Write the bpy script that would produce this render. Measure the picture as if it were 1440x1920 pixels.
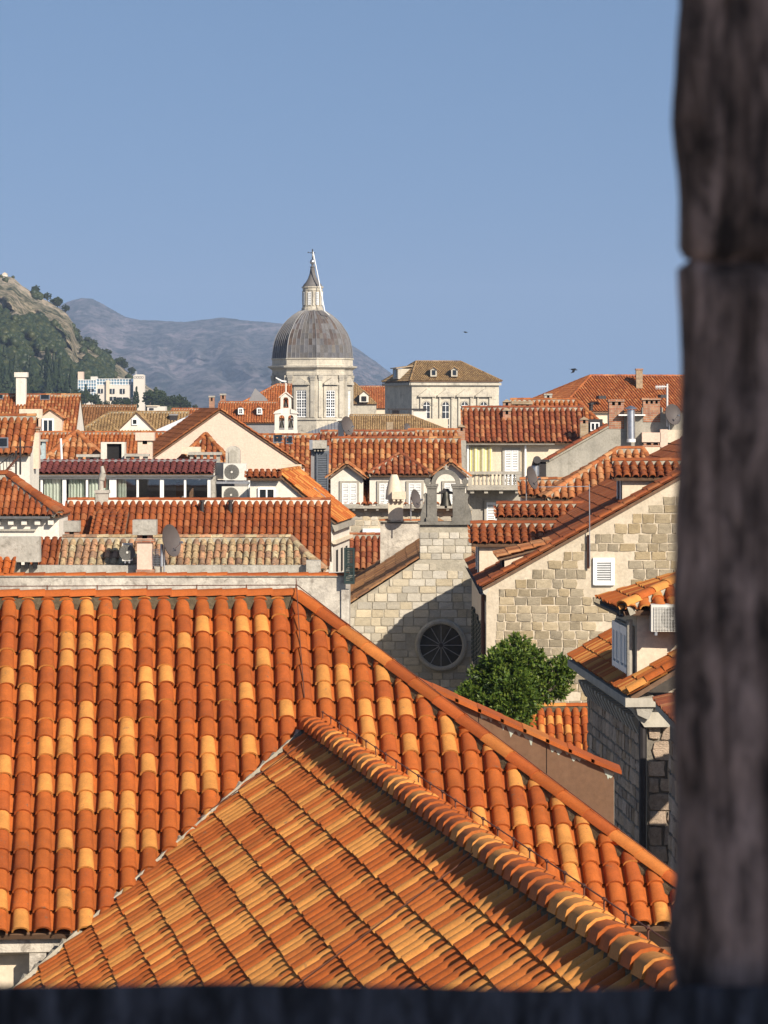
import bpy, bmesh, math, random
import numpy as np
from mathutils import Vector, Matrix, noise
from mathutils.geometry import tessellate_polygon

random.seed(7)
R = math.radians
for o in list(bpy.data.objects):
    bpy.data.objects.remove(o)
sc = bpy.context.scene
COL = sc.collection

# ------------------------------------------------------------------ camera, world, sun, exposure
F, CX, HOR, EYE = 6500.0, 720.0, 770.0, 26.0      # focal length and horizon in pixels of a 1440 wide frame, eye height
cam_d = bpy.data.cameras.new('camera'); cam = bpy.data.objects.new('camera', cam_d); COL.objects.link(cam)
cam_d.sensor_fit = 'HORIZONTAL'; cam_d.sensor_width = 36.0; cam_d.lens = 36.0 * F / 1440
cam_d.shift_y = -(960 - HOR) / 1440
cam_d.clip_start = 0.05; cam_d.clip_end = 40000
cam.location = (0, 0, EYE); cam.rotation_euler = (R(90), 0, 0)
cam_d.dof.use_dof = True; cam_d.dof.focus_distance = 100.0
cam_d.dof.aperture_fstop = (cam_d.lens / 1000) / 0.0036
sc.camera = cam

AZ, EL = R(34.5), R(30)                               # sun: behind the viewer, to the right
SUN = Vector((math.sin(AZ) * math.cos(EL), -math.cos(AZ) * math.cos(EL), math.sin(EL)))
world = bpy.data.worlds.new('World'); sc.world = world; world.use_nodes = True
wn = world.node_tree.nodes; wl = world.node_tree.links
bg = wn['Background']; sky = wn.new('ShaderNodeTexSky'); sky.sky_type = 'NISHITA'; sky.sun_disc = False
sky.sun_elevation = EL; sky.sun_rotation = math.pi - AZ
sky.altitude = 0; sky.air_density = 1.0; sky.dust_density = 0.8; sky.ozone_density = 3.0
stc = wn.new('ShaderNodeTexCoord'); smp = wn.new('ShaderNodeMapping')      # clear summer air: the blue reaches down to the horizon
smp.inputs['Location'].default_value = (0, 0, 0.25); smp.inputs['Scale'].default_value = (1, 1, 0.75)
wl.new(stc.outputs['Generated'], smp.inputs['Vector']); wl.new(smp.outputs[0], sky.inputs['Vector'])
wl.new(sky.outputs[0], bg.inputs[0]); bg.inputs[1].default_value = 0.083
sun_d = bpy.data.lights.new('sun', 'SUN'); sun_d.energy = 5.0; sun_d.angle = R(0.5); sun_d.color = (1.0, 0.9, 0.76)
sun = bpy.data.objects.new('sun', sun_d); COL.objects.link(sun)
sun.rotation_euler = SUN.to_track_quat('Z', 'Y').to_euler(); sun.location = SUN * 50 + Vector((0, 0, EYE))
sc.view_settings.view_transform = 'Standard'; sc.view_settings.look = 'None'
sc.view_settings.exposure = 0.5; sc.view_settings.gamma = 1.0
sc.view_settings.use_curve_mapping = False
sc.cycles.use_denoising = True
sc.cycles.max_bounces = 6; sc.cycles.diffuse_bounces = 3; sc.cycles.glossy_bounces = 3
sc.cycles.volume_bounces = 0; sc.cycles.transparent_max_bounces = 6
sc.cycles.sample_clamp_indirect = 6

# ------------------------------------------------------------------ helpers
def W(px, py, D):
    return Vector(((px - CX) / F * D, D, EYE - (py - HOR) / F * D))
def PX(p):
    return (CX + p.x / p.y * F, HOR - (p.z - EYE) / p.y * F)
def Z(py, D): return EYE - (py - HOR) / F * D
def X(px, D): return (px - CX) / F * D

class MB:
    def __init__(s): s.v = []; s.f = []
    def add(s, vs, fs):
        k = len(s.v); s.v += [tuple(p) for p in vs]; s.f += [tuple(i + k for i in f) for f in fs]; return s
    def box(s, x0, x1, y0, y1, z0, z1):
        vs = [(x, y, z) for z in (z0, z1) for y in (y0, y1) for x in (x0, x1)]
        return s.add(vs, [(0, 2, 3, 1), (4, 5, 7, 6), (0, 1, 5, 4), (2, 6, 7, 3), (0, 4, 6, 2), (1, 3, 7, 5)])
    def obox(s, c, a, b, n, la, lb, ln):             # box centred at c with half sizes along three axes
        vs = [c + a * (i * la) + b * (j * lb) + n * (k * ln) for k in (-1, 1) for j in (-1, 1) for i in (-1, 1)]
        return s.add(vs, [(0, 2, 3, 1), (4, 5, 7, 6), (0, 1, 5, 4), (2, 6, 7, 3), (0, 4, 6, 2), (1, 3, 7, 5)])
    def pbox(s, x0, y0, x1, y1, D, dep):             # picture-sized box: front face at distance D
        return s.box(X(x0, D), X(x1, D), D, D + dep, Z(y1, D), Z(y0, D))
    def ext(s, poly, vec):                           # polygon swept along a vector
        n = len(poly); poly = [Vector(p) for p in poly]; vec = Vector(vec)
        tri = tessellate_polygon([poly])
        fs = [tuple(t) for t in tri] + [tuple(i + n for i in reversed(t)) for t in tri]
        fs += [(i, (i + 1) % n, (i + 1) % n + n, i + n) for i in range(n)]
        return s.add(poly + [p + vec for p in poly], fs)
    def pext(s, pts, D, dep):                        # the same from picture points at distance D
        return s.ext([W(a, b, D) for a, b in pts], (0, dep, 0))
    def tube(s, p0, p1, r, n=8, r1=None, cap=True):
        p0 = Vector(p0); p1 = Vector(p1); r1 = r if r1 is None else r1
        q = (p1 - p0).to_track_quat('Z', 'Y'); vs = []
        for p, rr in ((p0, r), (p1, r1)):
            vs += [p + q @ Vector((math.cos(i / n * math.tau) * rr, math.sin(i / n * math.tau) * rr, 0)) for i in range(n)]
        fs = [(i, (i + 1) % n, (i + 1) % n + n, i + n) for i in range(n)]
        if cap: fs += [tuple(reversed(range(n))), tuple(range(n, 2 * n))]
        return s.add(vs, fs)
    def path(s, pts, r, n=6):
        for a, b in zip(pts[:-1], pts[1:]): s.tube(a, b, r, n)
        return s
    def lathe(s, prof, c, n=24, axis=Vector((0, 0, 1)), closed=True):
        c = Vector(c); q = axis.to_track_quat('Z', 'Y'); m = len(prof); vs = []
        for i in range(n):
            a = i / n * math.tau
            vs += [c + q @ Vector((r * math.cos(a), r * math.sin(a), z)) for r, z in prof]
        fs = [(i * m + j, ((i + 1) % n) * m + j, ((i + 1) % n) * m + j + 1, i * m + j + 1) for i in range(n) for j in range(m - 1)]
        if closed:
            fs += [tuple(i * m for i in reversed(range(n))), tuple(i * m + m - 1 for i in range(n))]
        return s.add(vs, fs)
    def mesh(s, name, smooth=None):
        me = bpy.data.meshes.new(name); me.from_pydata(s.v, [], s.f)
        bm = bmesh.new(); bm.from_mesh(me); bmesh.ops.recalc_face_normals(bm, faces=bm.faces); bm.to_mesh(me); bm.free()
        if smooth:
            me.polygons.foreach_set('use_smooth', [True] * len(me.polygons)); me.set_sharp_from_angle(angle=R(smooth))
        return me
    def build(s, name, mat, parent=None, smooth=None, label=None):
        me = s.mesh(name, smooth); me.materials.append(mat)
        o = link(name, me, parent)
        if label: o['label'] = label
        return o

def link(name, data, parent=None, mw=None):
    o = bpy.data.objects.new(name, data); COL.objects.link(o)
    if parent is not None:
        o.parent = parent; o.matrix_parent_inverse = MWI[parent.name]
    if mw is not None: o.matrix_basis = mw
    MWI[o.name] = (mw.inverted() if mw is not None else Matrix.Identity(4))
    return o
MWI = {}
def thing(name, label, cat, loc, group=None):
    o = bpy.data.objects.new(name, None); COL.objects.link(o); o.empty_display_size = 0.3
    o.location = loc; MWI[o.name] = Matrix.Translation(-Vector(loc))
    o['label'] = label; o['category'] = cat
    if group: o['group'] = group
    return o
def tag(o, label, cat, group=None):
    o['label'] = label; o['category'] = cat
    if group: o['group'] = group
    return o
def structure(o): o['kind'] = 'structure'; return o
def stuff(o): o['kind'] = 'stuff'; return o

# ------------------------------------------------------------------ materials
def newmat(name):
    m = bpy.data.materials.new(name); m.use_nodes = True
    nt = m.node_tree; b = nt.nodes['Principled BSDF']; return m, nt, b
def nd(nt, kind, **kw):
    n = nt.nodes.new(kind)
    for k, v in kw.items(): setattr(n, k, v)
    return n
def noise_n(nt, vec, scale, detail=4, rough=0.55, dist=0.0):
    n = nd(nt, 'ShaderNodeTexNoise'); n.inputs['Scale'].default_value = scale; n.inputs['Detail'].default_value = detail
    n.inputs['Roughness'].default_value = rough; n.inputs['Distortion'].default_value = dist
    if vec is not None: nt.links.new(vec, n.inputs['Vector'])
    return n
def ramp(nt, fac, stops, interp='LINEAR'):
    n = nd(nt, 'ShaderNodeValToRGB'); cr = n.color_ramp; cr.interpolation = interp
    while len(cr.elements) < len(stops): cr.elements.new(0.5)
    for e, (p, c) in zip(cr.elements, stops):
        e.position = p; e.color = (c, c, c, 1) if isinstance(c, (int, float)) else (*c, 1)
    nt.links.new(fac, n.inputs[0]); return n.outputs[0]
def mix(nt, fac, a, b, mode='MIX'):
    n = nd(nt, 'ShaderNodeMix', data_type='RGBA', blend_type=mode)
    for sock, v in ((n.inputs[0], fac), (n.inputs[6], a), (n.inputs[7], b)):
        if isinstance(v, (int, float)): sock.default_value = v
        elif isinstance(v, tuple): sock.default_value = (*v, 1)
        else: nt.links.new(v, sock)
    return n.outputs[2]
def bump(nt, b, height, strength, dist=0.02):
    n = nd(nt, 'ShaderNodeBump'); n.inputs['Strength'].default_value = strength; n.inputs['Distance'].default_value = dist
    nt.links.new(height, n.inputs['Height']); nt.links.new(n.outputs[0], b.inputs['Normal'])
def coord(nt, scale=(1, 1, 1), rnd=None):
    tc = nd(nt, 'ShaderNodeTexCoord'); mp = nd(nt, 'ShaderNodeMapping'); mp.inputs['Scale'].default_value = scale
    src = tc.outputs['Object']
    if rnd is not None:
        va = nd(nt, 'ShaderNodeVectorMath', operation='ADD'); nt.links.new(src, va.inputs[0])
        ml = nd(nt, 'ShaderNodeMath', operation='MULTIPLY'); nt.links.new(rnd, ml.inputs[0]); ml.inputs[1].default_value = 61.0
        nt.links.new(ml.outputs[0], va.inputs[1]); src = va.outputs[0]
    nt.links.new(src, mp.inputs['Vector']); return mp.outputs[0]
def rnd_src(nt, island):
    if island: return nd(nt, 'ShaderNodeNewGeometry').outputs['Random Per Island']
    return nd(nt, 'ShaderNodeObjectInfo').outputs['Random']

def tile_mat(name, palette, island, lichen=0.0, var=0.25, rough=0.82, lichen_col=(0.09, 0.085, 0.06), tone=(0.80, 1.12)):
    m, nt, b = newmat(name)
    r = rnd_src(nt, island)
    tot = sum(w for _, w in palette); acc = 0; st = []
    for c, w in palette: st.append((acc / tot, c)); acc += w
    base = ramp(nt, r, st, 'CONSTANT')
    v = coord(nt, (1, 1, 1), r)
    n1 = noise_n(nt, v, 7.0, 5, 0.6); n2 = noise_n(nt, v, 45.0, 3, 0.6)
    k = ramp(nt, n1.outputs[0], [(0.28, 1.0 - var), (0.72, 1.0 + var * 0.45)])
    c = mix(nt, 1.0, base, k, 'MULTIPLY')
    k2 = ramp(nt, n2.outputs[0], [(0.3, 0.86), (0.7, 1.08)])
    c = mix(nt, 1.0, c, k2, 'MULTIPLY')
    # every tile a little darker or lighter than its neighbour
    w1 = nd(nt, 'ShaderNodeTexWhiteNoise', noise_dimensions='1D'); nt.links.new(r, w1.inputs['W'])
    k3 = ramp(nt, w1.outputs['Value'], [(0.0, tone[0]), (1.0, tone[1])])
    c = mix(nt, 1.0, c, k3, 'MULTIPLY')
    pos = nd(nt, 'ShaderNodeNewGeometry').outputs['Position']; n5 = noise_n(nt, pos, 0.8, 6, 0.65, 0.6)   # grime that runs over many tiles
    c = mix(nt, 1.0, c, ramp(nt, n5.outputs[0], [(0.34, 0.84), (0.60, 1.06)]), 'MULTIPLY')
    if lichen > 0:
        n3 = noise_n(nt, v, 12.0, 6, 0.7, 0.4)
        f = ramp(nt, n3.outputs[0], [(0.62 - lichen * 0.3, 0.0), (0.74 - lichen * 0.25, 0.85)])
        c = mix(nt, f, c, lichen_col)
    nt.links.new(c, b.inputs['Base Color']); b.inputs['Roughness'].default_value = rough
    b.inputs['Specular IOR Level'].default_value = 0.3
    bump(nt, b, n2.outputs[0], 0.25, 0.004)
    return m
def tile_pair(name, palette, **k):
    return (tile_mat(name, palette, False, **k), tile_mat(name + '_mass', palette, True, **k))

def rough_mat(name, col, col2=None, scale=1.2, stain=0.3, stain_col=(0.10, 0.09, 0.075), rough=0.9, bmp=0.4, fine=14.0, streak=0.0, rnd=None, island=False, tint=0.18):
    """plaster / stone: two tones by noise, stains, optional rain streaks, per-piece tint"""
    m, nt, b = newmat(name)
    r = rnd_src(nt, island) if rnd else None
    v = coord(nt, (1, 1, 1), r)
    n1 = noise_n(nt, v, scale, 6, 0.6, 0.3); n2 = noise_n(nt, v, fine, 5, 0.65)
    c = mix(nt, ramp(nt, n1.outputs[0], [(0.35, 0.0), (0.65, 1.0)]), col, col2 or tuple(x * 0.82 for x in col))
    k = ramp(nt, n2.outputs[0], [(0.3, 0.84), (0.7, 1.08)])
    c = mix(nt, 1.0, c, k, 'MULTIPLY')
    if stain > 0:
        n3 = noise_n(nt, v, scale * 2.3, 8, 0.7, 0.6)
        f = ramp(nt, n3.outputs[0], [(0.60 - 0.12 * stain, 0.0), (0.80 - 0.16 * stain, min(1.0, 0.35 + stain))])
        c = mix(nt, f, c, stain_col)
    if streak > 0:
        vs = coord(nt, (3.0, 3.0, 0.22), r); n4 = noise_n(nt, vs, 1.6, 5, 0.6)
        f = ramp(nt, n4.outputs[0], [(0.52, 0.0), (0.75, streak)])
        c = mix(nt, f, c, stain_col)
    if r is not None:
        w1 = nd(nt, 'ShaderNodeTexWhiteNoise', noise_dimensions='1D'); nt.links.new(r, w1.inputs['W'])
        k3 = ramp(nt, w1.outputs['Value'], [(0.0, 1.0 - tint), (0.7, 1.0), (1.0, 1.0 + tint * 0.5)])
        c = mix(nt, 1.0, c, k3, 'MULTIPLY')
        hs = mix(nt, 1.0, c, ramp(nt, r, [(0.0, (1.0, 0.93, 0.80)), (0.5, (1, 1, 1)), (1.0, (0.93, 0.95, 1.0))]), 'MULTIPLY')
        c = hs
    nt.links.new(c, b.inputs['Base Color']); b.inputs['Roughness'].default_value = rough
    b.inputs['Specular IOR Level'].default_value = 0.25
    add = nd(nt, 'ShaderNodeMath', operation='ADD'); nt.links.new(n1.outputs[0], add.inputs[0]); nt.links.new(n2.outputs[0], add.inputs[1])
    bump(nt, b, add.outputs[0], bmp, 0.03)
    return m
def plain_mat(name, col, rough=0.6, metal=0.0, var=0.12, scale=8.0):
    m, nt, b = newmat(name); v = coord(nt)
    n1 = noise_n(nt, v, scale, 4)
    k = ramp(nt, n1.outputs[0], [(0.3, 1.0 - var), (0.7, 1.0 + var * 0.4)])
    nt.links.new(mix(nt, 1.0, col, k, 'MULTIPLY'), b.inputs['Base Color'])
    b.inputs['Roughness'].default_value = rough; b.inputs['Metallic'].default_value = metal
    return m

ORANGE = (0.415, 0.102, 0.018); ORANGE2 = (0.36, 0.082, 0.016); RUST = (0.275, 0.074, 0.024); OCHRE = (0.60, 0.25, 0.058); PALE = (0.56, 0.40, 0.20)
T_new = tile_pair('tile_new', [(ORANGE2, 22), (ORANGE, 56), (OCHRE, 22)], var=0.22, lichen=0.04, tone=(0.87, 1.08))
T_dark = tile_pair('tile_rust_course', [(RUST, 45), ((0.32, 0.088, 0.024), 42), ((0.36, 0.125, 0.045), 16)], var=0.18, lichen=0.04)
T_wing = tile_pair('tile_wing', [(ORANGE, 44), ((0.45, 0.13, 0.026), 18), (OCHRE, 38)], var=0.16, lichen=0.02, tone=(0.88, 1.08))
T_red = tile_pair('tile_red', [((0.285, 0.082, 0.032), 42), ((0.23, 0.062, 0.027), 33), ((0.38, 0.15, 0.062), 25)], var=0.25, lichen=0.05)
T_mix = tile_pair('tile_mixed', [((0.285, 0.080, 0.027), 40), ((0.36, 0.118, 0.037), 32), ((0.50, 0.24, 0.095), 28)], var=0.25, lichen=0.06)
T_pale = tile_pair('tile_pale', [((0.42, 0.155, 0.055), 40), ((0.50, 0.235, 0.10), 35), ((0.35, 0.11, 0.035), 25)], var=0.22, lichen=0.06)
T_old = tile_pair('tile_weathered', [((0.44, 0.31, 0.17), 32), ((0.48, 0.26, 0.14), 28), ((0.52, 0.41, 0.24), 25), ((0.30, 0.18, 0.11), 15)], var=0.35, lichen=0.34, lichen_col=(0.075, 0.062, 0.045))
T_brown = tile_pair('tile_brown', [((0.27, 0.12, 0.045), 40), ((0.32, 0.15, 0.06), 40), ((0.20, 0.09, 0.035), 20)], var=0.3, lichen=0.16)
T_straw = tile_pair('tile_straw', [((0.34, 0.215, 0.095), 40), ((0.40, 0.26, 0.12), 40), ((0.25, 0.15, 0.07), 20)], var=0.3, lichen=0.12)
T_far = tile_pair('tile_far', [((0.40, 0.125, 0.036), 50), ((0.34, 0.098, 0.03), 33), ((0.48, 0.19, 0.065), 17)], var=0.2)
T_maroon = tile_pair('tile_maroon', [((0.20, 0.055, 0.045), 50), ((0.17, 0.045, 0.04), 50)], var=0.2)

M = {}
M['white'] = rough_mat('white_plaster', (0.74, 0.69, 0.60), (0.66, 0.61, 0.53), 0.8, 0.2, (0.40, 0.36, 0.30), bmp=0.15, streak=0.25)
M['whitedirty'] = rough_mat('peeling_plaster', (0.62, 0.565, 0.475), (0.38, 0.34, 0.29), 1.8, 0.7, (0.22, 0.19, 0.155), bmp=1.0, fine=9.0, streak=0.4)
M['pink'] = rough_mat('pink_plaster', (0.70, 0.52, 0.41), (0.64, 0.475, 0.375), 0.5, 0.05, (0.45, 0.36, 0.28), bmp=0.1, streak=0.18)
M['cream'] = rough_mat('cream_plaster', (0.70, 0.60, 0.45), (0.64, 0.53, 0.40), 0.7, 0.15, (0.34, 0.28, 0.20), bmp=0.2, streak=0.3)
M['grey'] = rough_mat('grey_render', (0.40, 0.37, 0.31), (0.30, 0.28, 0.235), 0.9, 0.35, (0.15, 0.14, 0.11), bmp=0.5, streak=0.35)
M['shade'] = rough_mat('shade_grey_wall', (0.28, 0.27, 0.27), (0.24, 0.23, 0.23), 0.6, 0.2, (0.14, 0.13, 0.12), bmp=0.2, streak=0.3)  # darker grey with wall shade put in; serves plain grey parts too
M['concrete'] = rough_mat('concrete', (0.46, 0.43, 0.37), (0.36, 0.33, 0.28), 2.0, 0.45, (0.14, 0.13, 0.10), bmp=0.6, streak=0.4)
M['trim'] = rough_mat('trim_stone', (0.42, 0.385, 0.32), (0.33, 0.305, 0.26), 1.5, 0.4, (0.18, 0.165, 0.14), bmp=0.5, streak=0.3)
M['limestone'] = rough_mat('limestone', (0.57, 0.52, 0.42), (0.43, 0.39, 0.32), 0.6, 0.5, (0.17, 0.155, 0.13), bmp=0.35, fine=6.0, streak=0.4)
M['block'] = rough_mat('pale_block', (0.62, 0.56, 0.45), (0.52, 0.47, 0.38), 2.5, 0.30, (0.24, 0.22, 0.18), bmp=0.6, rnd=True, tint=0.30)
M['blockwarm'] = rough_mat('warm_block', (0.43, 0.355, 0.24), (0.34, 0.28, 0.19), 2.5, 0.25, (0.22, 0.19, 0.14), bmp=0.6, rnd=True, tint=0.34)
M['rubble'] = rough_mat('rubble_block', (0.62, 0.47, 0.34), (0.46, 0.345, 0.25), 3.0, 0.40, (0.16, 0.14, 0.12), bmp=1.0, rnd=True, tint=0.35)
M['mortar'] = rough_mat('mortar', (0.60, 0.51, 0.385), (0.50, 0.42, 0.31), 2.0, 0.2, (0.26, 0.23, 0.18), bmp=0.4)
M['mortardark'] = rough_mat('open_joint', (0.24, 0.21, 0.17), (0.17, 0.15, 0.12), 3.0, 0.3, bmp=0.6)
M['mossmortar'] = rough_mat('mossy_mortar', (0.075, 0.055, 0.032), (0.13, 0.10, 0.06), 6.0, 0.5, (0.04, 0.034, 0.02), bmp=1.0)
M['palemortar'] = rough_mat('pale_mortar', (0.42, 0.38, 0.30), (0.30, 0.27, 0.21), 5.0, 0.4, (0.12, 0.11, 0.08), bmp=1.0)
M['brick'] = rough_mat('chimney_brick', (0.36, 0.16, 0.09), (0.42, 0.27, 0.16), 4.0, 0.3, (0.14, 0.10, 0.07), bmp=0.6, rnd=True)
M['tan'] = rough_mat('tan_brick', (0.42, 0.31, 0.18), (0.36, 0.26, 0.15), 4.0, 0.2, (0.15, 0.12, 0.08), bmp=0.6, rnd=True)
M['paint'] = plain_mat('white_paint', (0.80, 0.80, 0.78), 0.45, 0, 0.06)
M['lead'] = rough_mat('lead_sheet', (0.26, 0.265, 0.28), (0.20, 0.19, 0.19), 1.4, 0.25, (0.10, 0.085, 0.08), rough=0.6, bmp=0.15, streak=0.35, rnd=True, tint=0.25)
M['leadrust'] = rough_mat('oxidised_lead', (0.15, 0.105, 0.095), (0.20, 0.15, 0.13), 1.6, 0.3, (0.09, 0.07, 0.065), rough=0.65, bmp=0.15, rnd=True)
M['zinc'] = plain_mat('zinc', (0.36, 0.37, 0.39), 0.45, 0.6, 0.2)
M['steel'] = plain_mat('galvanised_steel', (0.55, 0.56, 0.58), 0.35, 0.9, 0.2)
M['iron'] = plain_mat('dark_iron', (0.035, 0.03, 0.03), 0.6, 0.3, 0.3)
M['rustiron'] = plain_mat('rusty_iron', (0.13, 0.05, 0.03), 0.8, 0.2, 0.3)
M['bronze'] = plain_mat('bell_bronze', (0.06, 0.055, 0.045), 0.5, 0.7, 0.3)
M['copper'] = rough_mat('brown_metal', (0.17, 0.095, 0.055), (0.145, 0.085, 0.05), 0.7, 0.0, rough=0.42, bmp=0.05, streak=0.25, stain_col=(0.24, 0.15, 0.09))
M['drip'] = plain_mat('paint_drip', (0.38, 0.42, 0.35), 0.8, 0, 0.2)
M['dish'] = plain_mat('dish_grey', (0.085, 0.07, 0.065), 0.6, 0.0, 0.1)
M['dishpale'] = plain_mat('dish_pale', (0.62, 0.60, 0.57), 0.5, 0.0, 0.1)
M['ac'] = plain_mat('unit_casing', (0.62, 0.60, 0.54), 0.5, 0, 0.08)
M['acdark'] = plain_mat('unit_grille', (0.16, 0.155, 0.14), 0.6, 0, 0.1)
M['glass'] = plain_mat('window_glass', (0.02, 0.024, 0.028), 0.08, 0, 0.2)
M['dark'] = plain_mat('dark_opening', (0.012, 0.011, 0.012), 0.9, 0, 0.2)
M['curtain'] = plain_mat('green_curtain', (0.50, 0.56, 0.47), 0.9, 0, 0.15, 3)
M['greenshutter'] = plain_mat('dark_green_shutter', (0.012, 0.028, 0.026), 0.5, 0, 0.2)
M['greyshutter'] = plain_mat('grey_shutter', (0.11, 0.125, 0.15), 0.6, 0, 0.2)
M['bluepaint'] = rough_mat('pale_blue_render', (0.42, 0.50, 0.50), (0.36, 0.43, 0.43), 2, 0.25, (0.2, 0.2, 0.18), bmp=0.2)
M['wood'] = plain_mat('weathered_wood', (0.16, 0.09, 0.05), 0.8, 0, 0.3)
M['crow'] = plain_mat('black_feathers', (0.01, 0.01, 0.012), 0.6, 0, 0.2)
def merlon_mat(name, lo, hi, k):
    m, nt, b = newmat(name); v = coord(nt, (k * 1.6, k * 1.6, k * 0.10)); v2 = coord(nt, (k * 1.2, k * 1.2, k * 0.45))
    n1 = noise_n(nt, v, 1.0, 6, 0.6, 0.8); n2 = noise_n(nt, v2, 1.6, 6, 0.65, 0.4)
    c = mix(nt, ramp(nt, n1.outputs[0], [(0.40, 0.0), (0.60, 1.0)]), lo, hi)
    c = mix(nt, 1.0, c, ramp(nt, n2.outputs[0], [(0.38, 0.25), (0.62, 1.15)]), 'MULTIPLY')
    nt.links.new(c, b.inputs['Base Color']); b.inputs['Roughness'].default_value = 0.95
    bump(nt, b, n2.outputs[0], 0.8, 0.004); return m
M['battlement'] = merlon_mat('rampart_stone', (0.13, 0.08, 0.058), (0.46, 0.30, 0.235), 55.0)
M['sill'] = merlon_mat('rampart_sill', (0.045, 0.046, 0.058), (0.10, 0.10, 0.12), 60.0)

# ------------------------------------------------------------------ tiles
def barrel(p, e, seg=6, taper=True, L=1.16, thick=0.10, hgt=0.36, lift=0.13, lw=0.415, tw=0.35):
    """a tapered half-round cover tile: x across, y down the slope, z up; sizes by pitch p and exposure e"""
    v = []; f = []; n = seg + 1
    rows = ((0.0, tw, 0.0), (e * L, lw, lift * p))
    for y, w, z0 in rows:
        for i in range(n):
            a = math.pi * i / seg
            v.append((-math.cos(a) * w * p, y, z0 + (math.sin(a) ** 0.8 if a % math.pi > 1e-6 else 0) * hgt * p))
    f += [(i, i + 1, n + i + 1, n + i) for i in range(seg)]
    k = len(v)                                       # rim at the lower end: the thickness of the clay
    for i in range(n):
        a = math.pi * i / seg; w = lw - thick * 0.8
        v.append((-math.cos(a) * w * p, e * L, lift * p + (math.sin(a) ** 0.8 if a % math.pi > 1e-6 else 0) * (hgt - thick) * p))
    f += [(n + i, n + i + 1, k + i + 1, k + i) for i in range(seg)]
    return v, f
def mesh_vf(name, v, f, mat, smooth=40):
    me = bpy.data.meshes.new(name); me.from_pydata(v, [], f); me.materials.append(mat)
    if smooth:
        me.polygons.foreach_set('use_smooth', [True] * len(me.polygons)); me.set_sharp_from_angle(angle=R(smooth))
    return me
def mass(name, v, f, mats4, mat, parent, smooth=True):
    """many copies of one small shape joined into a single mesh"""
    v = np.array(v, float); n = len(v); out = []; faces = []
    sizes = [len(q) for q in f]; flat = np.array([i for q in f for i in q])
    for k, m in enumerate(mats4):
        a = np.array(m); out.append(v @ a[:3, :3].T + a[:3, 3])
    V = np.concatenate(out); N = len(mats4)
    me = bpy.data.meshes.new(name); me.vertices.add(len(V)); me.vertices.foreach_set('co', V.ravel())
    idx = (flat[None, :] + (np.arange(N) * n)[:, None]).ravel()
    me.loops.add(len(idx)); me.loops.foreach_set('vertex_index', idx)
    st = np.concatenate([[0], np.cumsum(sizes)[:-1]]); S = (st[None, :] + (np.arange(N) * len(flat))[:, None]).ravel()
    me.polygons.add(len(S)); me.polygons.foreach_set('loop_start', S)
    me.update(calc_edges=True); me.validate()
    if smooth: me.polygons.foreach_set('use_smooth', [True] * len(me.polygons)); me.set_sharp_from_angle(angle=R(40))
    me.materials.append(mat)
    return stuff(link(name, me, parent))

def inside(poly, s, t):
    """signed clearance of a point in a convex (s,t) polygon, edge by edge"""
    out = []; n = len(poly); area = sum(poly[i][0] * poly[(i + 1) % n][1] - poly[(i + 1) % n][0] * poly[i][1] for i in range(n))
    sg = 1 if area > 0 else -1
    for i in range(n):
        a, b = poly[i], poly[(i + 1) % n]; ex, ey = b[0] - a[0], b[1] - a[1]; l = math.hypot(ex, ey) or 1
        out.append(sg * (ex * (t - a[1]) - ey * (s - a[0])) / l)
    return out

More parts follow.
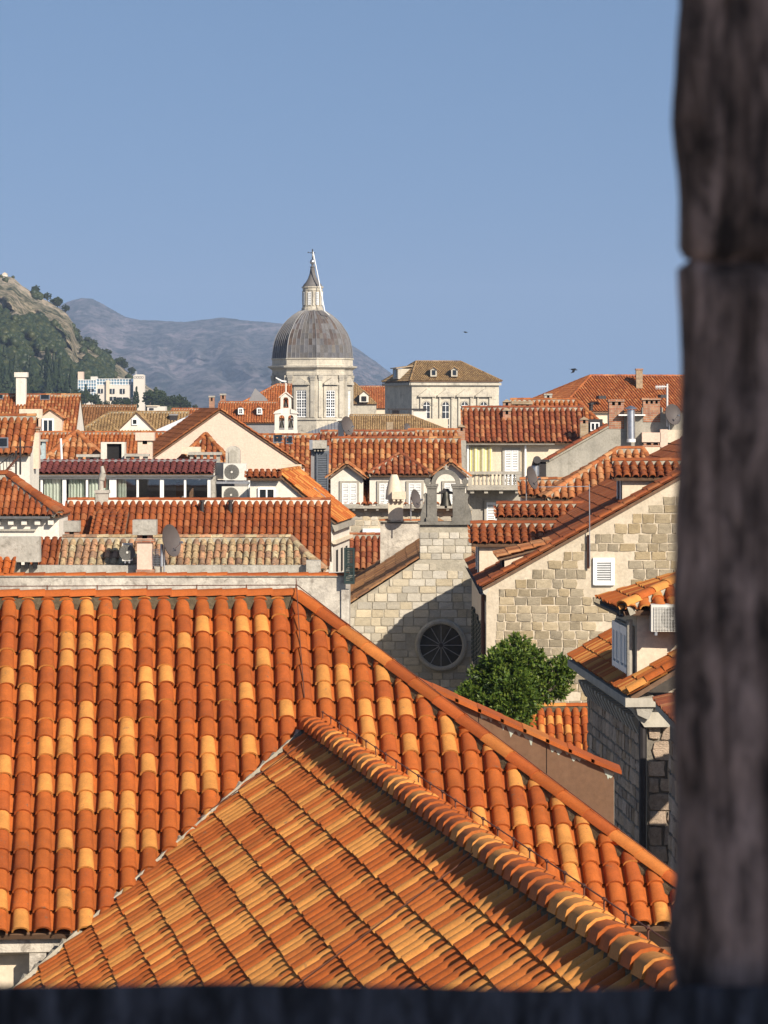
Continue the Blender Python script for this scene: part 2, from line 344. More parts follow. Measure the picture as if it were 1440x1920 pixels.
TILE_ME = {}
def tile_slope(parent, O, u, d, poly, mats, pitch=0.23, expo=0.33, limit=300, seg=6, pan=None, eave_edges=(), jit=0.012, holes=(), s0=None, name='roof_tile', colfn=None, lodclip=True, bow=0.0):
    """lay cover tiles (and the pans between them) on a slope: O origin, u along the eave, d down the slope,
    poly convex outline in (s,t); tiles across the outline are cut there, eave edges let the tiles run over"""
    u = u.normalized(); d = d.normalized(); n = u.cross(d)
    if n.z < 0: n = -n
    xa = d.cross(n)
    ss = [p[0] for p in poly]; ts = [p[1] for p in poly]
    smin, smax, tmin, tmax = min(ss), max(ss), min(ts), max(ts)
    expo = (tmax - tmin) / max(1, round((tmax - tmin) / expo)); key = (round(pitch, 3), round(expo, 3), seg)
    v, f = barrel(pitch, expo, seg)
    nc = int(math.ceil((smax - smin) / pitch)) + 1; nr = int(math.ceil((tmax - tmin) / expo)) + 1
    base = s0 if s0 is not None else smin + pitch * 0.5
    L = expo * 1.16; hw = pitch * 0.42
    full = []; cut = []
    for i in range(nc):
        s = base + i * pitch; cj = random.uniform(-1, 1) * jit
        for j in range(nr):
            t = tmax - (j + 1) * expo - 0.04 * expo        # courses counted up from the eave
            corners = [inside(poly, s + a * hw, t + b) for a in (-1, 1) for b in (0, L)]
            ne = len(poly); state = 1
            for e in range(ne):
                if e in eave_edges:
                    if inside(poly, s, t + L * 0.5)[e] < 0: state = 0
                    continue
                c = [q[e] for q in corners]
                if max(c) < 0.02: state = 0; break
                if min(c) < -0.01 and state: state = 2
            if not state: continue
            if any(a0 < s < a1 and b0 < t + L * .5 < b1 for a0, a1, b0, b1 in holes): continue
            sag = bow * math.sin(3.1 * s + 1.3) * 0.5 + bow * math.sin(1.7 * t + s)
            m = Matrix.Identity(4)
            rz = random.uniform(-1, 1) * jit * 2.2
            x2 = (xa * math.cos(rz) + d * math.sin(rz)); d2 = (d * math.cos(rz) - xa * math.sin(rz))
            p = O + u * (s + cj * 0.4 + random.uniform(-1, 1) * jit * 0.5) + d * (t + random.uniform(-1, 1) * jit) + n * (0.012 + random.uniform(0, 1) * jit * 0.5 + sag)
            for r_ in range(3):
                m[r_][0] = x2[r_]; m[r_][1] = d2[r_]; m[r_][2] = n[r_]; m[r_][3] = p[r_]
            (full if state == 1 or not lodclip else cut).append((p.length_squared, m))
    full.sort(key=lambda q: q[0])
    def vis(m):
        x, y = PX(Vector((m[0][3], m[1][3], m[2][3]))); return -25 < x < 1300 and 400 < y < 1880
    ind = [q[1] for q in full if vis(q[1])][:max(0, limit)]
    ids = {id(m) for m in ind}; rest = [q[1] for q in full if id(q[1]) not in ids]
    if ind:
        kk = key + (mats[0].name,)
        if kk not in TILE_ME: TILE_ME[kk] = mesh_vf(name, v, f, mats[0])
        for m in ind: link(name, TILE_ME[kk], parent, m)
    if cut:
        V = []; Fc = []
        for _, m in cut:
            bm = bmesh.new(); vs = [bm.verts.new(q) for q in v]
            for q in f: bm.faces.new([vs[i] for i in q])
            inv = m.inverted()
            for e in range(len(poly)):
                if e in eave_edges: continue
                a, b_ = poly[e], poly[(e + 1) % len(poly)]
                pa = O + u * a[0] + d * a[1]; ed = (u * (b_[0] - a[0]) + d * (b_[1] - a[1])).normalized()
                no = ed.cross(n)
                mid = O + u * (sum(ss) / len(ss)) + d * (sum(ts) / len(ts))
                if (mid - pa).dot(no) > 0: no = -no
                bmesh.ops.bisect_plane(bm, geom=bm.verts[:] + bm.edges[:] + bm.faces[:], plane_co=inv @ pa, plane_no=inv.to_3x3() @ no, clear_outer=True)
            bm.verts.index_update(); k = len(V)
            V += [m @ w.co for w in bm.verts]; Fc += [tuple(w.index + k for w in q.verts) for q in bm.faces]
            bm.free()
        if Fc:
            stuff(link('cut_tiles', mesh_vf('cut_tiles', V, Fc, mats[1]), parent))
    if rest: mass('upper_tiles', v, f, rest, mats[1], parent)
    # pans: shallow channels between the covers, stepped course by course
    pv = []; pf = []; h = pitch
    for y, z0 in ((0.0, -0.02 * h), (expo * 1.05, 0.10 * h)):
        for q, zz in ((-0.36, 0.16), (-0.2, 0.02), (0.0, -0.03), (0.2, 0.02), (0.36, 0.16)): pv.append((q * h, y, z0 + zz * h))
    pf = [(i, i + 1, i + 6, i + 5) for i in range(4)]
    pm = []
    for i in range(nc + 1):
        s = base + (i - 0.5) * pitch
        for j in range(nr):
            t = tmax - (j + 1) * expo - 0.10 * expo
            q = inside(poly, s, t + expo * 0.5)
            lim = -0.02
            if min(q) < lim: continue
            if any(a0 < s < a1 and b0 < t + L * .5 < b1 for a0, a1, b0, b1 in holes): continue
            m = Matrix.Identity(4); p = O + u * s + d * t + n * 0.004
            for r_ in range(3): m[r_][0] = xa[r_]; m[r_][1] = d[r_]; m[r_][2] = n[r_]; m[r_][3] = p[r_]
            pm.append(m)
    if pm: mass('pan_tiles', pv, pf, pm, pan or mats[1], parent)

def caps(parent, p0, p1, mats, pitch=0.30, w=0.11, name='ridge_tile', up=Vector((0, 0, 1)), hgt=None, mortar=None, limit=60, lift=0.0, jit=0.006):
    """a row of half-round ridge or hip tiles from p0 to p1, each lapping the next, on a bed of mortar"""
    p0 = Vector(p0); p1 = Vector(p1); d = (p1 - p0); Ln = d.length; d.normalize()
    xa = d.cross(up).normalized(); n = xa.cross(d)
    k = max(1, round(Ln / pitch)); e = Ln / k
    v, f = barrel(w * 2 / 0.84, e, 6, hgt=(hgt or w * 0.8) / (w * 2 / 0.84), lift=0.06, lw=0.44, tw=0.40, L=1.06)
    key = ('cap', round(w, 3), round(e, 3), mats[0].name, round(hgt or 0, 3))
    if key not in TILE_ME: TILE_ME[key] = mesh_vf(name, v, f, mats[0])
    ms = []
    for i in range(k):
        p = p0 + d * (i * e) + n * (lift + random.uniform(0, jit)) + xa * random.uniform(-jit, jit)
        m = Matrix.Identity(4)
        for r_ in range(3): m[r_][0] = xa[r_]; m[r_][1] = d[r_]; m[r_][2] = n[r_]; m[r_][3] = p[r_]
        ms.append(m)
    for m in ms[:limit]: link(name, TILE_ME[key], parent, m)
    if mortar:
        mb = MB(); q = max(8, int(Ln / 0.12)); prev = None
        for i in range(q + 1):
            c = p0 + d * (Ln * i / q); a = w * random.uniform(0.95, 1.2); b = w * random.uniform(0.95, 1.2)
            ring = [c - xa * a - n * 0.13, c - xa * a * 0.80 - n * 0.005, c - xa * a * 0.55 + n * 0.05, c + xa * b * 0.55 + n * 0.05, c + xa * b * 0.80 - n * 0.005, c + xa * b - n * 0.13]
            kk = len(mb.v); mb.v += [tuple(x) for x in ring]
            if prev is not None: mb.f += [(prev + j, prev + j + 1, kk + j + 1, kk + j) for j in range(5)]
            prev = kk
        mb.build('mortar_bed', mortar, parent)

def solve(pye, De, pyr, pitch):
    """distance of a ridge seen at picture height pyr when the eave lies at pye, De"""
    t = math.tan(R(pitch)); a = (pyr - HOR) / F; ze = (pye - HOR) / F * De
    return De + (ze - a * De) / (a + t)

def roof_front(house, x0, x1, pye, De, pyr, pitch, mats, tp=0.225, te=0.33, limit=300, hipL=0.0, hipR=0.0, seg=6, over=0.25, ridge=True, back=True, holes=(), wall=None, wallname='wall', jit=0.012, verge=True, mortar='palemortar', capw=0.10, deck='wood', bow=0.0, zb=0.0):
    """roof slope that faces the viewer, its back slope, the walls beneath; returns eave/ridge points"""
    Dr = solve(pye, De, pyr, pitch); t = math.tan(R(pitch))
    E0, E1 = W(x0, pye, De), W(x1, pye, De); run = Dr - De; zr = E0.z + run * t
    L = run / math.cos(R(pitch)); w = E1.x - E0.x
    d = Vector((0, -math.cos(R(pitch)), -math.sin(R(pitch)))); u = Vector((1, 0, 0))
    O = Vector((E0.x, Dr, zr)); n = Vector((0, -math.sin(R(pitch)), math.cos(R(pitch))))
    hl, hr = hipL * run, hipR * run
    if hl + hr > w - 0.02: k_ = (w - 0.02) / (hl + hr); hipL *= k_; hipR *= k_; hl *= k_; hr *= k_
    mb = MB(); th = 0.07
    front = [O + u * hl, O + u * (w - hr), O + d * L + u * w, O + d * L]
    mb.ext([p - n * 0.01 for p in front], -n * th)
    if back:
        d2 = Vector((0, math.cos(R(pitch)), -math.sin(R(pitch)))); n2 = Vector((0, math.sin(R(pitch)), math.cos(R(pitch))))
        mb.ext([p - n2 * 0.01 for p in (O + u * hl, O + u * (w - hr), O + d2 * L + u * w, O + d2 * L)], -n2 * th)
        for h_, x_, sg in ((hipL, E0.x, 1), (hipR, E1.x, -1)):
            if h_ > 0: mb.ext([Vector((x_, De, E0.z)), Vector((x_ + sg * h_ * run, Dr, zr)), Vector((x_, 2 * Dr - De, E0.z))], Vector((0, 0, -th)))
    roof = mb.build('roof', M[deck], house)
    poly = [(hl, 0), (w - hr, 0), (w, L), (0, L)]
    tile_slope(roof, O, u, d, poly, mats, tp, te, limit, seg, eave_edges=(2,), jit=jit, holes=holes, bow=bow)
    for h_, x_, sg in ((hipL, E0.x, -1), (hipR, E1.x, 1)):
        if h_ > 0 and back:
            top = Vector((x_ - sg * h_ * run, Dr, zr)); dd = Vector((sg * h_ * run, 0, E0.z - zr)); l2 = dd.length
            tile_slope(roof, top, Vector((0, 1, 0)), dd, [(0, 0), (run, l2), (-run, l2)], mats, tp, te, 0, min(seg, 5), eave_edges=(1,), jit=jit)
    if ridge: caps(roof, O + u * hl + n * 0.05, O + u * (w - hr) + n * 0.05, mats, 0.32, capw, mortar=M[mortar], lift=0.02)
    up = Vector((0, 0, 1))
    if hipL: caps(roof, O + u * hl + up * 0.05, O + d * L + up * 0.05, mats, 0.32, capw, 'hip_tile', mortar=M[mortar], lift=0.02)
    if hipR: caps(roof, O + u * (w - hr) + up * 0.05, O + d * L + u * w + up * 0.05, mats, 0.32, capw, 'hip_tile', mortar=M[mortar], lift=0.02)
    if wall:
        y0 = De + over; y1 = 2 * Dr - De - over; x_0, x_1 = E0.x + 0.05, E1.x - 0.05
        mb = MB(); ze = E0.z + over * t - 0.08
        if hipL == 0 and hipR == 0:
            prof = [Vector((x_0, y0, zb)), Vector((x_0, y1, zb)), Vector((x_0, y1, ze)), Vector((x_0, Dr, zr - 0.10)), Vector((x_0, y0, ze))]
            mb.ext(prof, Vector((x_1 - x_0, 0, 0)))
        else: mb.box(x_0, x_1, y0, y1, zb, ze)
        mb.build(wallname, M[wall], house)
    return dict(O=O, u=u, d=d, n=n, L=L, w=w, Dr=Dr, zr=zr, E0=E0, E1=E1, run=run, roof=roof)

def span(poly, z):
    xs = []
    for (a, b), (c, d) in zip(poly, poly[1:] + poly[:1]):
        if (b - z) * (d - z) <= 0 and abs(d - b) > 1e-9: xs.append(a + (c - a) * (z - b) / (d - b))
    return (min(xs), max(xs)) if len(xs) > 1 else (1e9, -1e9)
def blocks(parent, O, u, up, outline, mat, bw=(0.32, 0.6), bh=(0.2, 0.28), depth=0.14, proud=0.015, gap=0.014, holes=(), limit=300, name='stone', rough=0.02, seedv=1, minfrac=0.35, variants=6, skip=0.0):
    """coursed stones: each its own object; outline convex polygon in (s,z) from O; sharing a few block meshes"""
    rg = random.Random(seedv); nrm = u.cross(up).normalized()
    if nrm.y > 0: nrm = -nrm
    if abs(nrm.y) < 0.3 and nrm.x > 0: nrm = -nrm
    vs = []
    for k in range(variants):
        q = 0.028; pts = []
        for (zf, ins) in ((0.0, 0.0), (0.75, 0.0), (1.0, q)):
            for a, b in ((-.5, -.5), (0, -.5), (.5, -.5), (.5, 0), (.5, .5), (0, .5), (-.5, .5), (-.5, 0)):
                j = rough * 1.6
                cr = 1 - (0.045 if abs(a) > .4 and abs(b) > .4 else 0)
                pts.append(((a - math.copysign(ins, a) * (abs(a) > 0)) * cr + rg.uniform(-j, j), (b - math.copysign(ins, b) * (abs(b) > 0)) * cr + rg.uniform(-j, j), zf + (rg.uniform(-.06, .06) if zf == 1 else 0)))
        pts.append((rg.uniform(-.1, .1), rg.uniform(-.1, .1), 1.02 + rg.uniform(-.05, .09)))
        fs = [(r_ * 8 + i, r_ * 8 + (i + 1) % 8, r_ * 8 + 8 + (i + 1) % 8, r_ * 8 + 8 + i) for r_ in (0, 1) for i in range(8)]
        fs += [(16 + i, 16 + (i + 1) % 8, 24) for i in range(8)]
        vs.append(mesh_vf(name, pts, fs, mat, 50))
    ss = [p[0] for p in outline]; zs = [p[1] for p in outline]; z = min(zs); cnt = 0; todo = []
    while z < max(zs):
        h = rg.uniform(*bh); s = min(ss) - rg.uniform(0, bw[0])
        sp = [span(outline, z + .01), span(outline, z + h - .01)]; lo_ = max(q[0] for q in sp); hi_ = min(q[1] for q in sp)
        while s < max(ss):
            w = rg.uniform(*bw); c = (s + w / 2, z + h / 2)
            x0, x1 = s, s + w
            # trim at the sides of a rectangular outline
            x0, x1 = max(x0, lo_), min(x1, hi_)
            good = x1 - x0 > 0.09 and z + h < max(zs) + .02
            if good and any(fn(x0, x1, z, z + h) for fn in holes): good = False
            if good and rg.random() >= skip: todo.append((x0, x1, z, h))
            s += w
        z += h
    todo.sort(key=lambda q: -((O + u * q[0] + up * q[2]).z))
    for x0, x1, z, h in todo[:limit]:
        p = O + u * ((x0 + x1) / 2) + up * (z + h / 2) - nrm * (depth - proud - rg.uniform(0, 0.012))
        m = Matrix.Identity(4); sx, sz = x1 - x0 - gap, h - gap
        for r_ in range(3): m[r_][0] = u[r_] * sx; m[r_][1] = up[r_] * sz; m[r_][2] = nrm[r_] * depth; m[r_][3] = p[r_]
        link(name, vs[rg.randrange(variants)], parent, m)

def shutter_pair(parent, x0, y0, x1, y1, D, mat=None, frame='trim', leaves=2, slats=9, fw=0.09, nm='window'):
    """a window closed by louvred shutters, in a stone surround; the wall face is at D"""
    mat = mat or M['paint']; a, b, c, e = X(x0, D), X(x1, D), Z(y1, D), Z(y0, D)
    win = None
    if frame:
        mb = MB(); g = fw
        mb.box(a - g, a, D - 0.05, D + 0.1, c - g, e + g); mb.box(b, b + g, D - 0.05, D + 0.1, c - g, e + g)
        mb.box(a, b, D - 0.05, D + 0.1, e, e + g); mb.box(a, b, D - 0.08, D + 0.1, c - g, c)
        win = mb.build(nm, M[frame], parent)
    else:
        mb = MB(); mb.box(a - .03, b + .03, D - 0.02, D + 0.05, c - .03, e + .03); win = mb.build(nm, mat, parent)
    MB().box(a, b, D - 0.003, D + 0.08, c, e).build('opening', M['dark'], win)
    w = (b - a) / leaves; t = min(0.06, w * 0.14)
    for i in range(leaves):
        l, r = a + i * w + 0.005, a + (i + 1) * w - 0.005; mb = MB(); f0, f1 = D - 0.06, D - 0.02
        mb.box(l, l + t, f0, f1, c, e); mb.box(r - t, r, f0, f1, c, e); mb.box(l + t, r - t, f0, f1, c, c + t * 1.3); mb.box(l + t, r - t, f0, f1, e - t * 1.3, e)
        if slats > 7 and leaves > 1: mb.box(l + t, r - t, f0, f1, (c + e) / 2 - t * .5, (c + e) / 2 + t * .5)
        h = (e - c - 2.6 * t) / slats
        for j in range(slats):
            z = c + 1.3 * t + (j + .5) * h
            mb.obox(Vector(((l + r) / 2, D - 0.04, z)), Vector((1, 0, 0)), Vector((0, -.55, -.83)), Vector((0, -.83, .55)), (r - l) / 2 - t, h * (0.36 if leaves > 1 else 0.24), 0.004)
        mb.build('shutter', mat, win)
    return win
def glazed(parent, x0, y0, x1, y1, D, cols=2, rows=3, fr=0.06, depth=0.05, bar=0.03, frame=None, nm='window'):
    a, b, c, e = X(x0, D), X(x1, D), Z(y1, D), Z(y0, D); mb = MB(); fm = frame or M['paint']
    mb.box(a - fr, a, D - depth, D + .02, c - fr, e + fr); mb.box(b, b + fr, D - depth, D + .02, c - fr, e + fr)
    mb.box(a, b, D - depth, D + .02, e, e + fr); mb.box(a, b, D - depth, D + .02, c - fr, c)
    for i in range(1, cols): x = a + (b - a) * i / cols; mb.box(x - bar / 2, x + bar / 2, D - depth + .01, D + .01, c, e)
    for j in range(1, rows): z = c + (e - c) * j / rows; mb.box(a, b, D - depth + .012, D + .008, z - bar / 2, z + bar / 2)
    w = mb.build(nm, fm, parent); MB().box(a, b, D - .004, D + .03, c, e).build('pane', M['glass'], w); return w
# ------------------------------------------------------------------ ground
m_ground = rough_mat('paving', (0.30, 0.27, 0.22), (0.24, 0.22, 0.18), 0.05, 0.2, bmp=0.2)
structure(MB().box(-9000, 9000, -400, 9800, -1.0, 0.0).build('ground', m_ground))

# ------------------------------------------------------------------ the rampart the picture is taken from
def rock(name, x0, x1, y0, y1, z0, z1, mat, parent, cuts=10, amp=0.006, splay=0.0, seedv=0, slope=0.0, ns=18.0, edge=0.008):
    bm = bmesh.new(); bmesh.ops.create_cube(bm, size=1.0)
    bmesh.ops.subdivide_edges(bm, edges=bm.edges[:], cuts=cuts, use_grid_fill=True)
    off = Vector((seedv * 3.1, seedv * 1.7, seedv * 2.3))
    for w in bm.verts:
        c = w.co; e = [abs(abs(q) - 0.5) < 1e-4 for q in c]
        p = Vector((x0 + (c.x + .5) * (x1 - x0), y0 + (c.y + .5) * (y1 - y0), z0 + (c.z + .5) * (z1 - z0)))
        if sum(e) >= 2:                                     # worn edges
            k = edge
            for ax in range(3):
                if e[ax]: p[ax] -= math.copysign(k, c[ax])
        p += noise.noise_vector(p * ns + off) * amp + noise.noise_vector(p * ns * 0.35 + off) * amp * 1.3
        p.x += (p.y - y0) * splay; p.z -= max(0.0, p.y - y0) * slope
        w.co = p
    me = bpy.data.meshes.new(name); bm.to_mesh(me); bm.free(); me.materials.append(mat)
    me.polygons.foreach_set('use_smooth', [True] * len(me.polygons)); me.set_sharp_from_angle(angle=R(50))
    return link(name, me, parent)

JY = 1.2; jx = X(1261, JY); sz = Z(1822, JY); jz = Z(487, JY)
par = thing('stone_parapet', 'dark rough stone parapet with splayed opening framing the rooftop view', 'parapet', (0, JY, EYE - 1.6))
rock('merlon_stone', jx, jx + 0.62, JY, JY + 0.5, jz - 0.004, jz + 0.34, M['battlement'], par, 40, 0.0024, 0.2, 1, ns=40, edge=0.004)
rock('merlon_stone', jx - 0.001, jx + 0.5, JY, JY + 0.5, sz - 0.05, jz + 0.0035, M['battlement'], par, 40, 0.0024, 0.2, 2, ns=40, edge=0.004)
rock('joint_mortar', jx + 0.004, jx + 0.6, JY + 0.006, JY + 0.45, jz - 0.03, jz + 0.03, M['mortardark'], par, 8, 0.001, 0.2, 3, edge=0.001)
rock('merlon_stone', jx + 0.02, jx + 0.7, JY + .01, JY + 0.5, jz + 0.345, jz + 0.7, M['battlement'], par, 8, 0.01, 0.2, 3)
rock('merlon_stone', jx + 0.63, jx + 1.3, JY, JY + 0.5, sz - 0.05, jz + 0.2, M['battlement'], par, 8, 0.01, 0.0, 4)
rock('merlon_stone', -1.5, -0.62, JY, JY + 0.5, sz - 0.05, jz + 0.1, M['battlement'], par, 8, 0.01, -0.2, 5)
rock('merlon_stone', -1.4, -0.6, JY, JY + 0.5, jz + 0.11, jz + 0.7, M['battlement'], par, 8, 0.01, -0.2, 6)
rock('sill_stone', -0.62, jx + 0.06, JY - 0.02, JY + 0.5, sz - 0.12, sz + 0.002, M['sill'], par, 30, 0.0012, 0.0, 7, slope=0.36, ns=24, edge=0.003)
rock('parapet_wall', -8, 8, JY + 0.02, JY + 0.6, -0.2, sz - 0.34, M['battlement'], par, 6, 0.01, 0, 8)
rock('parapet_course', -8, 8, JY + 0.0, JY + 0.1, sz - 1.6, sz - 0.125, M['battlement'], par, 8, 0.008, 0, 9)
rock('wall_walk', -8, 8, -7.0, JY + 0.05, EYE - 1.9, EYE - 1.6, M['limestone'], par, 6, 0.01, 0, 10)
tw = thing('sun_blocker', 'unseen stone sun blocker added behind the wall walk', 'tower', (6, -4, 0))  # added out of view to keep the sun off the parapet face
rock('blocker_wall', 2.35, 10, -6.5, -2.8, -0.2, EYE + 4.0, M['battlement'], tw, 8, 0.02, 0, 11)
for i in range(3): rock('blocker_merlon', 2.4 + i * 2.7, 4.2 + i * 2.7, -6.5, -2.8, EYE + 3.95, EYE + 4.7, M['battlement'], tw, 4, 0.02, 0, 12 + i)

# ------------------------------------------------------------------ house A: big hipped roof in the foreground
def plane_roof(parent, O, u, v, pitch, run, poly, mats, tp, te, limit, **k):
    """slope through O: u along the ridge, v horizontal down-slope direction"""
    d = (v * math.cos(R(pitch)) + Vector((0, 0, -math.sin(R(pitch))))).normalized()
    tile_slope(parent, O, u, d, poly, mats, tp, te, limit, **k); return d
def slab(mb, O, u, d, poly, th=0.07, drop=0.012):
    n = u.cross(d); n = n if n.z > 0 else -n
    mb.ext([O + u * s + d * t - n * drop for s, t in poly], -n * th)

A = thing('hip_roofed_house', 'foreground house with big hipped roof of bright orange and ochre barrel tiles', 'house', W(300, 1500, 41).xy.to_3d())
ang = R(4.8); pA = 35
uA = Vector((math.cos(ang), math.sin(ang), 0)); vA = Vector((math.sin(ang), -math.cos(ang), 0))
RA = W(555, 1131, 42.0); runA = 4.66; HR = 0.93; LA = runA / math.cos(R(pA))
dA = (vA * math.cos(R(pA)) - Vector((0, 0, math.sin(R(pA))))).normalized()
mb = MB(); slab(mb, RA, uA, dA, [(-7, 0), (0, 0), (HR * runA, LA), (-7, LA)])
dA2 = (-vA * math.cos(R(pA)) - Vector((0, 0, math.sin(R(pA))))).normalized()
slab(mb, RA, uA, dA2, [(-7, 0), (0, 0), (HR * runA, LA), (-7, LA)])
dA3 = (uA * HR * runA - Vector((0, 0, runA * math.tan(R(pA))))); LE = dA3.length; dA3.normalize()
slab(mb, RA, vA, dA3, [(0, 0), (runA, LE), (-runA, LE)])
T_ridge = tile_pair('ridge_orange', [(ORANGE, 70), (ORANGE2, 30)], var=0.10)
rA = mb.build('roof', M['wood'], A)
tile_slope(rA, RA, uA, dA, [(-7, 0), (0, 0), (HR * runA, LA), (-7, LA)], T_new, 0.2315, 0.325, 300, 8, pan=T_ridge[1], eave_edges=(2,), jit=0.010, s0=-6.93)
tile_slope(rA, RA, vA, dA3, [(0, 0), (runA, LE), (-runA, LE)], T_new, 0.2315, 0.325, 0, 6, eave_edges=(1,), jit=0.006)
tile_slope(rA, RA, uA, dA2, [(-7, 0), (0, 0), (HR * runA, LA), (-7, LA)], T_new, 0.2315, 0.325, 0, 5, eave_edges=(2,), jit=0.006)
up = Vector((0, 0, 1))
T_hip = tile_pair('hip_orange', [(ORANGE, 60), (ORANGE2, 28), ((0.52, 0.17, 0.036), 12)], var=0.10)
caps(rA, RA - uA * 7 + up * 0.06, RA + up * 0.06, T_ridge, 0.30, 0.10, mortar=M['mossmortar'], lift=0.03)
caps(rA, RA + up * 0.06, RA + uA * HR * runA + dA * LA + up * 0.06, T_hip, 0.42, 0.105, 'hip_tile', mortar=M['mossmortar'], lift=0.03)
# walls and the stained cornice under the eave
eA = RA + dA * LA; zA = eA.z
def Aw(s, v_): p = RA + uA * s + vA * v_; return p
mb = MB()
q = [Aw(-7, 4.25), Aw(4.2, 4.25), Aw(4.2, -4.25), Aw(-7, -4.25)]
mb.ext([Vector((p.x, p.y, 0)) for p in q], Vector((0, 0, zA + 0.12))); mb.build('wall', M['cream'], A)
mb = MB()
c0, c1 = Aw(-7, 4.52), Aw(-2.30, 4.52)
mb.ext([Vector((c0.x, c0.y, zA - 0.22)), Vector((c0.x, c0.y, zA - 0.02)), Vector((c0.x, c0.y + .3, zA - 0.02)), Vector((c0.x, c0.y + .3, zA - 0.30))], c1 - c0)
cr = mb.build('cornice', M['whitedirty'], A)
for s in (-5.6, -4.75, -3.9, -3.05):
    p = Aw(s, 4.50); mb = MB(); mb.obox(Vector((p.x, p.y + .1, zA - 0.36)), uA, vA, up, 0.09, 0.16, 0.13); mb.build('bracket', M['whitedirty'], A)
p0_, p1_ = Aw(0.6, 4.275), Aw(4.3, 4.275)
MB().ext([Vector((p0_.x, p0_.y, zA - 1.5)), Vector((p1_.x, p1_.y, zA - 1.5)), Vector((p1_.x, p1_.y, zA + 0.05)), Vector((p0_.x, p0_.y, zA + 0.05))], -vA * 0.02).build('metal_flashing', M['copper'], A)
# lightning conductor along ridge and hip
mb = MB(); pts = []
for i in range(12):
    p = RA - uA * (6.6 - i * 0.6) + up * 0.22; pts.append(p)
    mb.tube(p - up * 0.18, p + up * 0.01, 0.008, 5)
mb.path(pts, 0.006, 5)
hd = (uA * HR * runA + dA * LA); pts2 = [RA + up * 0.23]
for i in range(1, 8): pts2.append(RA + hd * (i / 7.5) + up * 0.22)
mb.path(pts2, 0.006, 5)
mb.path([RA + up * .3, RA + dA * 1.0 + up * .16, RA + dA * 2.05 + up * .17], 0.006, 5)
mb.build('lightning_conductor', M['rustiron'], A)
# metal-clad fire wall behind the hip, coped with flat tiles
FW = thing('fire_wall', 'brown metal clad fire wall with flaking pale drips under a tile coping', 'wall', W(1000, 1500, 44.2).xy.to_3d())
Df = 44.2
a, b = W(770, 1279, Df), W(1152, 1449, Df)
mb = MB(); n_panel = 3; xs = [770, 900, 1026, 1152]
for i in range(3):
    p0, p1 = a.lerp(b, i / 3), a.lerp(b, (i + 1) / 3)
    mb = MB(); g = 0.006
    mb.ext([Vector((p0.x + g, Df, p0.z)), Vector((p1.x - g, Df, p1.z)), Vector((p1.x - g, Df, b.z - 1.6)), Vector((p0.x + g, Df, b.z - 1.6))], (0, 0.03, 0)); mb.build('metal_panel', M['copper'], FW)
MB().ext([Vector((a.x, Df + .031, a.z - .01)), Vector((b.x, Df + .031, b.z - .01)), Vector((b.x, Df + .031, 0)), Vector((a.x, Df + .031, 0))], (0, 0.25, 0)).build('core', M['grey'], FW)
k = 9
for i in range(k):
    p0, p1 = a.lerp(b, i / k - 0.004) + up * .0, a.lerp(b, (i + 1) / k + 0.012)
    if i == k - 1: p1 = W(1165, 1452, Df)
    mb = MB(); t_ = 0.055; lo = 0.006 * (i % 2)
    mb.ext([Vector((p0.x, Df - 0.08, p0.z + .005 + lo)), Vector((p1.x, Df - 0.08, p1.z + .005 + lo)), Vector((p1.x, Df - 0.08, p1.z + t_ + lo)), Vector((p0.x, Df - 0.08, p0.z + t_ + lo))], (0, 0.42, 0.03))
    mb.build('coping_tile', T_hip[0], FW)
rg = random.Random(3); mb = MB()
for (fa, fb) in ((0.34, 0.40), (0.43, 0.60), (0.68, 0.86), (0.93, 1.0)):
    n_ = max(6, int((fb - fa) * 170)); top = [a.lerp(b, fa + (fb - fa) * i / n_) for i in range(n_ + 1)]; low = []
    for i, p in enumerate(top):
        l = 0.012 + 0.10 * max(0.0, noise.noise(Vector((i * .31, fa * 40, 1.5))) + .3) * (1 if 0 < i < n_ else 0) * (1.6 if rg.random() < .2 else 1)
        low.append(Vector((p.x, Df - .004, p.z - l)))
    for i in range(n_): mb.ext([Vector((top[i].x, Df - .004, top[i].z)), Vector((top[i + 1].x, Df - .004, top[i + 1].z)), low[i + 1], low[i]], (0, 0.0015, 0))
    s = 9
    while s < fb:
        w_ = rg.uniform(0.008, 0.045); p0 = a.lerp(b, s); p1 = a.lerp(b, min(s + w_, 1.0)); l = rg.choice((0.03, 0.05, 0.08, 0.12, 0.19)) * rg.uniform(.7, 1.2)
        mb.ext([Vector((p0.x, Df - .004, p0.z)), Vector((p1.x, Df - .004, p1.z)), Vector(((p0.x + p1.x) / 2 + .008, Df - .004, p1.z - l * .8)), Vector(((p0.x + p1.x) / 2 - .004, Df - .004, p1.z - l)), Vector((p0.x + .002, Df - .004, p0.z - l * .5))], (0, 0.0015, 0))
        s += w_ * 0.95
mb.build('flaking_drips', M['drip'], FW)

# ------------------------------------------------------------------ house B: wing roof that runs towards the rampart
B = thing('wing_roof_house', 'nearest roof, a long wing of striped orange and ochre tiles with a wired ridge', 'house', W(700, 1700, 30).xy.to_3d())
EB = W(585, 1375, 40.0); rB = Vector((0.147, -0.989, 0)).normalized(); pB = Vector((-rB.y * -1, 0, 0))
pB = Vector((-0.989, -0.147, 0)).normalized(); ptB = 35; LenB = 21.5; LB = 5.3
dB = (pB * math.cos(R(ptB)) - up * math.sin(R(ptB))).normalized()
dB2 = (-pB * math.cos(R(ptB)) - up * math.sin(R(ptB))).normalized()
mb = MB(); polyB = [(0, 0), (LenB, 0), (LenB, LB), (0.712 * LB, LB)]
slab(mb, EB, rB, dB, polyB)
polyB2 = [(0, 0), (LenB, 0), (LenB, 2.6), (0.40 * 2.6, 2.6)]
slab(mb, EB, rB, dB2, polyB2)
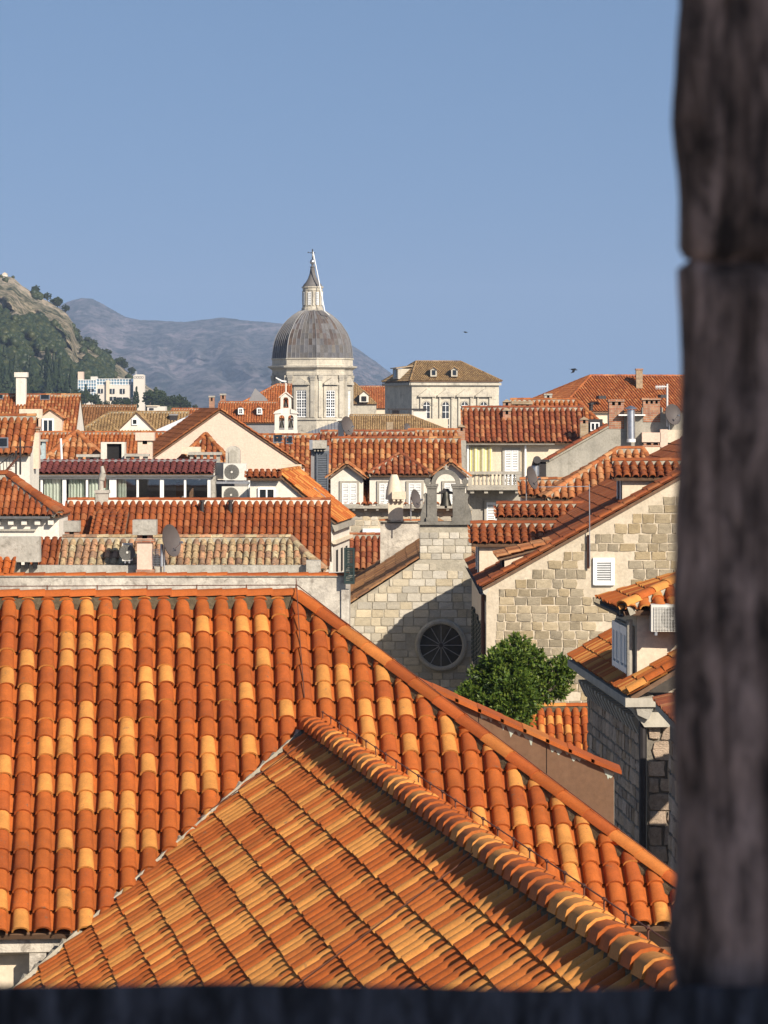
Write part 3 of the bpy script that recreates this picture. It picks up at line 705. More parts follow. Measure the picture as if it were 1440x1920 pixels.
rBo = mb.build('roof', M['wood'], B)
tile_slope(rBo, EB, rB, dB, polyB, T_wing, 0.2315, 0.345, 300, 8, pan=T_ridge[1], eave_edges=(2,), jit=0.011)
tile_slope(rBo, EB, rB, dB2, polyB2, T_hip, 0.2315, 0.345, 0, 6, eave_edges=(2,), jit=0.007)
caps(rBo, EB + rB * 0.05 + up * 0.035, EB + rB * LenB + up * 0.035, T_wing, 0.36, 0.15, mortar=M['mossmortar'], lift=0.02, hgt=0.145)
# mortar fillet where the wing dies into the big roof
vdir = (rB * 0.712 + dB).normalized(); mb = MB(); prev = None; nB = rB.cross(dB); nB = nB if nB.z > 0 else -nB
for i in range(70):
    t_ = i / 69 * (LB / dB.dot(vdir) if False else 6.35); c = EB + vdir * t_
    side = (-rB * 0.6 + dB * 0.0).normalized(); a_ = 0.09 + 0.035 * math.sin(i * 2.6) + random.uniform(0, .02)
    ring = [c + side * (a_ + .12) - up * 0.0, c + side * (a_ + .02) + up * (0.15 + 0.03 * math.sin(i * 2.6)), c + rB * 0.04 + up * 0.165, c + rB * .12 - up * .08]
    kk = len(mb.v); mb.v += [tuple(x) for x in ring]
    if prev is not None: mb.f += [(prev + j, prev + j + 1, kk + j + 1, kk + j) for j in range(3)]
    prev = kk
mb.build('mortar_fillet', M['palemortar'], B)
# metal valley gutter past the eave of the big roof
g0, g1 = EB + vdir * 4.15 - rB * 0.02, EB + vdir * 7.2 - rB * 0.06
mb = MB(); sd = Vector((-rB.y, rB.x, 0)) * -1
mb.ext([g0 - up * .10 - rB * .26, g0 - up * .04 - rB * .26, g0 - up * 0.12, g0 - up * 0.18], g1 - g0); mb.build('valley_gutter', M['copper'], B)
# walls
def Bw(s, v_): return EB + rB * s + pB * v_
mb = MB(); q = [Bw(1.9, 1.7), Bw(LenB - .3, 4.0), Bw(LenB - .3, -1.9), Bw(1.2, -1.9)]
q[0] = Bw(3.4, 4.0)
zB = EB.z - math.tan(R(ptB)) * 4.2
mb.ext([Vector((p.x, p.y, 0)) for p in q], Vector((0, 0, zB))); mb.build('wall', M['cream'], B)
mb = MB(); q = [Bw(0.6, -1.9), Bw(LenB - .3, -1.9), Bw(LenB - .3, 1.5), Bw(1.4, 1.5)]
mb.ext([Vector((p.x, p.y, zB - 1)) for p in q], Vector((0, 0, EB.z - 1.42 - zB + 1))); mb.build('upper_wall', M['cream'], B)
mb = MB(); q = [Bw(0.9, -2.2), Bw(LenB, -2.2)]
mb.ext([q[0] - up * 2.0, q[0] - up * 1.55, q[0] - up * 1.55 - pB * .16, q[0] - up * 2.0 - pB * .16], q[1] - q[0]); mb.build('gutter', M['copper'], B)
# conductor wire on little holders
mb = MB(); pts = []
for i in range(30):
    p = EB + rB * (0.2 + i * 0.7) + up * 0.26 - pB * 0.10; pts.append(p)
    mb.tube(p - up * 0.16, p, 0.007, 5); mb.tube(p - rB * .03, p + rB * .03, 0.014, 5)
mb.path(pts, 0.006, 5)
for s, l in ((1.1, 3.8), (11.6, 4.6)):
    mb.path([EB + rB * s + up * .2, EB + rB * s + dB * 0.3 + nB * .14, EB + rB * (s + .1) + dB * l + nB * .14], 0.006, 5)
mb.build('lightning_conductor', M['rustiron'], B)
# ------------------------------------------------------------------ small kit for the middle distance
def brick_mat(name, c1, c2, cm, bw=0.25, bh=0.075):
    m, nt, b = newmat(name); tc = nd(nt, 'ShaderNodeTexCoord'); sx = nd(nt, 'ShaderNodeSeparateXYZ'); cb = nd(nt, 'ShaderNodeCombineXYZ')
    nt.links.new(tc.outputs['Object'], sx.inputs[0]); ad = nd(nt, 'ShaderNodeMath', operation='ADD')
    nt.links.new(sx.outputs[0], ad.inputs[0]); nt.links.new(sx.outputs[1], ad.inputs[1]); nt.links.new(ad.outputs[0], cb.inputs[0]); nt.links.new(sx.outputs[2], cb.inputs[1])
    t = nd(nt, 'ShaderNodeTexBrick'); nt.links.new(cb.outputs[0], t.inputs['Vector'])
    for k, v in (('Color1', c1), ('Color2', c2), ('Mortar', cm)): t.inputs[k].default_value = (*v, 1)
    t.inputs['Scale'].default_value = 1.0; t.inputs['Brick Width'].default_value = bw; t.inputs['Row Height'].default_value = bh; t.inputs['Mortar Size'].default_value = 0.008
    n1 = noise_n(nt, tc.outputs['Object'], 5, 5, 0.6); k = ramp(nt, n1.outputs[0], [(0.3, 0.6), (0.7, 1.1)])
    nt.links.new(mix(nt, 1.0, t.outputs['Color'], k, 'MULTIPLY'), b.inputs['Base Color']); b.inputs['Roughness'].default_value = 0.9
    bump(nt, b, t.outputs['Fac'], -0.4, 0.01); return m
M['brick'] = brick_mat('red_brick', (0.36, 0.13, 0.07), (0.42, 0.22, 0.12), (0.34, 0.30, 0.24))
M['tan'] = brick_mat('tan_brick', (0.40, 0.29, 0.17), (0.33, 0.22, 0.12), (0.38, 0.33, 0.26))

def gnd(px, D): p = W(px, 900, D); return Vector((p.x, p.y, 0))
def chimney(parent, x0, x1, ytop, ybot, D, dep=0.45, mat='white', cap='concrete', capo=4, caph=8, vents=2, neck=None, pyramid=False):
    """stack with a cover slab on short piers"""
    u_ = D / F; mb = MB(); mb.box(X(x0, D), X(x1, D), D, D + dep, Z(ybot, D) - 0.5, Z(ytop + caph + (7 if vents else 0), D)); ch = mb.build('chimney', M[mat], parent)
    if vents:
        zt, zb_ = Z(ytop + caph, D) , Z(ytop + caph + 7, D); w = (X(x1, D) - X(x0, D)); pw = w / (2 * vents + 1)
        for i in range(vents + 1):
            xx = X(x0, D) + i * 2 * pw; MB().box(xx, xx + pw, D + .01, D + dep - .01, zb_, zt).build('pier', M[neck or mat], ch)
        MB().box(X(x0, D) + .03, X(x1, D) - .03, D + dep * .45, D + dep * .55, zb_, zt).build('flue_dark', M['dark'], ch)
    mb = MB(); o = capo * u_
    if pyramid:
        a, b, zc, zt = X(x0, D) - o, X(x1, D) + o, Z(ytop + caph, D), Z(ytop, D)
        mb.add([(a, D - o, zc), (b, D - o, zc), (b, D + dep + o, zc), (a, D + dep + o, zc), ((a + b) / 2, D + dep / 2, zt)], [(0, 1, 4), (1, 2, 4), (2, 3, 4), (3, 0, 4), (3, 2, 1, 0)])
    else: mb.box(X(x0, D) - o, X(x1, D) + o, D - o, D + dep + o, Z(ytop + caph, D), Z(ytop, D))
    mb.build('cap', M[cap], ch); return ch
def dish(px, py, dia_px, D, label, mat='dish', face=Vector((0.9, -0.42, 0.15)), mast=None, group=None):
    """parabolic satellite dish with feed arm and mast; the hollow looks along face"""
    c = W(px, py, D); r = dia_px / 2 * D / F; f = face.normalized()
    th = thing('satellite_dish', label, 'satellite dish', c - Vector((0, 0, r * 1.3)), group)
    prof = [(r * k / 6, 0.28 * r * (k / 6) ** 2) for k in range(1, 7)]; prof = [(0.001, 0)] + prof
    back = [(a, b - 0.02) for a, b in reversed(prof)]
    MB().lathe(prof + back, c, 22, f, closed=False).build('reflector', M[mat], th, 60)
    foot = c - f * 0.12; low = c - Vector((0, 0, r * 0.9)); tip = c + f * r * 0.95 - Vector((0, 0, r * 0.25))
    MB().tube(c + (low - c) * 0.9 + f * .02, tip, 0.012, 6).tube(tip - f * .05, tip + f * .04, 0.035, 8).build('feed_arm', M['steel'], th)
    zb_ = Z(mast, D) if mast else c.z - r * 1.6
    MB().tube(Vector((foot.x, foot.y, zb_)), foot + Vector((0, 0, r * .3)), 0.022, 8).build('mast', M['steel'], th); return th
def ac_unit(x0, y0, x1, y1, D, label, dep=0.3, fan=0.36, group=None, grid=False):
    th = thing('air_conditioner', label, 'air conditioner', W((x0 + x1) / 2, y1, D), group)
    a, b, c, e = X(x0, D), X(x1, D), Z(y1, D), Z(y0, D); h = e - c
    MB().box(a, b, D, D + dep, c + .03, e).build('casing', M['ac'], th)
    fc = Vector((a + (b - a) * fan, D, (c + e) / 2 + .01)); r = h * 0.40
    mb = MB().lathe([(r * 0.98, 0.0), (r * 1.04, 0.014), (r * 1.08, 0.0)], fc, 24, Vector((0, -1, 0)), closed=False)
    for k in range(1, 9): mb.lathe([(r * k / 9, 0.004), (r * k / 9 + .006, 0.012), (r * k / 9 + .012, 0.004)], fc, 20, Vector((0, -1, 0)), closed=False)
    for k in range(8):
        d_ = Vector((math.cos(k * math.pi / 8), 0, math.sin(k * math.pi / 8))) * r; mb.tube(fc + d_ - Vector((0, .012, 0)), fc - d_ - Vector((0, .012, 0)), 0.004, 4)
    if grid:
        mb = MB(); g0, g1 = a + .05, b - .03
        for k in range(17): z_ = c + .06 + (h - .1) * k / 16; mb.box(g0, g1, D - .02, D - .012, z_ - .003, z_ + .003)
        for k in range(14): x_ = g0 + (g1 - g0) * k / 13; mb.box(x_ - .004, x_ + .004, D - .025, D - .0205, c + .05, e - .03)
    mb.build('fan_grille', M['acdark'] if not grid else M['ac'], th)
    MB().lathe([(0.001, 0.0), (r * 0.97, 0.0), (r * .97, .003), (.001, .003)], fc, 24, Vector((0, -1, 0)), closed=False).build('fan_recess', M['acdark'], th)
    MB().tube(fc - Vector((0, .004, 0)), fc - Vector((0, .02, 0)), r * 0.16, 12).build('hub', M['ac'], th)
    mb = MB(); mb.box(a + .06, a + .1, D + .01, D + dep, c - .03, c + .03); mb.box(b - .1, b - .06, D + .01, D + dep, c - .03, c + .03); mb.build('foot', M['zinc'], th); return th
def gable_dormer(house, x0, x1, yb, ye, ya, D, dep, mats, over=0.12, wall='white', tp=0.21, te=0.33, limit=40, verge_over=0.12, nm='dormer'):
    """dormer with a gabled roof whose ridge runs away from the viewer"""
    a, b, zb_, ze, za = X(x0, D), X(x1, D), Z(yb, D), Z(ye, D), Z(ya, D); xm = (a + b) / 2
    body = MB().ext([Vector((a, D, zb_)), Vector((b, D, zb_)), Vector((b, D, ze)), Vector((xm, D, za - .06)), Vector((a, D, ze))], (0, dep, 0)).build(nm, M[wall], house)
    rise = za - ze; half = xm - a; p = math.atan2(rise, half)
    for sg in (-1, 1):
        dv = Vector((sg * math.cos(p), 0, -math.sin(p))); L = half / math.cos(p) + over
        O = Vector((xm, D - verge_over, za)); mb = MB(); slab(mb, O, Vector((0, 1, 0)), dv, [(0, 0), (dep + verge_over, 0), (dep + verge_over, L), (0, L)], 0.06)
        sl = mb.build('dormer_roof', M['wood'], body)
        ms = []; n_ = int((dep + verge_over) / tp)
        v_, f_ = barrel(tp, te, 5); nn = Vector((sg * math.sin(p), 0, math.cos(p))); xa = dv.cross(nn)
        for i in range(n_):
            for j in range(int(L / te) + 1):
                q = O + Vector((0, 1, 0)) * (tp * (i + .5)) + dv * (L - (j + 1) * te) + nn * .015
                if L - (j + 1) * te < -0.2: continue
                m = Matrix.Identity(4)
                for r_ in range(3): m[r_][0] = xa[r_]; m[r_][1] = dv[r_]; m[r_][2] = nn[r_]; m[r_][3] = q[r_]
                ms.append(m)
        # these are a fourth level down, so they stay one mesh of the slope
        o = mass('dormer_roof_tiles', v_, f_, ms, mats[1], body)
    k = 3; 
    mbr = MB(); O = Vector((xm, D - verge_over, za + .05)); mbr.tube(O, O + Vector((0, dep, 0)), 0.08, 8); mbr.build('ridge_cap', mats[1], body, 50)
    return body
def skylight(parent, x0, y0, x1, y1, rf, lift=0.06, frame='zinc'):
    """a pane lying on a front slope"""
    O, d, n = rf['O'], rf['d'], rf['n']
    def hit(px, py):
        dr = W(px, py, 1.0) - Vector((0, 0, EYE)); o = Vector((0, 0, EYE)); t = (O - o).dot(n) / dr.dot(n); return o + dr * t
    q = [hit(x0, y0), hit(x1, y0), hit(x1, y1), hit(x0, y1)]; w = MB().ext(q, n * (lift + .06)).build('skylight', M[frame], parent)
    c = sum(q, Vector()) / 4; qi = [c + (p - c) * 0.78 + n * (lift + .063) for p in q]
    MB().ext(qi, n * 0.006).build('pane', M['glass'], w); return w
def gutter(parent, p0, p1, r=0.06, mat='zinc'):
    d = (Vector(p1) - Vector(p0)).normalized(); s = d.cross(Vector((0, 0, 1))).normalized(); mb = MB(); prev = None
    for p in (Vector(p0), Vector(p1)):
        k = len(mb.v); mb.v += [tuple(p + s * (math.cos(a) * r) + Vector((0, 0, -math.sin(a) * r))) for a in [i * math.pi / 6 for i in range(7)]]
        mb.v += [tuple(p + s * (math.cos(a) * r * .85) + Vector((0, 0, -math.sin(a) * r * .85))) for a in [i * math.pi / 6 for i in range(7)]]
    mb.f += [(i, i + 1, 15 + i, 14 + i) for i in range(6)] + [(7 + i, 21 + i, 22 + i, 8 + i) for i in range(6)]
    return mb.build('gutter', M[mat], parent, 40)

# ------------------------------------------------------------------ house C: weathered tiles behind a peeling parapet
Dc = 93.0
C = thing('weathered_roof_house', 'house with lichen stained old tiles behind a peeling white parapet wall', 'house', gnd(300, Dc))
MB().box(X(-70, Dc), X(648, Dc), Dc, Dc + 0.34, 0, Z(1080, Dc)).build('parapet', M['whitedirty'], C)
MB().box(X(640, Dc), X(655, Dc), Dc - 0.06, Dc + 3.2, 0, Z(1104, Dc)).build('pilaster', M['whitedirty'], C)
MB().box(X(-70, Dc), X(640, Dc), Dc + .35, Dc + 5.5, 0, Z(1090, Dc)).build('wall', M['white'], C)
cp = MB().box(X(-70, Dc), X(650, Dc), Dc - .05, Dc + .39, Z(1081, Dc), Z(1079.4, Dc)).build('coping', M['palemortar'], C)
caps(cp, W(-70, 1080.5, Dc + .17), W(652, 1080.5, Dc + .17), T_ridge, 0.55, 0.21, 'coping_tile', hgt=0.085, limit=60)
rc = roof_front(C, 108, 604, 1074, 94.4, 1012, 30, T_old, tp=0.2, te=0.33, limit=260, hipR=0.62, jit=0.02, capw=0.10)
roof_front(C, 58, 107, 1074, 94.4, 1012, 30, T_dark, tp=0.2, te=0.33, limit=20, jit=0.02, ridge=False, back=False)
MB().pbox(-12, 1007, 74, 1054, 93.75, 0.5).build('concrete_tank', M['concrete'], C)
mb = MB(); [mb.pbox(x, 1054, x + 7, 1066, 93.8, 0.4) for x in (30, 46, 62)]; mb.build('tank_feet', M['dark'], C)
roof_front(C, -40, 26, 1079, 93.1, 1044, 30, T_ridge, tp=0.2, te=0.33, limit=10, ridge=False, back=False)
mb = MB().pbox(0, 1060, 600, 1080, 94.0, 0.3); mb.build('eave_wall', M['concrete'], C)
MB().pbox(574, 1051, 601, 1076, 93.7, 0.5).build('block_stub', M['concrete'], C)
ch = chimney(C, 257, 285, 975, 1074, 93.6, 0.42, 'pink', 'concrete', 8, 28, 1, 'brick'); 
MB().pbox(254, 1011, 289, 1017, 93.55, .52).build('brick_band', M['brick'], ch)
MB().pbox(255, 1068, 289, 1077, 93.55, .52).build('brick_foot', M['brick'], ch)
chimney(C, 121, 147, 977, 1012, 96.2, 0.4, 'concrete', 'concrete', 2, 20, 1, 'brick')
dish(315, 1015, 62, 93.8, 'large grey satellite dish beside the pink chimney on the weathered roof', 'dish', Vector((0.86, -0.45, 0.2)), mast=1078)
ac_unit(229, 1019, 248, 1054, 93.9, 'small white air conditioner box against the pink chimney', 0.3, 0.5)
mb = MB(); D_ = 93.6
for i in range(9): mb.tube(W(285 + i * 2.6, 1030, D_), W(285 + i * 2.6, 1062, D_), 0.006, 4)
for j in range(8): mb.tube(W(285, 1030 + j * 4.4, D_), W(307, 1030 + j * 4.4, D_), 0.006, 4)
mb.tube(W(303, 1020, D_), W(303, 1062, D_), 0.04, 8); tag(mb.build('wire_rack', M['steel']), 'white wire rack and post beside the large satellite dish', 'rack')
# open dark green shutter on the lane side
mb = MB(); D_ = 92.7
mb.pbox(645, 1027, 648.5, 1095, D_, .05); mb.pbox(661, 1027, 665, 1095, D_, .05); mb.pbox(648.5, 1027, 661, 1031, D_, .05); mb.pbox(648.5, 1090, 661, 1095, D_, .05); mb.pbox(648.5, 1058, 661, 1061, D_, .05)
for j in range(20): mb.obox(W(654.8, 1032.5 + j * 3.0, D_ + .02), Vector((1, 0, 0)), Vector((0, -.6, -.8)), Vector((0, -.8, .6)), 6.5 * D_ / F, 0.02, 0.004)
mb.build('shutter', M['greenshutter'], C, label='open dark green louvred shutter')
# ------------------------------------------------------------------ house D: rust coloured roof
H = thing('rust_roof_house', 'house with long rust coloured tile roof and white mortared ridge below the glazed terrace', 'house', gnd(360, 108))
rd = roof_front(H, 112, 617, 1064, 105.4, 941, 35, T_dark, tp=0.214, te=0.33, limit=300, wall='white', over=0.3, mortar='white', jit=0.010, capw=0.09)
roof_front(H, 170, 232, 1013, 105.0, 960, 20, T_dark, tp=0.214, te=0.33, limit=0, ridge=False, back=False)
MB().ext([W(232, 1013, 105.0), W(232, 1040, 105.0), W(236, 965, 107.6)], Vector((0.03, 0, 0))).build('dormer_cheek', M['concrete'], H)
for x in (379, 432): MB().tube(W(x, 962, 107.6), W(x, 940, 107.6), 0.06, 8).tube(W(x, 941, 107.6), W(x, 938, 107.6), 0.09, 8).build('vent_pipe', M['iron'], H)
ch = chimney(H, 179, 203, 919, 945, 108.0, 0.4, 'concrete', 'concrete', 2, 6, 0)
MB().tube(W(189, 919, 108.2), W(189, 900, 108.2), 0.085, 10).tube(W(190, 900, 108.2), W(193, 888, 108.2), 0.11, 10).tube(W(193, 888, 108.2), W(191, 874, 108.2), 0.085, 10, 0.05).build('cowl', M['concrete'], ch, 40)
MB().tube(W(196, 915, 108.3), W(196, 871, 108.3), 0.05, 8).build('flue', M['rustiron'], ch)
# ------------------------------------------------------------------ left house with hipped roof and gutter
H = thing('gutter_house', 'small house with hipped orange roof, zinc gutter and white bracketed wall', 'house', gnd(30, 103))
rl = roof_front(H, -70, 112, 967, 102.0, 894, 33, T_dark, tp=0.19, te=0.33, limit=120, hipR=1.0, wall='white', over=0.28, capw=0.16, jit=0.01)
gutter(H, rl['E0'] + Vector((0, -.04, -.02)), rl['E1'] + Vector((-.3, -.04, -.02)), 0.07)
for i in range(5): MB().pbox(-10 + i * 25, 976, 0 + i * 25, 984, 102.06, .25).build('bracket', M['white'], H)
MB().pbox(-40, 992, 66, 996, 102.2, .1).build('string_course', M['trim'], H)
# ------------------------------------------------------------------ glazed roof terrace
Dg = 117.0
G_ = thing('glazed_terrace', 'roof terrace room with white framed glazing, green curtains and maroon tile roof', 'conservatory', gnd(210, Dg))
rg_ = roof_front(G_, 24, 398, 889, Dg - .12, 866, 14, T_maroon, tp=0.21, te=0.34, limit=150, ridge=False, back=False, seg=5)
gutter(G_, W(22, 891, Dg - .16), W(402, 891, Dg - .16), 0.06)
MB().pbox(30, 893, 396, 898.5, Dg, .12).build('header', M['paint'], G_)
xs = [(36, 39), (76, 80), (117, 124), (161, 165), (205, 218), (256, 260), (300, 307), (345, 349), (389, 396)]
for a, b in xs: MB().pbox(a, 898.6, b, 960, Dg - .02, .12).build('post', M['paint'], G_)
for i in range(8):
    a, b = xs[i][1], xs[i + 1][0]; c = MB().pbox(a + .5, 898.7, b - .5, 955, Dg + .06, .012)
    g = c.build('pane', M['glass'], G_)
    g.data.materials.clear(); 
    if 'clearglass' not in M:
        m, nt, b_ = newmat('clear_glass'); b_.inputs['Base Color'].default_value = (.8, .85, .85, 1); b_.inputs['Roughness'].default_value = 0.03
        tr = nd(nt, 'ShaderNodeBsdfTransparent'); ms_ = nd(nt, 'ShaderNodeMixShader'); lw = nd(nt, 'ShaderNodeFresnel'); gl = nd(nt, 'ShaderNodeBsdfGlossy'); gl.inputs['Roughness'].default_value = .03
        ms_.inputs[0].default_value = .08; nt.links.new(tr.outputs[0], ms_.inputs[1]); nt.links.new(gl.outputs[0], ms_.inputs[2]); nt.links.new(ms_.outputs[0], nt.nodes['Material Output'].inputs[0]); M['clearglass'] = m
    g.data.materials.append(M['clearglass'])
    if i in (0, 1, 2, 3, 4):
        c0, c1 = (a + 2, b - 1) if i in (0, 1, 3) else ((a + 4, b - 2) if i == 2 else (a + 2, a + 18))
        mb = MB(); n_ = 26
        for k in range(n_ + 1):
            x = X(c0 + (c1 - c0) * k / n_, Dg); y = Dg + .16 + .04 * math.sin(k * 1.25) + .015 * math.sin(k * 3.1); mb.v += [(x, y, Z(899, Dg)), (x, y, Z(952, Dg))]
        mb.f = [(2 * k, 2 * k + 2, 2 * k + 3, 2 * k + 1) for k in range(n_)]; mb.build('curtain', M['curtain'], G_, 60)
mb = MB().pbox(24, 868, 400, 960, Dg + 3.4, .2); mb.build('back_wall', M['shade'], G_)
MB().box(X(24, Dg), X(30, Dg), Dg, Dg + 3.4, Z(960, Dg), Z(896, Dg)).build('side_wall', M['white'], G_)
MB().box(X(396, Dg), X(403, Dg), Dg - .05, Dg + 3.4, Z(960, Dg), Z(893, Dg)).build('side_post', M['concrete'], G_)
MB().box(X(22, Dg), X(404, Dg), Dg - 0.3, Dg + 3.6, 0, Z(960, Dg) - .01).build('wall', M['white'], G_)
MB().box(X(20, Dg), X(398, Dg), Dg + 1.2, Dg + 3.7, Z(866, Dg) - .02, Z(864, Dg)).build('flat_roof', M['shade'], G_)
for a, b, c, e in ((330, 345, 905, 930), (355, 362, 915, 945)): MB().pbox(a, c, b, e, Dg + 2.6, .3).build('furniture', M['wood'], G_)
# ------------------------------------------------------------------ air conditioners and stone chimney at the terrace end
ac_unit(419, 869, 462, 902, 117.6, 'upper air conditioner with round fan standing on a bracket beside the terrace room', 0.35, 0.36)
ac_unit(416, 912, 464, 945, 117.6, 'lower air conditioner half in shade under the bracket', 0.35, 0.36)
T_ = thing('terrace_end_house', 'white house end with arched stone chimney above the air conditioners', 'house', gnd(430, 118))
mb = MB(); D_ = 118.2
pts = [(423, 872), (423, 846)] + [(436.5 - 13.5 * math.cos(a), 846 - 10 * math.sin(a)) for a in [i * math.pi / 8 for i in range(1, 8)]] + [(450, 846), (450, 872)]
chm = mb.pext(pts, D_, .5).build('chimney', M['concrete'], T_)
MB().pext([(429, 870), (429, 848), (436, 842), (444, 848), (444, 870)], D_ - .03, .03).build('niche', M['grey'], chm)
MB().pbox(403, 868, 425, 960, 118.9, 1.0).build('wall', M['white'], T_)
MB().pbox(405, 903, 468, 907, 117.5, .6).build('bracket_shelf', M['zinc'], T_)
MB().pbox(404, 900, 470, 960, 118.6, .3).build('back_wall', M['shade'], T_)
MB().tube(W(465, 880, 117.8), W(467, 905, 117.8), .05, 8).tube(W(467, 905, 117.8), W(467, 935, 117.8), .05, 8).build('pipe', M['paint'], T_)
MB().box(X(404, 119), X(470, 119), 118.95, 121.5, 0, Z(935, 119)).build('lower_wall', M['white'], T_)
# ------------------------------------------------------------------ white gabled house W with side slope
Hw = thing('white_gable_house', 'white house with tiny double window and orange roof falling to the lane', 'house', gnd(560, 115))
Dw = 113.0; rx = X(522, Dw); zr_ = Z(887, Dw); ex = X(631, Dw); ze_ = Z(980, Dw); yawr = Vector((0.08, 0.99, 0)).normalized()
O = Vector((rx, Dw, zr_)); dd = Vector((ex - rx, 0, ze_ - zr_)); LL = dd.length
mb = MB(); slab(mb, O, yawr, dd.normalized(), [(0, 0), (6.2, 0), (6.2, LL), (0, LL)]); pass
rw = mb.build('roof', M['wood'], Hw); tile_slope(rw, O, yawr, dd, [(0, 0), (6.2, 0), (6.2, LL), (0, LL)], T_wing, 0.2, 0.33, 150, 6, eave_edges=(2,), jit=.012)
caps(rw, O + up * .04, O + yawr * 6.2 + up * .04, T_wing, .33, .1)
pts = [O + dd * 0.93 - up * .1, Vector((ex - .12, Dw, 0)), Vector((X(468, Dw), Dw, 0)), Vector((X(468, Dw), Dw, Z(890, Dw))), O - up * .1]
MB().ext([p + yawr * .12 for p in pts], yawr * 6.0).build('wall', M['white'], Hw)
glazed(Hw, 487, 918, 513, 940, Dw + .10, 2, 1, 0.06, .05, .05)
roof_front(Hw, 462, 528, 897, Dw - .2, 884, 28, T_dark, tp=.2, te=.3, limit=20, ridge=False, back=False)
cb0 = O + dd * 0.97 - up * .35; MB().ext([cb0, cb0 + Vector((.12, 0, .05)), cb0 + Vector((.12, 0, .2)), cb0 + Vector((-.1, 0, .24))], yawr * 6.1).build('cornice', M['trim'], Hw)
cb0 = O + dd * 0.97 - up * .75 + Vector((-.05, 0, 0)); MB().ext([cb0, cb0 + Vector((.1, 0, .0)), cb0 + Vector((.1, 0, .1)), cb0 + Vector((-.1, 0, .1))], yawr * 6.1).build('string_course', M['cream'], Hw)
for i in range(3):
    c_ = O + dd * .94 + yawr * (1.2 + i * 1.7); w = MB().box(c_.x - .05, c_.x + .045, c_.y, c_.y + .7, Z(1075, 114), Z(1032, 114)).build('window', M['dark'], Hw)
# skylight strip on the slope
nn_ = yawr.cross(dd).normalized(); nn_ = nn_ if nn_.z > 0 else -nn_
q0 = O + dd * .36 + yawr * 3.6 + nn_ * .05; MB().obox(q0 + dd * .12, dd.normalized(), yawr, nn_, .30, .12, .05).build('skylight', M['zinc'], rw)
# ------------------------------------------------------------------ pink gable house
T_pinkroof = tile_pair('tile_sienna', [((0.30, 0.10, 0.03), 50), ((0.24, 0.075, 0.024), 50)], var=.3)
Hp = thing('pink_gable_house', 'tall house with plain pale pink gable wall catching the sun', 'house', gnd(430, 160))
ph = R(-9); rp = Vector((math.sin(ph), math.cos(ph), 0)); ap = Vector((math.cos(ph), -math.sin(ph), 0)); Dp = 158.0
PO = W(412, 771, Dp)
def pp(a_, z_): return PO + ap * a_ + up * z_
prof = [(-2.95, -2.06), (0, 0), (2.1, -1.40), (3.0, -2.05), (3.9, -2.62), (3.9, -8), (-2.95, -8)]
MB().ext([pp(a_, z_) for a_, z_ in prof], rp * 8).build('wall', M['pink'], Hp)
dl = (-ap * 2.95 - up * 2.06); L1 = dl.length + .35; O1 = pp(0, .06) - rp * .08
mb = MB(); slab(mb, O1, rp, dl.normalized(), [(0, 0), (8.2, 0), (8.2, L1), (0, L1)]); dr_ = (ap * 3.9 - up * 2.62); slab(mb, O1, rp, dr_.normalized(), [(0, 0), (8.2, 0), (8.2, dr_.length), (0, dr_.length)], .05)
rpk = mb.build('roof', M['wood'], Hp); tile_slope(rpk, O1, rp, dl, [(0, 0), (8.2, 0), (8.2, L1), (0, L1)], T_pinkroof, .225, .33, 120, 5, eave_edges=(2,))
tile_slope(rpk, O1, rp, dr_, [(0, 0), (8.2, 0), (8.2, dr_.length), (0, dr_.length)], T_far, .225, .33, 0, 5, eave_edges=(2,))
MB().ext([pp(1.25, -8), pp(1.25, -4.2), pp(3.9, -2.62), pp(3.9, -8)], -rp * .02).build('side_band', M['pink'], Hp) if False else None
MB().pbox(527, 871, 565, 890, 156.5, .6).build('ledge', M['cream'], Hp)
# ------------------------------------------------------------------ hip roofed extension in front of the pink gable
Hq = thing('hip_extension', 'small hipped tile roof with mortared hips in front of the pink gable', 'house', gnd(382, 124))
roof_front(Hq, 328, 434, 874, 123, 817, 33, T_mix, tp=.21, te=.33, limit=120, hipL=.62, hipR=.62, wall='white', capw=.09)
MB().pbox(340, 838, 376, 851, 122.6, .4).build('slab_chimney', M['cream'], Hq)
def slab_chimney(parent, x0, x1, y0, D, n, mat='concrete', h=12):
    ch = MB().pbox(x0 - 3, y0, x1 + 3, y0 + 5, D - .1, .6).build('slab_chimney', M[mat], parent)
    w = (x1 - x0) / (2 * n - 1)
    for i in range(n): MB().pbox(x0 + 2 * i * w, y0 + 5, x0 + 2 * i * w + w, y0 + 5 + h, D, .4).build('pier', M[mat], ch)
    MB().pbox(x0, y0 + 5 + h, x1, y0 + 40, D, .4).build('stack', M[mat], ch)
slab_chimney(Hq, 356, 412, 848, 121.8, 5)
MB().pbox(318, 861, 352, 867, 121.4, .2).build('vent_box', M['paint'], Hq)
mb = MB(); [mb.pbox(324 + i * 7, 862.5, 329 + i * 7, 866, 121.39, .1) for i in range(4)]; mb.build('vent_holes', M['dark'], Hq)
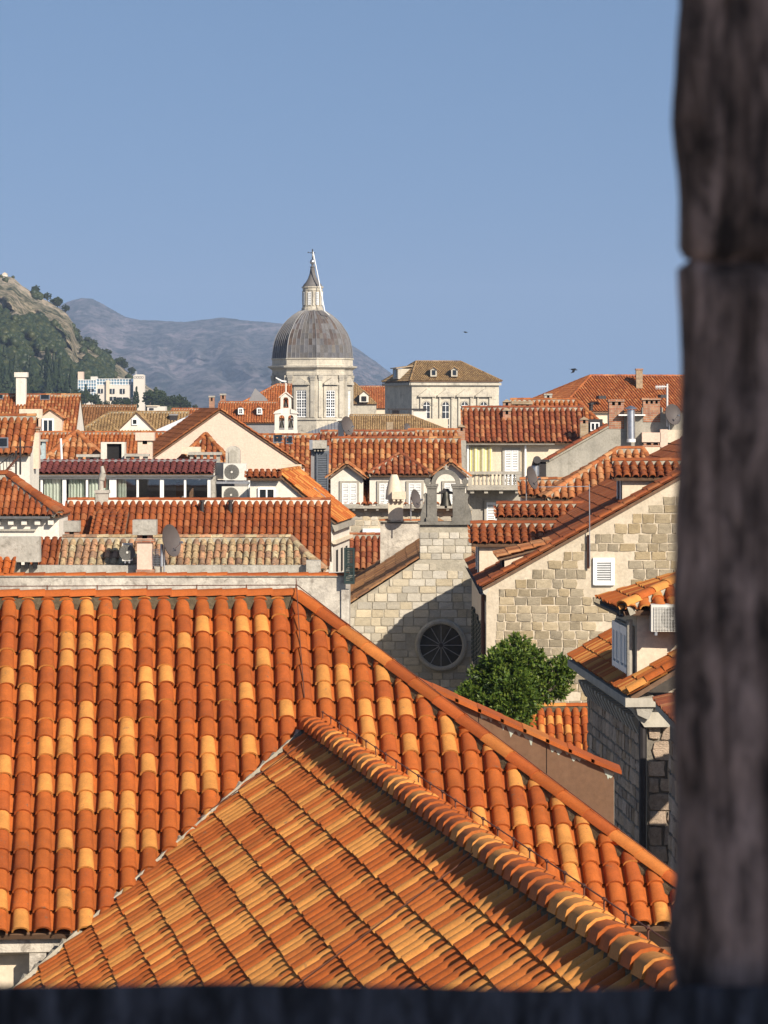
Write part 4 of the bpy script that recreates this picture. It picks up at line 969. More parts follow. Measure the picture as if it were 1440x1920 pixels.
# ------------------------------------------------------------------ left hip dormer house and neighbours
Hk = thing('pyramid_roof_house', 'house with pyramid tile roof and pale blue chimney behind the terrace', 'house', gnd(136, 124))
roof_front(Hk, 78, 194, 869, 122, 813, 33, T_pale, tp=.225, te=.33, limit=90, hipL=.66, hipR=.66, wall='white')
chimney(Hk, 56, 84, 824, 870, 120.6, .4, 'bluepaint', 'concrete', 4, 4, 2, 'bluepaint')
slab_chimney(Hk, 146, 183, 852, 120.8, 3)
slab_chimney(Hk, 236, 276, 851, 120.8, 3)
MB().tube(W(116, 866, 120.5), W(114, 822, 120.5), .04, 6).build('pole', M['paint'], Hk)
Hd = thing('stair_hut', 'small white hut with open dark doorway on the roofs behind the terrace', 'hut', gnd(211, 121.5))
mb = MB(); D_ = 121.4
mb.pbox(189, 829, 200, 900, D_, .2).pbox(228, 829, 233, 900, D_, .2).pbox(200, 829, 228, 832, D_, .2); mb.build('door_frame', M['white'], Hd)
MB().pbox(200, 832, 228, 900, D_ + .15, .05).build('dark_doorway', M['dark'], Hd)  # no leaf: a near-black sheet stands for the dark of the open doorway
MB().pbox(189.5, 829.5, 232.5, 900, D_ + .21, 1.2).build('wall', M['white'], Hd); MB().box(X(189, D_), X(233, D_), D_, D_ + 1.4, 0, Z(900, D_)).build('base', M['white'], Hd)
chimney(Hd, 258, 285, 811, 870, 122.2, .5, 'pink', 'pink', 4, 15, 1, 'cream')
Hl = thing('long_ridge_house', 'long low tile roof behind the pyramid roof and the open doorway', 'house', gnd(180, 192))
roof_front(Hl, 60, 345, 874, 190, 813, 30, T_far, tp=.225, te=.33, limit=200, wall='white', seg=5)
H2 = thing('skylight_house', 'house with mottled ochre tile roof and skylight beside rusty stairs', 'house', gnd(0, 113))
r2 = roof_front(H2, -70, 57, 852, 111.5, 784, 33, T_mix, tp=.215, te=.33, limit=150, wall='white', over=.3)
skylight(H2, -6, 826, 16, 845, r2)
chimney(H2, 55, 73, 800, 850, 113, .5, 'pink', 'brick', 2, 4, 1, 'brick')
st = thing('rusty_stair', 'rusty iron stair and railing on the shaded terrace by the skylight house', 'stairs', W(25, 900, 109))
mb = MB(); D_ = 109
for k in range(2): mb.tube(W(3 - k, 893, D_ + k * .7), W(36 - k, 855, D_ + k * .7), .035, 6)
mb.build('stringer', M['rustiron'], st)
for i in range(7): MB().box(X(4 + i * 5, D_), X(8 + i * 5, D_), D_, D_ + .7, Z(892 - i * 5.6, D_), Z(891 - i * 5.6, D_)).build('tread', M['rustiron'], st)
mb = MB(); mb.tube(W(0, 870, D_), W(26, 850, D_), .02, 5); [mb.tube(W(i * 6, 870 - i * 4.7, D_), W(i * 6 + 1, 893 - i * 5, D_), .012, 5) for i in range(5)]; mb.tube(W(38, 820, D_), W(38, 890, D_), .03, 6); mb.tube(W(30, 845, D_), W(30, 892, D_), .03, 6); mb.tube(W(28, 838, D_), W(60, 838, D_), .015, 5)
mb.build('railing', M['iron'], st)
H1 = thing('tall_chimney_house', 'mottled orange roof with tall white chimney and pink dormer', 'house', gnd(60, 226))
r1 = roof_front(H1, -40, 140, 833, 222, 742, 35, T_mix, tp=.225, te=.33, limit=300, wall='white', seg=5, over=.3)
skylight(H1, 75, 742, 94, 752, r1); skylight(H1, -4, 741, 6, 751, r1)
chimney(H1, 30, 48, 698, 752, 225.5, .7, 'white', 'white', 3, 9, 0)
dm = gable_dormer(H1, 72, 116, 815, 783, 768, 222.6, 2.2, T_pale, wall='pink', verge_over=.05)
glazed(H1, 82, 788, 98, 808, 222.55, 2, 1, .12, .05, .06)
MB().pbox(36, 767, 78, 784, 221.4, .7).build('slab_chimney', M['cream'], H1)
# ------------------------------------------------------------------ house E with the shuttered dormers
De_ = 134.0
E = thing('dormer_house', 'house with mottled tile roof and three white dormers with louvred shutters', 'house', gnd(745, 136))
re = roof_front(E, 619, 868, 947, De_, 825, 35, T_mix, tp=.236, te=.33, limit=300, wall=None, jit=.012)
MB().box(X(622, De_), X(885, De_), De_ + .25, 2 * re['Dr'] - De_ - .25, 0, Z(952, De_)).build('wall', M['mortar'], E)
MB().ext([Vector((X(622, De_), De_ + .3, Z(952, De_))), Vector((X(622, De_), re['Dr'], re['zr'] - .2)), Vector((X(622, De_), 2 * re['Dr'] - De_ - .3, Z(952, De_)))], (.2, 0, 0)).build('gable', M['white'], E)
gable_dormer(E, 620, 681, 948, 892, 869, De_ - .02, 3.0, T_pale, over=.16, verge_over=.22)
gable_dormer(E, 817, 874, 948, 889, 866, De_ - .02, 3.0, T_pale, over=.16, verge_over=.22)
MB().box(X(693, De_), X(807, De_), De_ - .02, De_ + 2.4, Z(948, De_), Z(889.5, De_)).build('dormer', M['white'], E)
roof_front(E, 689, 811, 891, De_ - .25, 853, 30, T_red, tp=.236, te=.33, limit=0, hipL=.93, hipR=.93, capw=.08)
MB().pbox(695, 890.5, 805, 892.5, De_ - .1, .1).build('eave_board', M['wood'], E)
for a, b in ((641, 669), (711, 733), (766, 790), (833, 858)): shutter_pair(E, a, 906, b, 945, De_ - .03, slats=12)
MB().box(X(645, De_), X(880, De_), De_ - .32, De_ + .3, Z(953, De_), Z(948.2, De_)).build('cornice', M['trim'], E)
for i in range(11): MB().pbox(661 + i * 22, 953.1, 666 + i * 22, 957, De_ - .26, .5).build('bracket', M['trim'], E)
sw = MB().pbox(645, 953.2, 882, 1100, De_ + .15, .2).build('stone_wall', M['mortar'], E)
blocks(sw, W(640, 1015, De_ + .15), Vector((1, 0, 0)), up, [(0.15, 0), (4.9, 0), (4.9, 1.24), (0.15, 1.24)], M['block'], (.22, .48), (.16, .27), seedv=5, gap=.02, rough=.05)
MB().pbox(680, 991, 714, 1003, De_ - .02, .2).build('stone_sill', M['paint'], E)
# shuttered house in the shade behind it
Hs = thing('shaded_shutter_house', 'narrow house with grey louvred shutters standing in shade', 'house', gnd(600, 142))
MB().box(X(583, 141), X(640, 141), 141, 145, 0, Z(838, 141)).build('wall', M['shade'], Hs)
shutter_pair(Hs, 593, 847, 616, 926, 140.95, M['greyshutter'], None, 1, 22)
MB().pbox(581, 826, 612, 841, 140.6, 1.6).build('eave_block', M['concrete'], Hs)
for i in range(4): MB().pbox(589 + i * 6, 841.1, 592 + i * 6, 846, 140.7, .3).build('bracket', M['trim'], Hs)
MB().pbox(580, 825, 586, 843, 140.4, .2).build('rooflight', M['zinc'], Hs)
Ht = thing('skylit_roof_house', 'tile roof with two small skylights below the belfry', 'house', gnd(520, 172))
rt = roof_front(Ht, 415, 596, 900, 168, 818, 33, T_mix, tp=.25, te=.33, limit=200, wall='white', seg=5)
skylight(Ht, 512, 818, 531, 834, rt); skylight(Ht, 536, 821, 549, 836, rt)
Hu = thing('red_ridge_house', 'red tiled ridge showing just above the mottled dormer roof', 'house', gnd(700, 152))
roof_front(Hu, 600, 778, 838, 150, 812, 30, T_red, tp=.225, te=.33, limit=80, wall='white', seg=5)
Hv = thing('tan_ridge_house', 'tan tiled roof edge between the dormer house and the brick chimney', 'house', gnd(820, 156))
roof_front(Hv, 765, 866, 832, 154, 809, 24, T_pale, tp=.225, te=.33, limit=60, wall='white', seg=5)
# white bottle-shaped chimney and wall by the church roof
Hb = thing('chimney_stack', 'pale conical plaster chimney stack rising from a tile coped wall', 'chimney', gnd(745, 121))
MB().pbox(713, 979, 790, 1200, 120.5, .5).build('wall', M['whitedirty'], Hb)
cw = MB().pbox(711, 976.6, 792, 978.9, 120.4, .7).build('coping', M['palemortar'], Hb); caps(cw, W(711, 977, 120.7), W(790, 977, 120.7), T_pale, .35, .2, 'coping_tile', hgt=.06)
D_ = 120.2
st_ = MB().pbox(728, 935, 756, 981, D_ + .3, .5).build('stack', M['cream'], Hb)
MB().lathe([(.30, 0), (.28, .3), (.2, .62), (.13, .82), (.1, .86)], W(739, 936, D_ + .5), 12).build('cone', M['cream'], st_, 40)
MB().pbox(735, 922, 761, 936, D_ + .1, .55).build('cowl_block', M['cream'], st_)
for i in range(3): MB().pbox(737 + i * 8, 936.1, 741 + i * 8, 940, D_ + .12, .2).build('pier', M['cream'], st_)
dish(776, 936, 36, 119.5, 'small dark satellite dish between conical chimney and bell gable', 'dish', Vector((0.86, -0.45, 0.2)), mast=975)
Hx = thing('sunken_roof_house', 'small red tile roof half in shade in the lane', 'house', gnd(680, 127))
roof_front(Hx, 652, 735, 1068, 124, 1006, 33, T_red, tp=.215, te=.33, limit=80, wall='white')
# ------------------------------------------------------------------ church with bell gable and rose window
Dk = 108.0
M['greystone'] = rough_mat('weathered_carving', (0.23, 0.215, 0.185), (0.16, 0.15, 0.13), 2.0, 0.5, (0.10, 0.095, 0.08), bmp=.6, streak=.5)
M['jointpale'] = rough_mat('stone_joint', (0.44, 0.395, 0.31), (0.34, 0.305, 0.24), 3.0, 0.3, bmp=0.5)
K = thing('stone_church', 'small pale stone church with bell gable and round rose window', 'church', gnd(835, Dk))
xc = 834
wl0 = [(652, 1300), (652, 1137), (787, 1049), (787, 984), (884, 984), (884, 1049), (950, 1092), (950, 1300)]
pts = [W(a, b, Dk + .06) for a, b in wl0]; pts[0].z = 0; pts[-1].z = 0
MB().ext(pts, (0, .5, 0)).build('facade', M['jointpale'], K)
fac = K.children[-1]
O_ = W(652, 1320, Dk + .06); u_ = Vector((1, 0, 0)); pxm = Dk / F
rc_ = (W(827, 1210, Dk), 50 * pxm)
def hole(x0, x1, z0, z1):
    cx, cz = (x0 + x1) / 2 + O_.x, (z0 + z1) / 2 + O_.z
    return math.hypot(cx - rc_[0].x, cz - rc_[0].z) < rc_[1] + .04
def pz(y): return (1320 - y) * pxm
def pxs(x): return (x - 652) * pxm
blocks(fac, O_, u_, up, [(0, 0), (pxs(905), 0), (pxs(905), pz(1080)), (pxs(787), pz(1049)), (0, pz(1137))], M['block'], (.28, .56), (.20, .27), holes=[hole], seedv=11, gap=.009, rough=.008, limit=300)
blocks(fac, O_, u_, up, [(pxs(787), pz(1049)), (pxs(884), pz(1049)), (pxs(884), pz(987)), (pxs(787), pz(987))], M['block'], (.26, .5), (.19, .26), seedv=12, gap=.009, rough=.008, limit=60)
# rose window
rw_ = MB().lathe([(39.5 * pxm, 0), (39.5 * pxm, .12), (42 * pxm, .16), (46 * pxm, .16), (49 * pxm, .10), (49 * pxm, -.1)], rc_[0] + Vector((0, .06, 0)), 48, Vector((0, -1, 0)), closed=False).build('rose_window', M['trim'], K, 35)
MB().lathe([(.001, 0), (40.5 * pxm, 0), (40.5 * pxm, .01), (.001, .01)], rc_[0] + Vector((0, .045, 0)), 40, Vector((0, -1, 0)), closed=False).build('pane', M['glass'], rw_)
for i in range(12):
    a = i * math.tau / 12; d_ = Vector((math.cos(a), 0, math.sin(a))); c_ = rc_[0] + d_ * 20 * pxm + Vector((0, .02, 0))
    MB().obox(c_, d_, Vector((0, 1, 0)), d_.cross(Vector((0, 1, 0))), 20 * pxm, .02, .012).build('spoke', M['shade'], rw_)
MB().tube(rc_[0] + Vector((0, .03, 0)), rc_[0] + Vector((0, -.01, 0)), 4 * pxm, 14).build('hub', M['iron'], rw_)
# nave roof, both slopes
pk = math.atan2(1137 - 1049, 787 - 652); pk_t = math.tan(pk); half = (1016 - 652) / 2 * pxm
zk = W(652, 1137, Dk).z; zrk = zk + half * pk_t; xm_ = W(xc, 0, Dk).x
Ok = Vector((xm_, Dk + .02, zrk)); dk = Vector((-math.cos(pk), 0, -math.sin(pk))); Lk = half / math.cos(pk) + .12
dk2 = Vector((math.cos(pk), 0, -math.sin(pk))); Lk2 = (950 - xc) * pxm / math.cos(pk)
mb = MB(); slab(mb, Ok, Vector((0, 1, 0)), dk, [(0.56, 0), (26, 0), (26, Lk), (0.56, Lk)]); slab(mb, Ok, Vector((0, 1, 0)), dk2, [(0.56, 0), (26, 0), (26, Lk2), (0.56, Lk2)])
rk = mb.build('roof', M['wood'], K)
T_church = tile_pair('tile_church', [((0.30, 0.14, 0.06), 40), ((0.38, 0.20, 0.09), 40), ((0.50, 0.26, 0.10), 12), ((0.22, 0.11, 0.06), 8)], var=.3, lichen=.10)
tile_slope(rk, Ok, Vector((0, 1, 0)), dk, [(0.6, 0), (26, 0), (26, Lk), (0.6, Lk)], T_church, .225, .42, 300, 6, eave_edges=(2,), jit=.014)
tile_slope(rk, Ok, Vector((0, 1, 0)), dk2, [(0.6, 0), (26, 0), (26, Lk2), (0.6, Lk2)], T_church, .225, .42, 0, 5, eave_edges=(2,), jit=.014)
n1_ = Vector((-math.sin(pk), 0, math.cos(pk)))
tv = W(787, 1047, Dk) ; bv = W(650, 1137, Dk)
for yy in (.08, .34): caps(rk, tv + n1_ * .02 + Vector((0, yy, 0)), bv + n1_ * .02 + Vector((0, yy, 0)), T_church, .42, .12, 'verge_tile', up=n1_, hgt=.07)
MB().box(xm_ - half + .1, xm_ + (950 - xc) * pxm - .1, Dk + .55, Dk + 25.5, 0, zk - .05).build('nave_wall', M['block'], K)
MB().ext([Vector((xm_ - half + .1, Dk + 25, zk - .06)), Vector((xm_, Dk + 25, zrk - .12)), Vector((xm_ + half - .1, Dk + 25, zk - .06))], (0, .4, 0)).build('rear_gable', M['block'], K)
# bell gable
bc = MB().pbox(784, 978.5, 888, 984, Dk - .06, .75).build('ledge', M['greystone'], K)
for a, b in ((801, 819), (849, 872)):
    p = MB().pbox(a, 916, b, 978.4, Dk, .5).pbox(a - 2, 970, b + 2, 978.3, Dk - .04, .58); p.build('pier', M['greystone'], K)
    MB().pbox(a - 3, 908, b + 3, 912, Dk - .05, .6).pbox(a - 1.5, 912.1, b + 1.5, 915.9, Dk - .03, .56).build('capital', M['greystone'], K)
for sg, xe in ((-1, 801), (1, 872)):                          # side scrolls
    pts = [(xe, 978), (xe + sg * 13, 978), (xe + sg * 12.5, 966), (xe + sg * 10, 955), (xe + sg * 6, 946), (xe + sg * 5, 936), (xe + sg * 7, 928), (xe + sg * 3, 924), (xe, 926)]
    MB().pext(pts, Dk + .05, .4).build('scroll', M['greystone'], K)
    c_ = W(xe + sg * -1 + sg * 0, 903, Dk); MB().tube(c_ + Vector((sg * .02, 0, 0)), c_ + Vector((sg * .02, .5, 0)), 6 * pxm, 14).build('volute', M['greystone'], K, 40)
mb = MB(); c_ = (836, 908); ro, ri, n_ = 27.5, 19, 20
outer = [(c_[0] - ro * math.cos(math.pi * i / n_), c_[1] - ro * math.sin(math.pi * i / n_)) for i in range(n_ + 1)]
inner = [(c_[0] - ri * math.cos(math.pi * i / n_), c_[1] - ri * math.sin(math.pi * i / n_)) for i in range(n_ + 1)]
for i in range(n_): mb.pext([outer[i], outer[i + 1], inner[i + 1], inner[i]], Dk + .03, .42)
mb.build('arch', M['greystone'], K)
MB().pbox(835, 871, 837.6, 882, Dk + .15, .06).pbox(831.5, 874.5, 841, 876.5, Dk + .16, .04).build('cross', M['trim'], K)
bell = thing('church_bell', 'dark bronze bell hanging in the open arch of the bell gable', 'bell', W(836, 950, Dk + .25))
bp = W(836, 948.5, Dk + .25)
MB().lathe([(.001, .48), (.07, .47), (.105, .40), (.12, .25), (.15, .10), (.185, .0), (.17, .0), (.10, .25), (.001, .40)], bp, 24, closed=False).build('bell_body', M['bronze'], bell, 40)
MB().pext([(823, 927), (823, 922), (829, 921), (831, 916), (841, 916), (843, 921), (849, 922), (849, 927), (842, 925), (830, 925)], Dk + .17, .18).build('yoke', M['iron'], bell)
MB().tube(bp + up * .3, bp - up * .07, .02, 6).tube(bp - up * .0, bp - up * .07, .04, 8).build('clapper', M['iron'], bell)
MB().tube(W(818, 925, Dk + .25), W(852, 925, Dk + .25), .025, 6).build('axle', M['iron'], bell)

# ------------------------------------------------------------------ house F with the balustrade
Df_ = 148.0
Fh = thing('balcony_house', 'cream house with red tile roof, white shutters and stone balustrade balcony', 'house', gnd(960, 150))
rf_ = roof_front(Fh, 869, 1100, 830, Df_, 767, 32, T_red, tp=.234, te=.33, limit=300, wall='cream', over=.35, jit=.014)
gutter(Fh, W(868, 832, Df_ - .05), W(1040, 832, Df_ - .05), .06, 'concrete')
shutter_pair(Fh, 946, 844, 972, 912, Df_ + .33, slats=20)
for x in (877, 985): MB().tube(W(x, 832, Df_ + .2), W(x, 905, Df_ + .2), .045, 8).build('downpipe', M['paint'], Fh)
Db = 146.4
bal = MB().box(X(876, Db), X(983, Db), Db, Df_ + .4, Z(919, Db), Z(913, Db)).build('balcony', M['trim'], Fh)
MB().pbox(878, 884, 978, 889.5, Db + .05, .25).build('rail', M['trim'], bal); MB().pbox(878, 909.5, 978, 912.9, Db + .05, .25).build('plinth', M['trim'], bal)
for a, b in ((878, 885), (968, 978)): MB().pbox(a, 889.6, b, 909.4, Db + .06, .24).build('post', M['trim'], bal)
q_ = Db / F
for i in range(11):
    MB().lathe([(1.4 * q_, 0), (2.1 * q_, 1.5 * q_), (1.5 * q_, 3.5 * q_), (2.8 * q_, 8 * q_), (1.5 * q_, 13 * q_), (1.2 * q_, 16 * q_), (2.1 * q_, 18 * q_), (1.5 * q_, 19.8 * q_)], W(890.5 + i * 7.4, 909.4, Db + .18), 10).build('baluster', M['trim'], bal, 50)
for x in (882, 908, 936, 966): MB().pbox(x, 919.1, x + 7, 925, Db + .1, 1.2).build('console', M['trim'], bal)
MB().pbox(880, 919.2, 1000, 1100, 147.6, .5).build('lower_wall', M['trim'], Fh)
shutter_pair(Fh, 912, 942, 945, 990, 147.55, slats=14)
cur = thing('striped_curtain', 'yellow and white striped curtain hung across the balcony house wall', 'curtain', W(901, 886, Df_ + .2))
for k_ in range(21):
    mb = MB(); x0_, x1_ = 881 + k_ * 2, 881 + (k_ + 1) * 2
    ya, yb_ = Df_ + .2 + .05 * math.sin(k_ * .9), Df_ + .2 + .05 * math.sin((k_ + 1) * .9)
    mb.v = [(X(x0_, Df_), ya, Z(839, Df_)), (X(x1_, Df_), yb_, Z(839, Df_)), (X(x1_, Df_), yb_, Z(890, Df_)), (X(x0_, Df_), ya, Z(890, Df_))]; mb.f = [(0, 1, 2, 3)]
    if k_ == 0: M['ylw'] = plain_mat('yellow_cloth', (.62, .52, .16), .9); M['wcl'] = plain_mat('cream_cloth', (.62, .58, .42), .9)
    mb.build('stripe', M['ylw'] if k_ % 3 == 1 else M['wcl'], cur)
for a, b, t_, bo, D_, vn, pyr in ((859, 872, 795, 860, 145.8, 1, True), (943, 958, 764, 790, 149.5, 1, True), (943, 958, 748, 775, 150.6, 1, True), (961, 997, 752, 770, 151.2, 3, False), (1088, 1103, 781, 816, 147.4, 1, True)):
    chimney(Fh, a, b, t_, bo, D_, .4, 'brick' if a in (859, 943) else 'tan', 'tan', 2, 6, vn, 'brick', pyr)
MB().pbox(856, 826, 874, 930, 145.7, .5).build('corner_pier', M['concrete'], Fh)
F2 = thing('ridge_roof_house', 'orange tiled ridge and hip roof behind the balcony house', 'house', gnd(1060, 162))
r2_ = roof_front(F2, 960, 1146, 815, 158, 752, 32, T_far, tp=.225, te=.33, limit=200, hipR=.6, wall='cream', seg=5)
gd = MB().pbox(1103, 786, 1130, 815, 156.6, 1.5).build('dormer', M['iron'], F2)
glazed(F2, 1109, 794, 1122, 806, 156.55, 2, 1, .05, .05, .06)
MB().tube(W(1108, 770, 157.5), W(1108, 757, 157.5), .09, 8).tube(W(1108, 759, 157.5), W(1108, 755, 157.5), .14, 8).build('vent_pipe', M['iron'], F2)
# ------------------------------------------------------------------ grey chimney wall house
Dh = 124.0
Hh = thing('grey_wall_house', 'grey rendered sloping wall with brick chimneys, flue pipe and tile coping', 'house', gnd(1150, Dh))
pts = [W(a, b, Dh) for a, b in [(1023, 905), (1023, 870), (1141, 803), (1141, 777), (1204, 777), (1204, 764), (1243, 764), (1243, 776), (1340, 776), (1340, 905)]]; pts[0].z = 0; pts[-1].z = 0
MB().ext(pts, (0, .6, 0)).build('wall', M['grey'], Hh)
MB().box(X(1026, Dh), X(1400, Dh), Dh + .61, Dh + 8, 0, Z(872, Dh)).build('body', M['grey'], Hh)
dv_ = (W(1015, 872, Dh) - W(1141, 800, Dh)).normalized(); nv_ = Vector((-dv_.z, 0, dv_.x)); nv_ = nv_ if nv_.z > 0 else -nv_
cpo = MB().obox((W(1015, 872, Dh) + W(1141, 800, Dh)) / 2 + Vector((0, .3, 0)), dv_, Vector((0, 1, 0)), nv_, (W(1015, 872, Dh) - W(1141, 800, Dh)).length / 2, .36, .03).build('coping', M['palemortar'], Hh)
for yy in (.12, .42): caps(cpo, W(1141, 798, Dh) + Vector((0, yy, 0)), W(1015, 870, Dh) + Vector((0, yy, 0)), T_red, .35, .13, 'coping_tile', up=nv_, hgt=.10)
chimney(Hh, 1142, 1170, 749, 778, Dh - .02, .5, 'brick', 'brick', 2, 4, 2, 'brick'); chimney(Hh, 1206, 1238, 746, 765, Dh - .02, .5, 'brick', 'brick', 3, 4, 3, 'brick')
MB().tube(W(1183.5, 828, Dh - .25), W(1183, 768, Dh - .25), .15, 14).build('flue', M['steel'], Hh, 40)
MB().tube(W(1183.5, 829, Dh - .25), W(1183.5, 823, Dh - .25), .16, 14).build('flue_end', M['paint'], Hh, 40); MB().lathe([(.24, 0), (.2, .05), (.02, .12)], W(1183, 767, Dh - .25), 14).build('flue_cap', M['steel'], Hh, 40)
for a, b, c, e, m_ in ((1204, 811, 1239, 829, 'pink'), (1238, 805, 1252, 862, 'pink'), (1252, 806, 1290, 830, 'cream'), (1204, 838, 1240, 862, 'cream'), (1255, 834, 1290, 880, 'cream')):
    MB().pbox(a, b, c, e, Dh - .35, .36).build('vent_box', M[m_], Hh)
for a, b, c, e in ((1207, 829.2, 1212, 837.8), (1221, 829.2, 1225, 837.8), (1234, 829.2, 1237.8, 837.8)): MB().pbox(a, b, c, e, Dh - .3, .29).build('pier', M['brick'], Hh)
MB().pbox(1205, 834.5, 1237.5, 838, Dh - .36, .3).build('brick_band', M['brick'], Hh)
MB().pbox(1160, 777, 1210, 779.5, Dh - .3, .3).build('white_shelf', M['paint'], Hh)
mb = MB(); D_ = Dh - .3
mb.tube(W(1251, 800, D_), W(1251, 720, D_), .035, 6); mb.tube(W(1229, 726, D_), W(1250, 725, D_), .03, 6)
for i in range(6): mb.tube(W(1230 + i * 3, 722, D_), W(1230 + i * 3, 730, D_), .012, 4)
tag(mb.build('antenna', M['dishpale']), 'white television antenna on a mast above the grey wall', 'antenna')
dish(1259, 778, 40, Dh - .4, 'dark satellite dish on the mast above the grey wall', 'dish', Vector((0.6, -0.75, 0.2)), mast=815)
# ------------------------------------------------------------------ roofs in the dip between grey wall and stone gable
Hi = thing('pale_hip_house', 'pale pinkish hip roof with mortared hip below the grey wall', 'house', gnd(1140, 110))
roof_front(Hi, 1022, 1262, 936, 108.5, 845, 33, T_pale, tp=.24, te=.33, limit=220, hipL=1.06, hipR=.35, wall='cream', capw=.1)
Hj = thing('pale_lean_to', 'low pale tile roof beside the leaning satellite dish', 'house', gnd(1020, 112))
roof_front(Hj, 976, 1064, 930, 111.5, 903, 28, T_pale, tp=.21, te=.33, limit=60, wall='white')
dish(993, 897, 44, 110.5, 'tilted grey satellite dish in front of the balcony', 'dish', Vector((0.88, -0.42, 0.25)), mast=945)
fl = thing('kitchen_flue', 'black and steel kitchen flue beside the sloping grey wall', 'flue', W(1010, 905, 112))
D_ = 114
MB().pbox(1010, 866, 1024, 902, D_, .5).pbox(1005, 862, 1030, 866, D_ - .1, .7).build('housing', M['iron'], fl); MB().tube(W(1003, 892, D_), W(1003, 873, D_), .15, 12).build('elbow', M['steel'], fl, 40); MB().tube(W(1004, 872, D_ + .3), W(1007, 862, D_ - .3), .13, 12).build('outlet', M['iron'], fl, 40)
MB().box(X(1000, D_), X(1030, D_), D_ + .05, D_ + .5, 15, Z(902, D_)).build('shaft', M['shade'], fl)

# ------------------------------------------------------------------ house G: stone gable with dormers
Dq = 90.0
G = thing('stone_gable_house', 'warm stone gable house with one louvred window and dormers in its roof', 'house', gnd(1080, Dq))
tg = 0.565; pg = math.atan(tg)
apx = (1400, 1100 - (1400 - 912) * tg)
gx0, gxa = X(912, Dq), X(1400, Dq); ze_g = Z(1102, Dq); za_g = Z(apx[1], Dq)
gx1 = 2 * gxa - gx0
prof = [Vector((gx0, Dq + .05, 0)), Vector((gx1, Dq + .05, 0)), Vector((gx1, Dq + .05, ze_g)), Vector((gxa, Dq + .05, za_g - .05)), Vector((gx0, Dq + .05, ze_g))]
wallG = MB().ext(prof, (0, .45, 0)).build('gable_wall', M['mortar'], G)
MB().box(gx0 + .01, gx1 - .01, Dq + .5, Dq + 15.4, 0, ze_g - .05).build('wall', M['cream'], G)
gm = Dq / F; Og = W(912, 1330, Dq + .05)
def wz(y): return (1330 - y) * gm
def wx(x): return (x - 912) * gm
def holeG(x0, x1, z0, z1): return x1 > wx(1104) and x0 < wx(1162) and z1 > wz(1108) and z0 < wz(1036)
blocks(wallG, Og, u_, up, [(wx(920), 0), (wx(1290), 0), (wx(1290), wz(905)), (wx(935), wz(1102))], M['blockwarm'], (.22, .44), (.205, .275), holes=[holeG], seedv=21, gap=.016, rough=.04, limit=330, skip=.03)
shutter_pair(G, 1114, 1048, 1150, 1095, Dq + .03, slats=11, leaves=1, frame='paint', fw=.03)
# left slope
Og_ = Vector((gxa, Dq - .03, za_g + .04)); dg = Vector((-math.cos(pg), 0, -math.sin(pg))); Lg = (gxa - gx0) / math.cos(pg) + .14; dg2 = Vector((math.cos(pg), 0, -math.sin(pg)))
Yv = Vector((0, 1, 0)); mb = MB(); pl = [(0, 0), (15.5, 0), (15.5, Lg), (0, Lg)]
slab(mb, Og_, Yv, dg, pl); slab(mb, Og_, Yv, dg2, pl); rgf = mb.build('roof', M['wood'], G)
tile_slope(rgf, Og_, Yv, dg, pl, T_dark, .225, .36, 260, 6, eave_edges=(2,), jit=.010)
tile_slope(rgf, Og_, Yv, dg2, pl, T_dark, .225, .36, 0, 5, eave_edges=(2,), jit=.010)
ng = Vector((-math.sin(pg), 0, math.cos(pg)))
caps(rgf, Og_ + ng * .05 + Yv * .06, Og_ + dg * Lg + ng * .05 + Yv * .06, T_dark, .36, .125, 'verge_tile', up=ng, hgt=.085)
MB().ext([W(905, 1104, Dq), W(916, 1098, Dq), W(916, 1108, Dq), W(911, 1116, Dq), W(906, 1112, Dq)], (0, .3, 0)).build('kneeler', M['limestone'], G)
gutter(G, Vector((gx0 - .12, Dq, ze_g - .1)), Vector((gx0 - .12, Dq + 15.4, ze_g - .1)), .09)
MB().ext([Vector((gx0 + .02, Dq + .5, ze_g - .45)), Vector((gx0 - .1, Dq + .5, ze_g - .2)), Vector((gx0 - .1, Dq + .5, ze_g - .1)), Vector((gx0 + .02, Dq + .5, ze_g - .1))], (0, 14.9, 0)).build('cornice', M['trim'], G)
def zslope(x): return za_g - (gxa - x) * tg
def side_dormer(x0, x1, ye, yr, D, mats, pitch=20, face=None, tp=.225, limit=0, wall='cream'):
    a, b, ze = X(x0, D), X(x1, D), Z(ye, D); Dr = solve(ye, D, yr, pitch); run = Dr - D
    xf = a + .22
    body = MB().ext([Vector((xf, D + .2, ze + .06)), Vector((b, D + .2, ze + .06)), Vector((b, D + .2, zslope(b) - .4)), Vector((xf, D + .2, zslope(xf) - .4))], (0, 2 * run - .4, 0)).build('dormer', M[wall], G)
    rr = roof_front(G, x0, x1, ye, D, yr, pitch, mats, tp=tp, te=.33, limit=0, over=.2, wall=None)
    c = zslope(xf); w = MB().box(xf - .02, xf, D + .45, D + 2 * run - .45, c + .08, ze - .08).build('window', M['dark'], body)
    MB().box(xf - .05, xf - .021, D + .35, D + .45, c, ze).box(xf - .05, xf - .021, D + 2 * run - .45, D + 2 * run - .35, c, ze).build('frame', M['paint'], body)
    gutter(body, Vector((a, D - .02, ze)), Vector((a, D + .3, ze)), .05)
    return body
side_dormer(884, 1046, 1020, 986, 95.0, T_dark)
side_dormer(932, 1096, 971, 949, 99.6, T_dark)
side_dormer(1152, 1330, 896, 869, 91.6, T_dark)
